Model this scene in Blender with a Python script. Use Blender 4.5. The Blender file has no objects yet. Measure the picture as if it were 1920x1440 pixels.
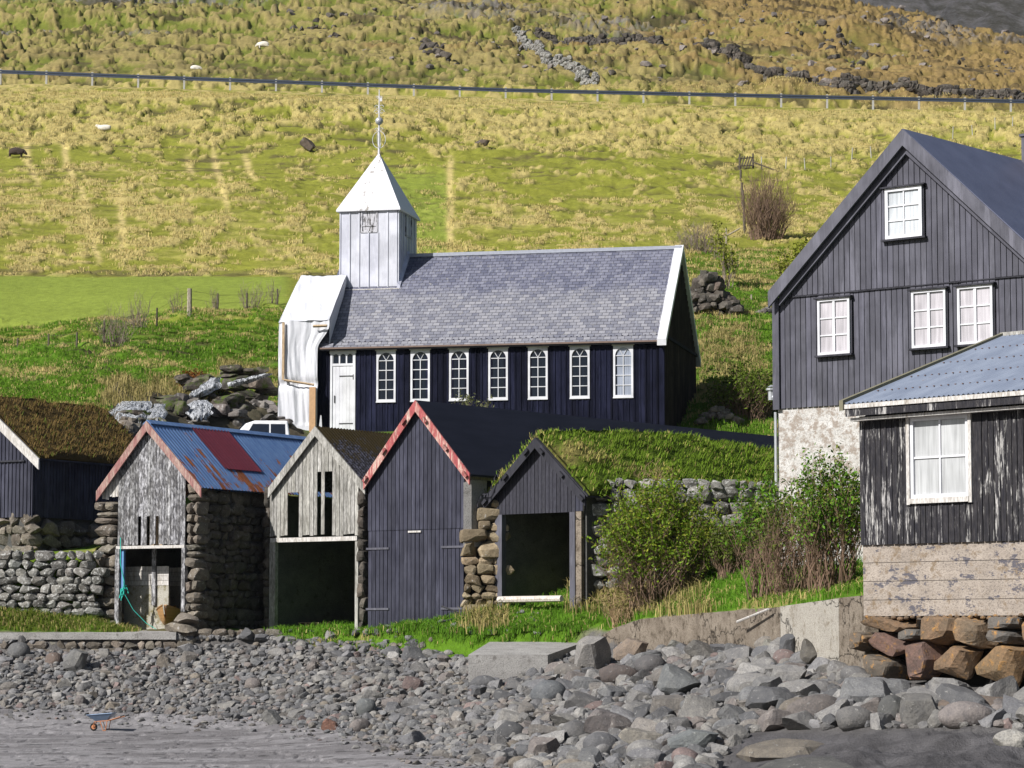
import bpy, bmesh, math, random
import numpy as np
from mathutils import Vector, Matrix

scene = bpy.context.scene
COL = scene.collection
rnd = random.Random(7)
NR = np.random.RandomState(11)

# ---------------------------------------------------------------- camera
F = 5140.0
HZ = 1180.0
CZ = 3.2
PITCH = math.atan((HZ - 720) / F)
cd = bpy.data.cameras.new('camera')
cd.sensor_width = 36
cd.lens = F / 1920 * 36
cd.clip_start = 0.5
cd.clip_end = 6000
cam = bpy.data.objects.new('camera', cd)
COL.objects.link(cam)
cam.location = (0, 0, CZ)
cam.rotation_euler = (math.pi / 2 + PITCH, 0, 0)
scene.camera = cam
# ---------------------------------------------------------------- light
SUN_EL = math.radians(37)
SUN_AZ = math.radians(-129)          # from +Y, clockwise: left and behind the camera
w = bpy.data.worlds.new("World")
scene.world = w
w.use_nodes = True
nt = w.node_tree
nt.nodes.clear()
sky = nt.nodes.new('ShaderNodeTexSky')
sky.sky_type = 'NISHITA'
sky.sun_disc = False
sky.sun_elevation = SUN_EL
sky.sun_rotation = SUN_AZ
bg = nt.nodes.new('ShaderNodeBackground')
bg.inputs[1].default_value = 0.052
wo = nt.nodes.new('ShaderNodeOutputWorld')
nt.links.new(sky.outputs[0], bg.inputs[0])
nt.links.new(bg.outputs[0], wo.inputs[0])
sd = bpy.data.lights.new('sun', 'SUN')
sd.energy = 5.0
sd.angle = math.radians(0.5)
sd.color = (1.0, 0.965, 0.92)
sun = bpy.data.objects.new('sun', sd)
COL.objects.link(sun)
SV = Vector((math.sin(SUN_AZ) * math.cos(SUN_EL), math.cos(SUN_AZ) * math.cos(SUN_EL), math.sin(SUN_EL)))
sun.rotation_euler = SV.to_track_quat('Z', 'Y').to_euler()
sun.location = SV * 50
scene.view_settings.view_transform = 'Standard'
scene.view_settings.look = 'None'
scene.view_settings.exposure = 0.45
scene.view_settings.gamma = 1
scene.render.engine = 'CYCLES'
scene.cycles.max_bounces = 5
scene.cycles.diffuse_bounces = 2

# ---------------------------------------------------------------- maths of the place
cp, sp = math.cos(PITCH), math.sin(PITCH)

def P(px, py, D):
    """point at ground distance D (world y) seen at photo coordinates px, py"""
    a = (px - 960) / F
    b = (720 - py) / F
    k = D / (cp - b * sp)
    return Vector((a * k, D, CZ + (sp + b * cp) * k))

def proj(x, y, z):
    d = y * cp + (z - CZ) * sp
    u = -y * sp + (z - CZ) * cp
    return 960 + F * x / d, 720 - F * u / d

def zof(py, D):
    b = (720 - py) / F
    return CZ + (sp + b * cp) * D / (cp - b * sp)

def aof(px, py=900.0):
    b = (720 - py) / F
    return (px - 960) / F / (cp - b * sp)

def _h(ix, iy, seed):
    n = (ix * 374761393 + iy * 668265263 + seed * 974634777) & 0xffffffff
    n = ((n ^ (n >> 13)) * 1274126177) & 0xffffffff
    n = n ^ (n >> 16)
    return (n & 0xffff) / 65535.0

def vnoise(x, y, seed=0):
    x = np.asarray(x, float)
    y = np.asarray(y, float)
    ix = np.floor(x).astype(np.int64)
    iy = np.floor(y).astype(np.int64)
    fx = x - ix
    fy = y - iy
    fx = fx * fx * (3 - 2 * fx)
    fy = fy * fy * (3 - 2 * fy)
    a = _h(ix, iy, seed)
    b = _h(ix + 1, iy, seed)
    c = _h(ix, iy + 1, seed)
    d = _h(ix + 1, iy + 1, seed)
    return (a + (b - a) * fx) * (1 - fy) + (c + (d - c) * fx) * fy

def fbm(x, y, oct=4, seed=0, gain=0.5):
    s = 0
    amp = 1
    t = 0
    for i in range(oct):
        s = s + amp * vnoise(x * 2 ** i + 17.3 * i, y * 2 ** i - 9.1 * i, seed + i)
        t += amp
        amp *= gain
    return s / t

def sst(e0, e1, x):
    t = np.clip((x - e0) / (e1 - e0), 0, 1)
    return t * t * (3 - 2 * t)

class Table:
    def __init__(self, cols, rows, blur=1.0):
        self.D = np.array([r[0] for r in rows], float)
        self.A = np.array([aof(c) for c in cols])
        Z = np.zeros((len(rows), len(cols)))
        for i, (d, vals) in enumerate(rows):
            vals = list(vals)
            while len(vals) < len(cols):
                vals.append(vals[-1])
            for j, v in enumerate(vals):
                Z[i, j] = zof(v, d) if isinstance(v, int) else v
        # resample and smooth
        self.ld = np.linspace(math.log(self.D[0]), math.log(self.D[-1]), 700)
        self.aa = np.linspace(self.A[0], self.A[-1], 260)
        G = np.array([np.interp(np.exp(self.ld), self.D, Z[:, j]) for j in range(len(cols))]).T
        G = np.array([np.interp(self.aa, self.A, G[i]) for i in range(len(self.ld))])
        k = np.exp(-np.linspace(-2, 2, 9) ** 2)
        k /= k.sum()
        for _ in range(int(blur)):
            Gp = np.pad(G, ((4, 4), (4, 4)), mode='edge')
            H = sum(k[i] * Gp[i:i + G.shape[0], :] for i in range(9))
            G = sum(k[i] * H[:, i:i + G.shape[1]] for i in range(9))
        self.G = G

    def __call__(self, a, D):
        u = np.clip((a - self.aa[0]) / (self.aa[1] - self.aa[0]), 0, len(self.aa) - 1.001)
        v = np.clip((np.log(np.maximum(D, 1e-3)) - self.ld[0]) / (self.ld[1] - self.ld[0]), 0, len(self.ld) - 1.001)
        i = v.astype(int)
        j = u.astype(int)
        fv = v - i
        fu = u - j
        G = self.G
        return (G[i, j] * (1 - fu) + G[i, j + 1] * fu) * (1 - fv) + (G[i + 1, j] * (1 - fu) + G[i + 1, j + 1] * fu) * fv

CL = [-600, 0, 250, 480, 560, 700, 870, 1000, 1125, 1300, 1450, 1620, 1800, 1950, 2600]
TL = Table(CL, [
    (2, [-1.2]), (20, [-.8]),
    (45, [-.45] * 8 + [-.3, -.1, .1, .3, .4, .4]),
    (52, [-.3] * 8 + [-.2, .05, .25, .5, .65, .7, .8]),
    (58, [-.2] * 7 + [-.15, .0, .4, .6, 1.1, 1.3, 1.5, 1.6]),
    (62, [-.15] * 6 + [-.1, .0, .3, .9, 1.3, 1.85, 1.9, 2.0]),
    (66, [-.1] * 5 + [.0, .05, .3, .7, 1.35, 1.8, 2.2]),
    (72, [.0, .0, .0, .05, .1, .2, .4, .8, 1.2, 2.0, 2.75, 3.]),
    (79, [.15, .15, .15, .2, .3, .6, 1.0, 1.4, 1.9, 2.75, 3.]),
    (84, [.4, .4, .45, .6, .8, 1.3, 1.75, 2.1, 2.5, 3.]),
    (88, [1.1, 1.1, 1.2, 1.4, 1.7, 2.1, 2.5, 2.7, 2.8, 3.]),
    (92.5, [2.5, 2.5, 2.6, 2.75, 3.0, 3.1, 3.2, 3.]),
    (110, [2.5, 2.5, 2.6, 2.75, 3.0, 3.1, 3.2, 3.])], 1)
CU = [-600, 0, 180, 250, 480, 560, 700, 870, 1000, 1125, 1300, 1450, 1620, 1800, 1950]
TU = Table(CU, [
    (50, [3.0] * 11 + [3.2, 3.6, 3.8, 4.0]),
    (60, [3.0] * 11 + [3.4, 3.8, 4.0, 4.2]),
    (66, [3.0] * 11 + [3.5, 4.05, 4.3, 4.5]),
    (72, [3.0] * 9 + [2.8, 3.2, 3.75, 4.4, 4.8]),
    (79, [3.0] * 9 + [2.85, 3.65, 4.35, 5.0]),
    (86, [3.0] * 6 + [2.3, 2.5, 2.75, 3.05, 4.5, 5.7, 6.0]),
    (89.6, [3.0, 3.0, 3.0, 3.0, 3.1, 3.0, 2.9, 3.6, 4.0, 4.8, 5.3, 6.5, 6.8]),
    (91, [3.05, 3.05, 3.05, 3.05, 3.15, 3.05, 3.1, 3.75, 4.0, 4.9, 5.6, 6.8, 7.]),
    (92.9, [3.1, 3.1, 3.1, 3.1, 3.15, 3.1, 3.2, 3.75, 4.05, 4.95, 5.65, 6.85, 7.]),
    (94, [3.9, 3.9, 3.5, 3.2, 3.2, 3.2, 3.4, 3.85, 4.1, 5.0, 5.2, 5.9, 6.]),
    (98, [3.9, 3.9, 3.5, 3.25, 3.2, 3.3, 3.45, 3.9, 4.15, 5.0, 5.2, 5.9, 6.]),
    (125, [3.9, 3.9, 3.5, 3.25, 3.2, 3.3, 3.45, 3.9, 4.15, 5.0, 5.2, 5.9, 6.])], 1)
C2 = [-600, 0, 200, 300, 450, 560, 700, 960, 1245, 1320, 1450, 1620, 1780, 1950, 2600]
T2 = Table(C2, [
    (85, [5.8, 5.8, 5.8] + [9.0] * 12),
    (94, [5.8, 5.8, 5.8] + [9.0] * 12),
    (100, [6.0, 6.0, 6.2] + [9.2] * 12),
    (106, [10.3, 10.3, 10.3, 820, 9.2, 9.8, 9.8, 9.4, 9.4, 9.4, 9.4, 9.4]),
    (110, [745, 745, 768, 778, 9.4, 10.6, 10.9, 10.4, 9.9, 9.9, 9.9, 11.]),
    (115, [715, 715, 725, 742, 755, 11.4, 11.5, 11.3, 11.2, 800, 800, 12.5]),
    (120, [690, 690, 685, 722, 718, 12.2, 11.8, 11.8, 11.9, 735, 765, 13.5]),
    (126, [672, 668, 650, 665, 690, 680, 12.6, 12.5, 12.5, 690, 715, 14.5]),
    (132, [655, 650, 628, 612, 622, 620, 14., 14., 14., 628, 655, 640]),
    (140, [590, 590, 580, 572, 565, 562, 562, 560, 560, 575, 590, 580]),
    (150, [520, 520, 520, 520, 520, 518, 515, 515, 515, 522, 530, 520]),
    (155, [497, 497, 497, 497, 500, 500, 495, 490, 490, 495, 500, 490]),
    (162, [462, 462, 462, 462, 462, 462, 462, 462, 462, 470, 480, 460]),
    (176, [398, 398, 398, 398, 398, 398, 398, 398, 400, 410, 420, 420]),
    (195, [320, 320, 320, 320, 320, 320, 320, 320, 325, 330, 340, 345, 350, 355]),
    (215, [240, 240, 240, 240, 242, 242, 245, 250, 255, 258, 262, 265, 268, 270]),
    (237, [165, 165, 168, 170, 175, 178, 182, 188, 194, 197, 202, 206, 210, 214]),
    (243, [52.1, 52.0, 51.8, 51.7, 51.6, 51.5, 51.2, 50.8, 50.3, 50.2, 50.0, 49.8, 49.6, 49.3, 48.8]),
    (250, [52.2, 52.1, 51.9, 51.8, 51.7, 51.6, 51.3, 50.9, 50.4, 50.3, 50.1, 49.9, 49.7, 49.4, 48.9]),
    (262, [128, 128, 131, 133, 137, 140, 144, 150, 160, 163, 168, 173, 178, 184]),
    (290, [75, 78, 80, 82, 86, 90, 90, 95, 108, 112, 122, 132, 142, 152]),
    (330, [15, 18, 20, 22, 26, 30, 35, 40, 52, 55, 66, 82, 100, 118]),
    (380, [-60, -55, -50, -48, -42, -38, -35, -30, -20, -16, -8, 2, 38, 82]),
    (430, [-130, -125, -120, -118, -110, -105, -100, -92, -80, -70, -55, 88., 82., 76., 50.]),
    (600, [150.] * 11 + [100., 80., 62., 20.]),
    (1000, [240.] * 8 + [200., 190., 160., 110., 60., 40., 0.]),
    (5000, [300.] * 8 + [200., 190., 160., 110., 60., 40., 0.])], 1)

def line(pts):
    A = np.array([aof(p[0]) for p in pts])
    D = np.array([p[1] for p in pts], float)
    return lambda a: np.interp(a, A, D)
L1 = line([(-600, 92.5), (480, 92.5), (560, 92.6), (700, 90.8), (870, 87.6), (1000, 87.0), (1125, 86.), (1300, 78.4), (1450, 71.3), (1612, 64.9), (1645, 65.2), (1935, 62.2), (2600, 58)])
L2 = line([(-600, 94.6), (178, 94.6), (200, 100), (240, 104), (300, 104.5), (560, 106), (690, 110.), (1090, 111.5), (1450, 111.5), (1500, 95), (2600, 92)])

U44 = (math.cos(math.radians(44)), -math.sin(math.radians(44)))

def ground0(x, y):
    x = np.asarray(x, float)
    y = np.asarray(y, float)
    a = x / np.maximum(y, 0.5)
    l1 = L1(a)
    l2 = L2(a)
    w1 = sst(-.12, .12, y - l1)
    w2 = sst(-.1, .3, y - l2)
    z = TL(a, y) * (1 - w1) + TU(a, y) * w1
    z = z * (1 - w2) + T2(a, y) * w2
    # terrace of turf held by the rubble wall right of the turf boathouse
    s = (x - 2.46) * U44[0] + (y - 88.1) * U44[1]
    wt = sst(0, .35, s) * sst(88.3, 88.7, y) * (1 - sst(.098, .104, a))
    z = np.where(wt > 0, np.maximum(z, z * (1 - wt) + (7.55 + np.clip(y - 89, 0, 14) * .10) * wt), z)
    return z

def grassy(x, y):
    """0 on beach, 1 on grass land"""
    a = x / np.maximum(y, .5)
    return sst(0.05, .5, y - L1(a))

def tus(wx, y):
    f = sst(190, 205, y)
    return fbm(wx * .30, y * 1.35, 4, 31, .62) * (1 - f) + fbm(wx * .26, y * .62, 4, 33, .62) * f

def mounds(x, y):
    """where tussocks stand: 0..1, and how tussocky the place is"""
    wx = x + 1.2 * vnoise(x * .25, y * .25, 3)
    base = .06 + .24 * sst(150, 165, y) + .42 * sst(196, 212, y) * (1 - .15 * sst(250, 260, y))
    R = np.clip(base + 1.5 * (fbm(x * .055, y * .085, 3, 161) - .5) + .9 * (fbm(x * .3, y * .22, 2, 163) - .5), 0, 1)
    n = fbm(wx * 1.15, y * .95, 3, 165, .58)
    n = n * (1 - sst(250, 262, y) * .0)
    return sst(.66 - .24 * R, .76 - .24 * R, n), R

def cover(x, y):
    a = x / np.maximum(y, .5)
    e = sst(-.088, -.080, a) * (1 - sst(.012, .030, a))
    return sst(-1.5 * e + .05 * (1 - e), -.7 * e + .5 * (1 - e), y - L1(a) + .8 * e * (fbm(x * .7, y * .7, 3, 5) - .5) * 2)

def disp(x, y):
    a = x / np.maximum(y, .5)
    g = grassy(x, y)
    # sand ripples
    d = (1 - g) * ((fbm(x * .5, y * .5, 3, 5) - .5) * .07 + (fbm(x * 2.6, y * 1.6, 2, 9) - .5) * (.02 + .08 * sst(78, 83, y)) - sst(.70, .76, fbm(x * 3.1, y * 1.5, 2, 15)) * .04)
    shf = sst(.068, .082, a) * (1 - sst(55, 58, y)) * sst(38, 44, y)
    d = d + shf * (np.abs(fbm(x * .5, y * .35, 4, 17, .6) - .5) * -1.1 + .12)
    l2 = L2(a)
    up = sst(0.5, 5, y - l2)
    # low tussocks near by
    near = g * (1 - sst(104, 118, y))
    d = d + near * (fbm(x * 1.1, y * 1.1, 3, 21) - .5) * .18
    # hillside: contour-following sheep terraces and tussocks
    hill = g * up * sst(108, 122, y)
    road = sst(238.5, 241, y) * (1 - sst(251, 254, y))
    field = sst(138, 141, y) * (1 - sst(150, 153, y)) * (1 - sst(-.085, -.075, a))
    wx = x + 2 * vnoise(x * .2, y * .2, 3)
    t1 = tus(wx, y) - .5
    t2 = np.abs(fbm(wx * .22, y * .5, 3, 41) - .5) * 2
    big = fbm(x * .05, y * .07, 3, 51) - .5
    amp = .30 + .25 * sst(160, 195, y) + .45 * sst(196, 212, y) + .35 * sst(255, 300, y)
    rough = sst(.42, .6, fbm(x * .06, y * .05, 3, 61))
    amp = amp * (.45 + .9 * rough)
    fine = fbm(wx * .9, y * .9, 3, 35, .6) - .5
    md, RR = mounds(x, y)
    bk = sst(111, 114, y) * (1 - sst(134, 140, y))
    d = d + g * bk * ((fbm(x * .38, y * .30, 4, 45, .55) - .5) * 1.5 + (fbm(x * 1.1, y * .8, 3, 46) - .5) * .5) * (1 - sst(-.075, -.065, a) * (1 - sst(.056, .064, a)))
    h = t1 * amp * 1.0 - t2 * amp * .4 + fine * amp * .6 + md * (.15 + .20 * sst(195, 212, y) + .24 * sst(255, 275, y))
    d = d + hill * (1 - road) * (1 - .93 * field) * h + hill * (1 - road) * (1 - .8 * field) * big * np.clip((y - 120) * .03, 0, 6)
    # crags above the road
    rk = sst(.60, .72, fbm(x * .028 + 3, y * .05, 4, 71)) * sst(262, 285, y)
    d = d + rk * (fbm(x * .35, y * .35, 4, 75, .6) - .3) * 3.4
    return d * (1 - road * hill) * (1 - .75 * sst(222, 236, y) * (1 - sst(243, 250, y)))

def gz(x, y):
    return ground0(x, y) + disp(np.asarray(x, float), np.asarray(y, float))

def gzs(x, y):
    return float(gz(np.array([x]), np.array([y]))[0])

_RD = np.concatenate([np.arange(44, 125, .25), np.arange(125, 260, .6), np.arange(260, 430, 2.)])

def ray_ground(px, py):
    """first ground hit of photo pixels -> x, y, z"""
    px = np.atleast_1d(np.asarray(px, float))
    py = np.atleast_1d(np.asarray(py, float))
    a = (px - 960) / F
    b = (720 - py) / F
    k = cp - b * sp
    A = a / k
    S = (sp + b * cp) / k
    X = A[:, None] * _RD[None]
    Y = np.broadcast_to(_RD[None], X.shape)
    Z = ground0(X, Y)
    under = Z >= CZ + S[:, None] * _RD[None]
    i = under.argmax(1)
    D = _RD[i]
    x = A * D
    return x, D, gz(x, D)

# ---------------------------------------------------------------- objects helpers
def tag(o, label=None, cat=None, group=None, kind=None):
    if label: o['label'] = label
    if cat: o['category'] = cat
    if group: o['group'] = group
    if kind: o['kind'] = kind
    return o

def empty(name, loc=(0, 0, 0), phi=0.0, label=None, cat=None, group=None):
    o = bpy.data.objects.new(name, None)
    o.empty_display_size = .3
    COL.objects.link(o)
    o.location = loc
    o.rotation_euler = (0, 0, -phi)
    return tag(o, label, cat, group)

def npmesh(name, V, Fc, mat=None, parent=None, col=None, smooth=False):
    """V (n,3); Fc (m,k) array of equal-sized faces"""
    V = np.ascontiguousarray(V, dtype=np.float32)
    Fc = np.ascontiguousarray(Fc, dtype=np.int32)
    me = bpy.data.meshes.new(name)
    me.vertices.add(len(V))
    me.vertices.foreach_set('co', V.ravel())
    k = Fc.shape[1]
    me.loops.add(Fc.size)
    me.loops.foreach_set('vertex_index', Fc.ravel())
    me.polygons.add(len(Fc))
    me.polygons.foreach_set('loop_start', np.arange(0, Fc.size, k, dtype=np.int32))
    me.polygons.foreach_set('loop_total', np.full(len(Fc), k, dtype=np.int32))
    me.polygons.foreach_set('use_smooth', np.full(len(Fc), smooth, dtype=bool))
    me.update(calc_edges=True)
    if col is not None:
        at = me.attributes.new('Col', 'FLOAT_COLOR', 'POINT')
        c4 = np.ones((len(V), 4), np.float32)
        c4[:, :3] = col
        at.data.foreach_set('color', c4.ravel())
    if mat: me.materials.append(mat)
    o = bpy.data.objects.new(name, me)
    COL.objects.link(o)
    if parent: o.parent = parent
    return o

class MB:
    def __init__(self):
        self.v = []
        self.f = []
        self.c = []
        self.cc = None

    def add(self, vs, fs):
        n = len(self.v)
        self.v += [tuple(p) for p in vs]
        self.f += [tuple(n + i for i in f) for f in fs]
        if self.cc is not None or self.c:
            while len(self.c) < n: self.c.append((1, 1, 1))
            self.c += [self.cc or (1, 1, 1)] * len(vs)

    def box(self, x0, x1, y0, y1, z0, z1):
        self.add([(x0, y0, z0), (x1, y0, z0), (x1, y1, z0), (x0, y1, z0), (x0, y0, z1), (x1, y0, z1), (x1, y1, z1), (x0, y1, z1)],
                 [(0, 3, 2, 1), (4, 5, 6, 7), (0, 1, 5, 4), (1, 2, 6, 5), (2, 3, 7, 6), (3, 0, 4, 7)])

    def hexa(self, a, b):
        """two quads a,b (4 pts each) joined"""
        self.add(list(a) + list(b), [(0, 3, 2, 1), (4, 5, 6, 7), (0, 1, 5, 4), (1, 2, 6, 5), (2, 3, 7, 6), (3, 0, 4, 7)])

    def prism(self, poly, y0, y1):
        """poly in (x,z), extruded along y"""
        n = len(poly)
        vs = [(p[0], y0, p[1]) for p in poly] + [(p[0], y1, p[1]) for p in poly]
        fs = [tuple(range(n)), tuple(range(2 * n - 1, n - 1, -1))]
        for i in range(n):
            j = (i + 1) % n
            fs.append((i, i + n, j + n, j))
        self.add(vs, fs)

    def slab(self, quad, th):
        """quad of 4 points (Vector), thickened along -normal"""
        q = [Vector(p) for p in quad]
        nrm = (q[1] - q[0]).cross(q[3] - q[0]).normalized()
        self.hexa([p - nrm * th for p in q], q)

    def tube(self, p0, p1, r0, r1=None, n=6):
        r1 = r0 if r1 is None else r1
        p0 = Vector(p0)
        p1 = Vector(p1)
        d = p1 - p0
        if d.length < 1e-6: return
        q = d.to_track_quat('Z', 'Y')
        vs = []
        for p, r in ((p0, r0), (p1, r1)):
            for i in range(n):
                a = 2 * math.pi * i / n
                vs.append(p + q @ Vector((r * math.cos(a), r * math.sin(a), 0)))
        fs = [(i, (i + 1) % n, n + (i + 1) % n, n + i) for i in range(n)] + [tuple(range(n - 1, -1, -1)), tuple(range(n, 2 * n))]
        self.add(vs, fs)

    def path(self, pts, r, n=6):
        for i in range(len(pts) - 1): self.tube(pts[i], pts[i + 1], r, r, n)

    def ball(self, c, r, n=12, m=8):
        vs = []
        fs = []
        for j in range(m + 1):
            t = math.pi * j / m
            for i in range(n):
                a = 2 * math.pi * i / n
                vs.append((c[0] + r * math.sin(t) * math.cos(a), c[1] + r * math.sin(t) * math.sin(a), c[2] + r * math.cos(t)))
        for j in range(m):
            for i in range(n):
                k = (i + 1) % n
                fs.append((j * n + i, (j + 1) * n + i, (j + 1) * n + k, j * n + k))
        self.add(vs, fs)

    def build(self, name, mat=None, parent=None, smooth=False):
        me = bpy.data.meshes.new(name)
        me.from_pydata([tuple(v) for v in self.v], [], self.f)
        if not self.c: self.c = [(1, 1, 1)] * len(self.v)
        if self.c:
            at = me.attributes.new('Col', 'FLOAT_COLOR', 'POINT')
            for i, c in enumerate(self.c): at.data[i].color = (c[0], c[1], c[2], 1)
        if smooth:
            for p in me.polygons: p.use_smooth = True
        if mat: me.materials.append(mat)
        me.update()
        o = bpy.data.objects.new(name, me)
        COL.objects.link(o)
        if parent: o.parent = parent
        return o

class Frame:
    """a building's own axes: x along the front, y back, z up"""
    def __init__(s, px, py, D, deg, z=None):
        s.o = P(px, py, D)
        s.o.z = 0

        s.phi = math.radians(deg)
        s.u = Vector((math.cos(s.phi), -math.sin(s.phi), 0))
        s.v = Vector((math.sin(s.phi), math.cos(s.phi), 0))

    def ray(s, px, py):
        d = P(px, py, 1.0) - Vector((0, 0, CZ))
        return d

    def front(s, px, py, y=0.0):
        d = s.ray(px, py)
        o = s.o + s.v * y - Vector((0, 0, CZ))
        t = o.dot(s.v) / d.dot(s.v)
        p = d * t + Vector((0, 0, CZ)) - s.o
        return p.dot(s.u), p.z

    def side(s, px, py, x=0.0):
        d = s.ray(px, py)
        o = s.o + s.u * x - Vector((0, 0, CZ))
        t = o.dot(s.u) / d.dot(s.u)
        p = d * t + Vector((0, 0, CZ)) - s.o
        return p.dot(s.v), p.z

    def root(s, name, label, cat, group=None):
        return empty(name, s.o, s.phi, label, cat, group)

    def W(s, x, y, z):
        return s.o + s.u * x + s.v * y + Vector((0, 0, z))

# ---------------------------------------------------------------- materials
class N:
    def __init__(s, name, rough=.8, spec=.3):
        s.m = bpy.data.materials.new(name)
        s.m.use_nodes = True
        s.t = s.m.node_tree
        s.b = s.t.nodes['Principled BSDF']
        s.b.inputs['Roughness'].default_value = rough
        s.b.inputs['Specular IOR Level'].default_value = spec
        s.tc = None

    def n(s, kind, **kw):
        x = s.t.nodes.new(kind)
        for k, v in kw.items():
            if isinstance(k, str) and hasattr(x, k): setattr(x, k, v)
        return x

    def set(s, sock, v):
        if isinstance(v, bpy.types.NodeSocket): s.t.links.new(v, sock)
        elif isinstance(v, (tuple, list)) and sock.type == 'RGBA': sock.default_value = tuple(v) + ((1,) if len(v) == 3 else ())
        else: sock.default_value = v

    def obj(s, sc=(1, 1, 1), loc=(0, 0, 0), src='Object'):
        if s.tc is None: s.tc = s.n('ShaderNodeTexCoord')
        mp = s.n('ShaderNodeMapping')
        mp.inputs['Scale'].default_value = sc
        mp.inputs['Location'].default_value = loc
        s.t.links.new(s.tc.outputs[src], mp.inputs[0])
        return mp.outputs[0]

    def noise(s, scale=5, detail=4, rough=.55, sc=(1, 1, 1), loc=(0, 0, 0), dist=0):
        x = s.n('ShaderNodeTexNoise')
        x.inputs['Scale'].default_value = scale
        x.inputs['Detail'].default_value = detail
        x.inputs['Roughness'].default_value = rough
        x.inputs['Distortion'].default_value = dist
        s.t.links.new(s.obj(sc, loc), x.inputs['Vector'])
        return x.outputs['Fac']

    def vor(s, scale=5, sc=(1, 1, 1), feature='F1', out='Distance'):
        x = s.n('ShaderNodeTexVoronoi', feature=feature)
        x.inputs['Scale'].default_value = scale
        s.t.links.new(s.obj(sc), x.inputs['Vector'])
        return x.outputs[out]

    def ramp(s, fac, *stops):
        x = s.n('ShaderNodeValToRGB')
        e = x.color_ramp.elements
        while len(e) < len(stops): e.new(.5)
        for i, (p, c) in enumerate(stops):
            e[i].position = p
            if isinstance(c, (int, float)): c = (c, c, c)
            e[i].color = tuple(c) + (1,)
        s.set(x.inputs[0], fac)
        return x.outputs[0]

    def mix(s, fac, a, b, mode='MIX'):
        x = s.n('ShaderNodeMix')
        x.data_type = 'RGBA'
        x.blend_type = mode
        s.set(x.inputs[0], fac)
        s.set(x.inputs[6], a)
        s.set(x.inputs[7], b)
        return x.outputs[2]

    def math(s, op, a, b=0.0, clamp=False):
        x = s.n('ShaderNodeMath')
        x.operation = op
        x.use_clamp = clamp
        s.set(x.inputs[0], a)
        s.set(x.inputs[1], b)
        return x.outputs[0]

    def attr(s, name='Col'):
        x = s.n('ShaderNodeAttribute')
        x.attribute_name = name
        return x.outputs['Color']

    def sep(s, v):
        x = s.n('ShaderNodeSeparateXYZ')
        s.t.links.new(v, x.inputs[0])
        return x.outputs

    def bump(s, h, dist=.02, strength=1.0):
        x = s.n('ShaderNodeBump')
        x.inputs['Distance'].default_value = dist
        x.inputs['Strength'].default_value = strength
        s.set(x.inputs['Height'], h)
        s.t.links.new(x.outputs[0], s.b.inputs['Normal'])

    def base(s, c):
        s.set(s.b.inputs['Base Color'], c)
        return s

    def rough(s, r):
        s.set(s.b.inputs['Roughness'], r)
        return s

def board_mat(name, c0, c1, rough=.75, var=.5, spec=.25):
    """painted planks: slight streaks along the grain and per-plank tint from Col"""
    q = N(name, rough, spec)
    n1 = q.noise(6, 4, .6, sc=(3, 3, .35))
    n2 = q.noise(1.3, 3, .5)
    c = q.mix(q.ramp(n1, (.35, 0.), (.7, 1.)), c0, c1)
    c = q.mix(q.ramp(n2, (.4, 0.), (.7, .45)), c, tuple(min(1, v * 1.6) for v in c1))
    n4 = q.noise(1.1, 5, .7, sc=(2.2, 2.2, .35), loc=(3, 8, 1))
    if max(c1) < .3: c = q.mix(q.ramp(n4, (.52, 0.), (.66, .6)), c, tuple(min(1, v * 1.9) for v in c1))
    c = q.mix(1.0, c, q.attr(), 'MULTIPLY')
    q.base(c)
    q.bump(n1, .006, .6)
    return q.m

def worn_mat(name, paint, wood, white, amt=.5, lo=.42, hi=.56, scv=2.2, vz=.42):
    """old flaking paint over weathered planks"""
    q = N(name, .9, .15)
    n1 = q.noise(scv, 6, .68, sc=(2.6, 2.6, vz), dist=.6)
    n2 = q.noise(9, 5, .7, sc=(2.5, 2.5, vz * .7))
    n3 = q.noise(30, 3, .6, sc=(1, 1, .25))
    c = q.mix(q.ramp(n2, (.38, 0.), (.62, 1.)), paint, wood)
    s = q.math('ADD', q.math('MULTIPLY', n1, .6), q.math('MULTIPLY', n2, .4))
    c = q.mix(q.ramp(s, (lo, 0.), (hi, 1.)), c, white)
    c = q.mix(q.ramp(n3, (.35, .55), (.6, 0.)), c, tuple(v * .35 for v in wood))
    c = q.mix(1.0, c, q.attr(), 'MULTIPLY')
    q.base(c)
    q.bump(q.math('ADD', n2, n3), .01, .7)
    return q.m

M = {}
M['boards_dark'] = board_mat('black painted boards', (.026, .027, .040), (.042, .043, .060), spec=.12)
M['boards_grey'] = board_mat('grey black painted boards', (.062, .062, .077), (.080, .080, .099), spec=.15)
M['boards_tar'] = board_mat('tarred church boards', (.0035, .0045, .011), (.010, .011, .024), .8, spec=.06)
M['boards_brown'] = board_mat('brown tarred boards', (.020, .015, .012), (.045, .034, .026), .8, spec=.06)
M['trim_dark'] = board_mat('dark grey trim', (.06, .06, .075), (.09, .09, .11))
M['trim_black'] = board_mat('black trim', (.016, .016, .022), (.03, .03, .038))
M['white_paint'] = board_mat('white paint', (.50, .505, .535), (.56, .565, .595), .5)
M['white_panel'] = board_mat('white board cladding', (.42, .43, .49), (.50, .51, .57), .55)
M['worn_grey'] = worn_mat('weathered grey planks', (.07, .07, .08), (.16, .155, .15), (.46, .46, .48), lo=.47, hi=.58, vz=1.1)
M['worn_silver'] = worn_mat('silvered planks', (.16, .155, .14), (.27, .26, .235), (.48, .47, .44), lo=.42, hi=.6)
M['worn_black'] = worn_mat('flaking black planks', (.020, .020, .026), (.050, .047, .050), (.42, .41, .40), lo=.54, hi=.585, scv=1.1)
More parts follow.
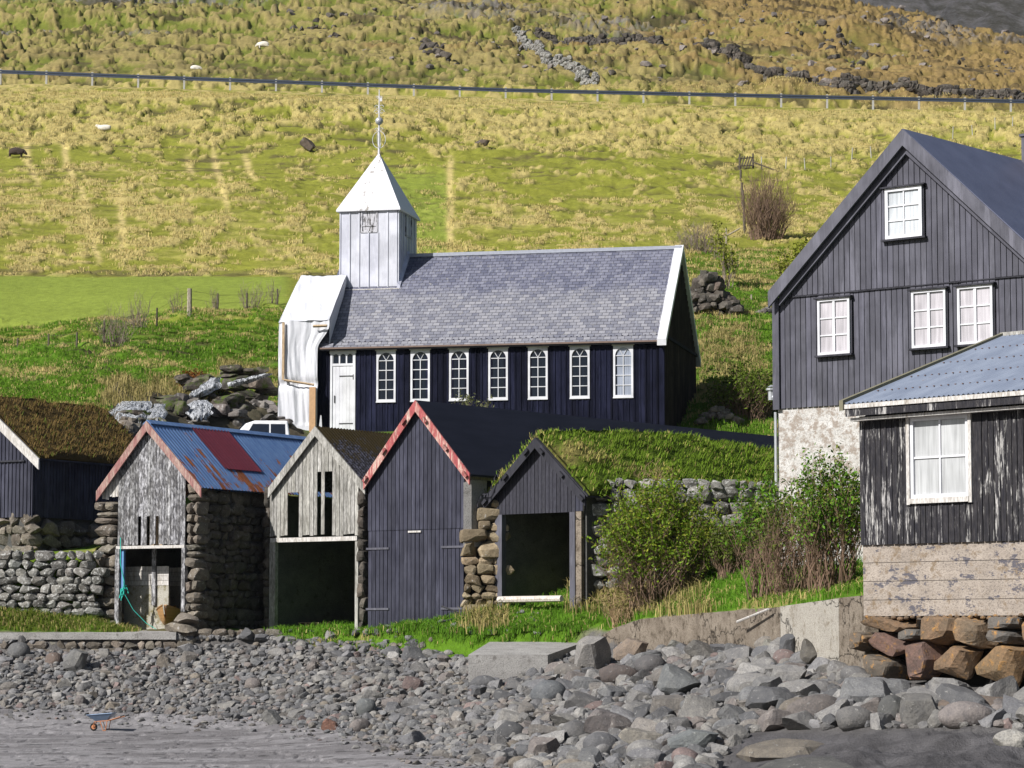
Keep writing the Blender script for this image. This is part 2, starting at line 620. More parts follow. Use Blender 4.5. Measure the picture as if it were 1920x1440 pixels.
M['worn_black_little'] = worn_mat('black planks with a few flakes', (.034, .034, .044), (.05, .05, .062), (.45, .42, .30), lo=.63, hi=.67, scv=2.4)
M['worn_white'] = worn_mat('weathered white trim', (.30, .27, .23), (.42, .38, .32), (.58, .56, .54), lo=.36, hi=.5)
M['worn_red'] = worn_mat('flaking red trim', (.34, .075, .085), (.40, .13, .12), (.62, .50, .42), lo=.50, hi=.60)
M['worn_pink'] = worn_mat('faded red trim', (.25, .10, .10), (.33, .19, .17), (.42, .33, .28), lo=.46, hi=.62)
M['raw_wood'] = worn_mat('raw timber', (.42, .30, .18), (.50, .38, .25), (.60, .50, .38), lo=.5, hi=.7)

def stone_mat(name, a, b, lich=(.5, .5, .48), lichamt=(.60, .66), scale=1.0, moss=None, dotamt=0):
    q = N(name, .92, .2)
    n1 = q.noise(2.2 * scale, 5, .6)
    n2 = q.noise(14 * scale, 5, .7)
    n3 = q.noise(5 * scale, 5, .75, loc=(4, 7, 2))
    c = q.mix(q.ramp(n1, (.35, 0.), (.65, 1.)), a, b)
    c = q.mix(1.0, c, q.attr(), 'MULTIPLY')
    c = q.mix(q.ramp(n2, (.35, .5), (.55, 0.)), c, tuple(v * .5 for v in a))
    c = q.mix(q.ramp(n3, (lichamt[0], 0.), (lichamt[1], .9)), c, lich)
    if moss: c = q.mix(q.ramp(q.noise(1.7 * scale, 4, .7, loc=(9, 1, 4)), (.5, 0.), (.62, .9)), c, moss)
    q.base(c)
    q.bump(q.math('ADD', q.math('MULTIPLY', n3, 1.0), q.math('MULTIPLY', n2, .5)), .05, .8)
    return q.m
M['beach_stone'] = stone_mat('grey beach stone', (.145, .144, .148), (.205, .20, .196), (.36, .355, .34), (.60, .70), 1.6)
M['wall_stone'] = stone_mat('dry wall stone', (.115, .10, .085), (.20, .175, .145), (.42, .41, .39), (.58, .68), 1.5)
M['dark_stone'] = stone_mat('dark basalt wall', (.06, .052, .045), (.12, .105, .09), (.24, .23, .22), (.58, .70), 1.5)
M['white_stone'] = stone_mat('lichened wall stone', (.13, .125, .115), (.24, .23, .215), (.50, .50, .48), (.53, .61), 1.8)
M['rust_stone'] = stone_mat('rust stained boulder', (.12, .10, .08), (.19, .14, .10), (.40, .21, .06), (.55, .68), .9)
M['moss_stone'] = stone_mat('wet mossy rock', (.05, .045, .04), (.15, .13, .11), (.35, .32, .28), (.6, .7), 1.2, moss=(.06, .09, .012))
M['hill_stone'] = stone_mat('hillside rock', (.12, .11, .105), (.2, .18, .17), (.35, .34, .33), (.58, .68), .6)

def concrete_mat(name, a, b, dark, lo=.58, hi=.66, courses=0, flake=None, vs=1.0, cracks=False):
    q = N(name, .95, .15)
    n1 = q.noise(1.2 * vs, 5, .65, sc=(1, 1, 1.6))
    n2 = q.noise(26, 4, .7)
    n3 = q.noise(3.2 * vs, 6, .72, loc=(5, 2, 8))
    c = q.mix(q.ramp(n1, (.35, 0.), (.65, 1.)), a, b)
    c = q.mix(q.ramp(n2, (.36, .7), (.5, 0.)), c, tuple(v * .45 for v in a))
    c = q.mix(q.ramp(n3, (lo, 0.), (hi, .9)), c, dark)
    if flake: c = q.mix(q.ramp(q.noise(1.5, 6, .75, sc=(1, 1, 2.0), loc=(1, 7, 3)), (flake[1], 0.), (flake[1] + .03, 1.)), c, flake[0])
    h = q.math('ADD', n2, n3)
    if cracks:
        vd = q.n('ShaderNodeTexVoronoi', feature='DISTANCE_TO_EDGE')
        vd.inputs['Scale'].default_value = .55
        wv_ = q.n('ShaderNodeVectorMath')
        wv_.operation = 'ADD'
        q.t.links.new(q.obj((1, .3, 1.6)), wv_.inputs[0])
        nn_ = q.n('ShaderNodeTexNoise')
        nn_.inputs['Scale'].default_value = 3
        nn_.inputs['Detail'].default_value = 5
        q.t.links.new(q.obj(), nn_.inputs['Vector'])
        q.t.links.new(nn_.outputs['Color'], wv_.inputs[1])
        q.t.links.new(wv_.outputs[0], vd.inputs['Vector'])
        ck = q.ramp(vd.outputs['Distance'], (.0, 0.), (.022, 1.))
        c = q.mix(ck, tuple(v * .22 for v in a), c)
        h = q.math('ADD', h, q.math('MULTIPLY', ck, 1.2))
    if courses:
        z = q.sep(q.obj())[2]
        fr = q.math('FRACT', q.math('MULTIPLY', z, 1.0 / courses))
        ln = q.ramp(fr, (0., 0.), (.035, 1.))
        c = q.mix(q.math('SUBTRACT', 1.0, ln), c, tuple(v * .3 for v in a))
        h = q.math('ADD', h, q.math('MULTIPLY', ln, .8))
    q.base(c)
    q.bump(h, .03, .8)
    return q.m
M['concrete'] = concrete_mat('old brown concrete', (.17, .14, .11), (.27, .23, .185), (.085, .068, .05), .52, .62, cracks=True)
M['concrete_pale'] = concrete_mat('pale concrete', (.34, .315, .275), (.40, .375, .33), (.20, .17, .13), .54, .64, cracks=True)
M['slab'] = concrete_mat('grey rough slab', (.27, .26, .25), (.38, .37, .355), (.16, .15, .14))
M['rough_cast'] = concrete_mat('pinkish rough cast concrete', (.285, .245, .21), (.38, .33, .285), (.20, .15, .10), .54, .64, .43, ((.105, .10, .115), .57))
M['lime'] = concrete_mat('flaking limewash', (.46, .445, .42), (.58, .565, .55), (.27, .225, .19), .47, .58, vs=1.6)
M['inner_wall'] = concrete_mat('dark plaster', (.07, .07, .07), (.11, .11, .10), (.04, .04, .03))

def simple(name, c, rough=.6, metal=0.0, spec=.4, var=.15):
    q = N(name, rough, spec)
    n = q.noise(7, 4, .6)
    q.base(q.mix(q.ramp(n, (.3, 0.), (.7, 1.)), tuple(v * (1 - var) for v in c), tuple(min(1, v * (1 + var)) for v in c)))
    q.b.inputs['Metallic'].default_value = metal
    return q.m
M['iron'] = simple('dark iron', (.05, .05, .055), .5)
M['galv'] = simple('galvanised steel', (.50, .52, .55), .4, .6)
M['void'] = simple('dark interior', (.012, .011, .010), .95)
M['spire'] = simple('white iron work', (.58, .58, .62), .5)
M['orange'] = simple('orange painted tube', (.40, .16, .07), .6)
M['rubber'] = simple('black rubber', (.015, .015, .015), .8)
M['teal_rope'] = simple('teal rope', (.02, .40, .33), .7)
M['post_wood'] = simple('grey fence post', (.30, .26, .20), .9, var=.35)
M['post_dark'] = simple('dark fence post', (.09, .075, .055), .9, var=.35)
M['post_white'] = simple('pale concrete post', (.38, .37, .34), .8)
M['rail'] = simple('blue grey guard rail', (.055, .068, .098), .45, .3)
M['van_white'] = simple('white car paint', (.8, .8, .82), .25)
M['van_glass'] = simple('dark car glass', (.01, .012, .02), .08, spec=.8)
M['wool'] = simple('sheep wool', (.66, .62, .54), .95)
M['wool_dark'] = simple('dark sheep wool', (.05, .035, .028), .95)
M['bark_brown'] = simple('brown twig', (.17, .11, .075), .9)
M['bark_grey'] = simple('grey twig', (.21, .165, .13), .9)
M['stalk'] = simple('dry stalk', (.36, .25, .14), .9)

def glass_mat(name, c, rough=.05, spec=.6):
    q = N(name, rough, spec)
    f = q.ramp(q.math('ADD', q.math('MULTIPLY', q.noise(7, 3, .5, sc=(2.2, 2.2, .12)), .6), q.math('MULTIPLY', q.noise(.9, 2), .4)), (.38, 0.), (.62, 1.))
    q.base(q.mix(f, tuple(v * .72 for v in c), tuple(min(1, v * 1.12) for v in c)))
    return q.m
M['glass_dark'] = glass_mat('dark church pane', (.006, .010, .020), .05, .35)
M['glass_pale'] = glass_mat('pane with pale blind', (.28, .31, .38))
M['glass_curtain'] = glass_mat('pane with pinkish curtain', (.45, .43, .46), .08, .5)
M['glass_blind'] = glass_mat('pane with white blind', (.50, .53, .56), .08, .5)
M['glass_sky'] = glass_mat('pane with painted sky reflection', (.42, .43, .44), .06, .5)  # grey of a reflected cloudy sky, painted into the pane colour

q = N('blade of grass', .85, .15)
q.base(q.attr())
M['blade'] = q.m
q = N('leaf', .7, .25)
q.base(q.attr())
tr = q.n('ShaderNodeBsdfTranslucent')
q.t.links.new(q.attr(), tr.inputs[0])
mx = q.n('ShaderNodeMixShader')
mx.inputs[0].default_value = .3
q.t.links.new(q.b.outputs[0], mx.inputs[1])
q.t.links.new(tr.outputs[0], mx.inputs[2])
q.t.links.new(mx.outputs[0], q.t.nodes['Material Output'].inputs[0])
M['leaf'] = q.m

q = N('earth sand and grass', .95, .12)
c = q.attr()
n1 = q.noise(2.5, 5, .7)
n2 = q.noise(18, 3, .7)
c = q.mix(1.0, c, q.ramp(n1, (.3, .78), (.7, 1.2)), 'MULTIPLY')
c = q.mix(1.0, c, q.ramp(n2, (.3, .8), (.7, 1.2)), 'MULTIPLY')
q.base(c)
q.bump(q.math('ADD', n1, n2), .08, .7)
M['ground'] = q.m
# ---------------------------------------------------------------- ground sheet
def lin(c): return np.array(c, float)
STRAW = lin((.405, .330, .130)); GREEN = lin((.205, .212, .032)); VIVID = lin((.080, .165, .011))
FIELD = lin((.200, .250, .040)); BROWN = lin((.23, .15, .06)); DIRT_SHADE = lin((.05, .038, .022)); ROCK = lin((.15, .14, .135))
SAND = lin((.250, .240, .245)); SANDW = lin((.150, .142, .145)); OLIVE = lin((.115, .135, .024))

def land_colour(X, Y, px, py, slope_noise=None):
    """what covers the ground at each point (land cover, with shade painted into the hollows)"""
    def mixc(c, d, w): return c * (1 - w[..., None]) + d * w[..., None]
    n_big = fbm(X * .05, Y * .045, 4, 101)
    n_mid = fbm(X * .3, Y * .55, 4, 111, .6)
    n_fin = fbm(X * 1.5, Y * 2.6, 3, 121, .6)
    wx = X + 2 * vnoise(X * .2, Y * .2, 3)
    n_row = tus(wx, Y)
    n_tus = fbm(wx * 1.6, Y * 3.4, 3, 35, .6)
    g = cover(X, Y)
    # hill base: green with straw tussocks
    c = np.broadcast_to(GREEN, X.shape + (3,)).copy()
    md, RR = mounds(X, Y)
    st = np.clip(md * .95 + .40 * sst(.50, .62, .6 * n_row + .4 * n_mid) * sst(.25, .6, RR), 0, 1)
    c = c * (.82 + .36 * n_mid[..., None])
    c = mixc(c, STRAW, st * .92)
    # smooth vivid strips in the lower hill
    strip = sst(700, 740, px) * (1 - sst(835, 850, px)) * sst(300, 340, py) * (1 - sst(470, 500, py))
    c = mixc(c, FIELD, strip * .8)
    # vertical straw furrows, left
    for (pts) in [[(50, 245), (50, 310), (70, 345)], [(118, 245), (125, 320), (150, 360), (165, 430), (185, 480)], [(352, 290), (360, 330)],
                  [(400, 280), (412, 340), (425, 400)], [(460, 290), (478, 345)], [(225, 370), (232, 480)], [(845, 300), (843, 460)]]:
        xs = np.interp(py, [p[1] for p in pts], [p[0] for p in pts])
        wgt = np.exp(-((px - xs + 8 * (n_mid - .5)) / 6.5) ** 2) * sst(pts[0][1] - 15, pts[0][1] + 10, py) * (1 - sst(pts[-1][1] - 10, pts[-1][1] + 15, py))
        c = mixc(c, STRAW * 1.22, np.clip(wgt * 1.1, 0, 1) * sst(.10, .35, n_fin))
    # upper moor
    up = sst(250, 262, Y)
    c = mixc(c, OLIVE, up * (1 - st) * .85)
    c = mixc(c, STRAW * .50, up * st * .75)
    moor = sst(.35, .62, n_big * .5 + n_mid * .5 + .40 * sst(900, 1700, px) - .20)
    c = mixc(c, BROWN * .95, up * moor * .75)
    c = mixc(c, DIRT_SHADE, sst(.60, .70, fbm(X * .12, Y * .3, 4, 141)) * sst(225, 300, Y) * .8)
    dk = sst(.54, .66, 1 - n_row) * (1 - md) * sst(150, 200, Y) * (1 - sst(262, 330, Y))  # shade between the tussocks, painted into the hollows as dark brown
    c = mixc(c, DIRT_SHADE * 1.6, dk * .75)
    rk = sst(.60, .70, fbm(X * .028 + 3, Y * .05, 4, 71)) * sst(262, 285, Y)
    c = mixc(c, ROCK, rk * sst(.4, .55, n_fin) * .8)
    # smooth hay field (left)
    a = X / Y
    fld = sst(133, 138, Y) * (1 - sst(150, 152.5, Y)) * (1 - sst(-.086, -.078, a))
    c = mixc(c, FIELD * (0.85 + .3 * n_mid[..., None]), fld)
    edge = np.exp(-((Y - 153.2 - 1.6 * (n_mid - .5) * 3) / .9) ** 2) * (1 - sst(-.07, -.05, a))
    c = mixc(c, DIRT_SHADE * 1.8, edge * .7)
    # vivid bank below the field and behind the church
    bank = sst(0, 1.0, Y - L2(a)) * (1 - sst(128, 138, Y))
    bank2 = sst(112, 116, Y) * (1 - sst(148, 158, Y)) * sst(.05, .065, a)
    vc = VIVID * (.8 + .5 * n_mid[..., None])
    vc = mixc(vc, STRAW * .8, sst(.50, .66, n_mid * .5 + n_fin * .5) * .75)
    vc = mixc(vc, DIRT_SHADE * 1.3, sst(.60, .70, n_row) * .6)
    vc = mixc(vc, DIRT_SHADE * 1.2, sst(.56, .70, 1 - fbm(X * .38, Y * .30, 4, 45, .55)) * .75)  # low spots of the bank relief painted dark, like shaded hollows
    c = mixc(c, vc, np.clip(bank + bank2, 0, 1) * g)
    # rocks and wet ground round the stream
    wet = sst(190, 215, px) * (1 - sst(560, 600, px)) * sst(104, 106, Y) * (1 - sst(117, 119.5, Y))
    c = mixc(c, lin((.075, .062, .045)) * (.6 + .9 * n_fin[..., None]), wet * .95)
    # land near the boathouses
    near = g * (1 - sst(0, .6, Y - L2(a)))
    nc = VIVID * (.85 + .5 * n_mid[..., None])
    nc = mixc(nc, STRAW * .75, sst(.52, .68, n_mid) * .55)
    nc = mixc(nc, DIRT_SHADE * 2, (1 - sst(490, 560, px)) * sst(230, 280, px) * .85 * sst(.3, .5, n_mid))
    c = mixc(c, nc, near)
    # inside terrace turf
    # road
    rd = sst(242.5, 243.2, Y) * (1 - sst(250, 251, Y))
    c = mixc(c, lin((.06, .06, .06)), rd)
    # beach
    b = np.broadcast_to(SAND, X.shape + (3,)).copy()
    b = mixc(b, SANDW, sst(.45, .62, fbm(X * .35, Y * .9, 4, 151)) * .75)
    b = mixc(b, SANDW * .8, sst(.5, .7, n_fin) * .25)
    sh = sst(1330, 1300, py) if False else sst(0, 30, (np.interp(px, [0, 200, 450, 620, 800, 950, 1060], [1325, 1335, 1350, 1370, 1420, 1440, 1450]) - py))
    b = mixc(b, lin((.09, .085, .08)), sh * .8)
    b = mixc(b, SANDW * .35, sst(.70, .76, fbm(X * 2.2, Y * 2.8, 3, 155)) * .8)
    shelf = sst(1340, 1400, px) * sst(1360, 1385, py)
    b = mixc(b, lin((.075, .072, .075)) * (.6 + .9 * n_fin[..., None]), shelf)
    c = c * g[..., None] + b * (1 - g[..., None])
    return np.clip(c, .004, 1)

rows = np.concatenate([np.array([2, 8, 14, 20, 26, 32, 37, 41, 44.]), np.arange(46, 62, .18), np.arange(62, 112, .14), np.arange(112, 160, .17),
                       np.arange(160, 256, .24), np.arange(256, 400, .5), np.geomspace(400, 5000, 50)])
cols = np.concatenate([np.linspace(-1.5, -.45, 12), np.linspace(-.42, -.215, 40), np.linspace(-.21, .21, 800), np.linspace(.215, .42, 40), np.linspace(.45, 1.5, 12)])
A_, D_ = np.meshgrid(cols, rows)
X_ = A_ * D_
Z_ = gz(X_, D_)
px_, py_ = proj(X_, D_, ground0(X_, D_))
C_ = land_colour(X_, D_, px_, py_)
# straw follows the tussock tops, the hollows between them are painted dark as shade
V = np.stack([X_, D_, Z_], -1).reshape(-1, 3)
nr, nc = X_.shape
i = np.arange((nr - 1) * (nc - 1))
r = i // (nc - 1)
q0 = r * nc + i % (nc - 1)
Fq = np.stack([q0, q0 + 1, q0 + nc + 1, q0 + nc], -1)
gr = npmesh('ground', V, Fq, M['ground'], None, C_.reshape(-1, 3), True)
tag(gr, kind='structure')
del A_, D_, Z_, C_, V, Fq

# ---------------------------------------------------------------- far mountain
q = N('far rocky mountain', .95, .1)
c = q.mix(q.ramp(q.noise(.04, 8, .75, sc=(1, 1, 2.5)), (.42, 0.), (.58, 1.)), (.085, .075, .045), (.24, .225, .22))
q.base(c)
q.bump(q.noise(.02, 10, .8, sc=(1, 1, 3)), 40, 1)
M['far'] = q.m
ax = np.linspace(.05, .42, 150)
zz = np.linspace(0, 1, 70)
AA, TT = np.meshgrid(ax, zz)
D2 = 1500 + TT * 620
X2 = AA * D2
Z2 = 60 + TT * (470 + 0 * AA) - (1 - np.clip((AA - .05) / .12, 0, 1)) * 60 + (fbm(X2 * .012, D2 * .012, 5, 201, .6) - .5) * 90 + np.floor(TT * 9) * 6
i = np.arange(69 * 149)
q0 = (i // 149) * 150 + i % 149
hf = npmesh('mountain', np.stack([X2, D2, Z2], -1).reshape(-1, 3), np.stack([q0, q0 + 1, q0 + 151, q0 + 150], -1), M['far'], None, None, True)
tag(hf, kind='structure')
# ---------------------------------------------------------------- parts helpers
_ZB = {}

def root(fr, name, label, cat, zb, group=None):
    o = empty(name, (fr.o.x, fr.o.y, zb), fr.phi, label, cat, group)
    _ZB[o.name] = zb
    return o

_np0, _mb0 = npmesh, MB.build

def npmesh(name, V, Fc, mat=None, parent=None, col=None, smooth=False):
    o = _np0(name, V, Fc, mat, parent, col, smooth)
    if parent is not None and parent.name in _ZB: o.location.z = -_ZB[parent.name]
    return o

def _build(self, name, mat=None, parent=None, smooth=False):
    o = _mb0(self, name, mat, parent, smooth)
    if parent is not None and parent.name in _ZB: o.location.z = -_ZB[parent.name]
    return o
MB.build = _build

def boxes(name, mat, parent, *bs):
    mb = MB(); mb.cc = (1, 1, 1)
    for b in bs: mb.box(*b)
    return mb.build(name, mat, parent)

def planks(name, mat, parent, s0, s1, zb, top, y=0.0, w=.16, gap=.014, th=.03, holes=(), seed=0, ragged=0.0, tint=.14, axis='x', out=-1, batten=0.0, missing=()):
    """vertical boards between s0 and s1; top is a function of s"""
    r = random.Random(seed)
    mb = MB()
    n = max(1, int(round((s1 - s0) / w)))
    w = (s1 - s0) / n
    brk = []
    def put(a, b, z0, z1a, z1b, t0, t1):
        ya, yb = (y, y + out * t1) if t0 == 0 else (y + out * t0, y + out * t1)
        qa = [(a, z0), (b, z0), (b, z1b), (a, z1a)]
        if axis == 'x':
            f = [(p[0], min(ya, yb), p[1]) for p in qa]
            g = [(p[0], max(ya, yb), p[1]) for p in qa]
        else:
            f = [(max(ya, yb), p[0], p[1]) for p in qa]
            g = [(min(ya, yb), p[0], p[1]) for p in qa]
        mb.hexa(g, f)
    for i in range(n):
        if i in missing: continue
        a = s0 + i * w + gap / 2
        b = s0 + (i + 1) * w - gap / 2
        t = 1 + (r.random() - .5) * 2 * tint
        mb.cc = (t, t, t * (1 + (r.random() - .5) * .04))
        dz = r.random() * ragged
        thj = th * (1 + (r.random() - .5) * .3)
        segs = [(zb - dz if ragged else zb, None)]
        c = (a + b) / 2
        cur = zb + (dz if ragged else 0)
        hs = sorted([h for h in holes if h[0] < c < h[1]], key=lambda h: h[2])
        for h in hs:
            if h[2] > cur + .02: put(a, b, cur, h[2], h[2], 0, thj)
            cur = h[3]
        ta, tb = top(a), top(b)
        if min(ta, tb) > cur + .02: put(a, b, cur, ta, tb, 0, thj)
        if batten:
            cur = zb
            c = a - gap / 2
            hs = sorted([h for h in holes if h[0] - .02 < c < h[1] + .02], key=lambda h: h[2])
            for h in hs:
                if h[2] > cur + .02: put(c - batten / 2, c + batten / 2, cur, h[2], h[2], th * .8, th * 2)
                cur = h[3]
            if top(c) > cur + .02: put(c - batten / 2, c + batten / 2, cur, top(c - batten / 2), top(c + batten / 2), th * .8, th * 2)
    return mb.build(name, mat, parent)

def gtop(sL, zL, sA, zA, sR, zR, d=0.0):
    return lambda s: (zL + (zA - zL) * (s - sL) / (sA - sL) if s < sA else zR + (zA - zR) * (sR - s) / (sR - sA)) - d

def corrugated(name, mat, parent, p_eave0, p_eave1, p_ridge0, p_ridge1, period=.15, amp=.018, nseg=10, th=.012):
    """ridges run from eave to ridge; e0->e1 along the eave"""
    e0, e1, r0, r1 = (np.array(p, float) for p in (p_eave0, p_eave1, p_ridge0, p_ridge1))
    L = np.linalg.norm(e1 - e0)
    n = max(4, int(L / period)) * 4
    u = np.linspace(0, 1, n + 1)
    t = np.linspace(0, 1, nseg + 1)
    nrm = np.cross(e1 - e0, r0 - e0)
    nrm /= np.linalg.norm(nrm)
    if nrm[2] < 0: nrm = -nrm
    U, T = np.meshgrid(u, t)
    Pp = ((e0[None, None] * (1 - U[..., None]) + e1 * U[..., None]) * (1 - T[..., None]) + (r0 * (1 - U[..., None]) + r1 * U[..., None]) * T[..., None])
    wv = np.sin(U * L / period * 2 * np.pi)
    up = Pp + nrm * (wv[..., None] * amp)
    V = np.concatenate([up.reshape(-1, 3), (up - nrm * th).reshape(-1, 3)])
    i = np.arange(n * nseg)
    q0 = (i // n) * (n + 1) + i % n
    Fa = np.stack([q0, q0 + 1, q0 + n + 2, q0 + n + 1], -1)
    return npmesh(name, V, np.concatenate([Fa, Fa[:, ::-1] + up.size // 3]), mat, parent, None, True)

# ---- stones
def ico(sub):
    bm = bmesh.new()
    bmesh.ops.create_icosphere(bm, subdivisions=sub, radius=1.0)
    V = np.array([v.co[:] for v in bm.verts])
    Fc = np.array([[v.index for v in f.verts] for f in bm.faces])
    bm.free()
    return V, Fc
ICO2 = ico(3)
ICO1 = ico(2)

def stone_var(seed, kind, hi=True):
    V, Fc = ICO2 if hi else ICO1
    r = np.random.RandomState(seed)
    V = V.copy()
    if kind == 'block':
        V = np.sign(V) * np.abs(V) ** .32
        V /= np.abs(V).max()
        cuts, lo, hi_ = 14, .76, 1.12
    elif kind == 'angular': cuts, lo, hi_ = 15, .45, .80
    else: cuts, lo, hi_ = 4, .74, .95
    for _ in range(cuts):
        n = r.normal(size=3)
        n /= np.linalg.norm(n)
        d = lo + (hi_ - lo) * r.rand()
        s = V @ n - d
        V = V - np.where(s > 0, s, 0)[:, None] * n * (.96 if kind != 'round' else .75)
    V += (np.stack([fbm(V[:, 0] * 1.6 + seed, V[:, 1] * 1.6 + V[:, 2] * 1.1, 3, seed + k) for k in range(3)], -1) - .5) * (.10 if kind != 'round' else .12)
    V += (np.stack([fbm(V[:, 0] * 5 + seed, V[:, 1] * 5 + V[:, 2] * 4, 2, seed + 9 + k) for k in range(3)], -1) - .5) * (.03 if kind != 'round' else .015)
    V -= (V.max(0) + V.min(0)) / 2
    V /= (V.max(0) - V.min(0)) / 2
    return V, Fc
VAR = {k: [stone_var(s + 40 * j, k) for s in range(8)] for j, k in enumerate(('block', 'angular', 'round'))}
VAR1 = {k: [stone_var(s + 40 * j, k, False) for s in range(10)] for j, k in enumerate(('block', 'angular', 'round'))}

def rotm(r, full=True):
    a = r.rand() * 2 * math.pi
    R = np.array([[math.cos(a), -math.sin(a), 0], [math.sin(a), math.cos(a), 0], [0, 0, 1]])
    if full:
        t = (r.rand() - .5) * (full if full is not True else 1.2)
        R = R @ np.array([[1, 0, 0], [0, math.cos(t), -math.sin(t)], [0, math.sin(t), math.cos(t)]])
    return R

class Stones:
    def __init__(s):
        s.V, s.F, s.C, s.n = [], [], [], 0

    def add(s, c, sc, kind='angular', R=None, col=(1, 1, 1), r=NR, hi=False):
        v, f = (VAR if hi else VAR1)[kind][r.randint(8)]
        v = v * np.array(sc)
        if R is not None: v = v @ R.T
        s.V.append(v + np.array(c))
        s.F.append(f + s.n)
        s.C.append(np.broadcast_to(np.array(col, float), v.shape))
        s.n += len(v)

    def build(s, name, mat, parent=None, smooth=False):
        return npmesh(name, np.concatenate(s.V), np.concatenate(s.F), mat, parent, np.concatenate(s.C), smooth)

def stint(r, a=.35):
    t = 1 + (r.rand() - .5) * 2 * a
    return (t * (1 + .06 * r.randn() * .5), t, t * (1 - .05 * r.rand()))

def stone_wall(name, mat, parent, p0, p1, z0, z1, size=.32, thick=.5, seed=1, kind='block', out=None, ragged=.3, core=True, tint=.35, sink=.12, jit=.04):
    """p0,p1 (x,y) base line, stones face to the right-hand side of p0->p1 reversed (towards -normal)"""
    r = np.random.RandomState(seed)
    S = Stones()
    p0 = np.array(p0, float)
    p1 = np.array(p1, float)
    d = p1 - p0
    L = np.linalg.norm(d)
    d /= L
    nn = np.array([d[1], -d[0]])      # outward
    a = math.atan2(d[1], d[0])
    fz0 = z0 if callable(z0) else (lambda t: z0)
    fz1 = z1 if callable(z1) else (lambda t: z1)
    zz = min(fz0(0), fz0(1)) - .1
    zt = max(fz1(0), fz1(1), fz1(.5))
    while zz < zt:
        h = size * (.6 + .75 * r.rand())
        x = -size * .3 * r.rand()
        while x < L:
            w = h * (.9 + 1.3 * r.rand())
            c = x + w / 2
            t = min(max(c / L, 0), 1)
            if zz + h * .5 < fz1(t) + ragged * size and zz + h > fz0(t) - .1:
                dp = h * (.5 + .3 * r.rand())
                hh = h * (.95 + .25 * r.rand())
                off = -dp * .75 + sink * 0 + (r.rand() - .5) * .08
                ctr = p0 + d * c + nn * (off + (r.rand() - .5) * jit * 2)
                zj = (r.rand() - .5) * jit
                t2 = (r.rand() - .5) * .22
                ca, sa = math.cos(a + (r.rand() - .5) * .2), math.sin(a + (r.rand() - .5) * .2)
                R = np.array([[ca, -sa, 0], [sa, ca, 0], [0, 0, 1]]) @ np.array([[math.cos(t2), 0, math.sin(t2)], [0, 1, 0], [-math.sin(t2), 0, math.cos(t2)]])
                S.add((ctr[0], ctr[1], zz + h / 2 + zj), (w * .53, dp, hh * .53), kind if r.rand() < .6 else 'angular', R, stint(r, tint), r)
            x += w * .98
        zz += h * .93
    o = S.build(name, mat, parent)
    return o

def stone_thing(name, label, cat, mat, px, py0, py1, D, **k):
    """free wall along constant distance between two photo columns"""
    a = P(px[0], 1000, D[0])
    b = P(px[1], 1000, D[1])
    o = stone_wall(name, mat, None, (a.x, a.y), (b.x, b.y), (lambda t: zof(py0[0] + (py0[1] - py0[0]) * t, D[0] + (D[1] - D[0]) * t)),
                   (lambda t: zof(py1[0] + (py1[1] - py1[0]) * t, D[0] + (D[1] - D[0]) * t)), **k)
    return tag(o, label, cat)

# ---- grass
def blades(name, pts, per=8, h=.22, hv=.5, wd=.012, spread=.10, cols=(VIVID, STRAW), prob=.7, lean=.35, mat=None, parent=None, seed=5, nrm=None, hmul=None, dry=None):
    r = np.random.RandomState(seed)
    pts = np.asarray(pts, float)
    n = len(pts)
    m = n * per
    B = np.repeat(pts, per, 0)
    B = B + np.stack([r.randn(m) * spread, r.randn(m) * spread, np.full(m, -.03)], -1)
    H = h * (1 - hv + 2 * hv * r.rand(m)) * (np.repeat(hmul, per) if hmul is not None else 1)
    a = r.rand(m) * 2 * np.pi
    wv = np.stack([np.cos(a), np.sin(a) * .4, np.zeros(m)], -1) * (wd * (.6 + .8 * r.rand(m)))[:, None]
    la = r.rand(m) * 2 * np.pi
    ln = H * lean * (0.3 + r.rand(m))
    up = np.array([0, 0, 1.0]) if nrm is None else np.repeat(nrm, per, 0)
    T = B + up * H[:, None] + np.stack([np.cos(la) * ln + .06 * H, np.sin(la) * ln, -.15 * ln], -1)
    Mi = B + up * (H * .55)[:, None] + (T - B) * .12
    V = np.stack([B - wv, B + wv, Mi + wv * .7, T, Mi - wv * .7], 1).reshape(-1, 3)
    i = np.arange(m)[:, None] * 5
    Fc = np.concatenate([i + np.array([[0, 1, 2]]), i + np.array([[0, 2, 4]]), i + np.array([[4, 2, 3]])])
    pd = np.repeat(dry, per) if dry is not None else np.full(m, 1 - prob)
    isd = r.rand(m) < pd
    c = np.where(isd[:, None], cols[1], cols[0]) * (.7 + .6 * r.rand(m))[:, None]
    C = np.repeat(c, 5, 0)
    return npmesh(name, V, Fc, mat or M['blade'], parent, C, False)

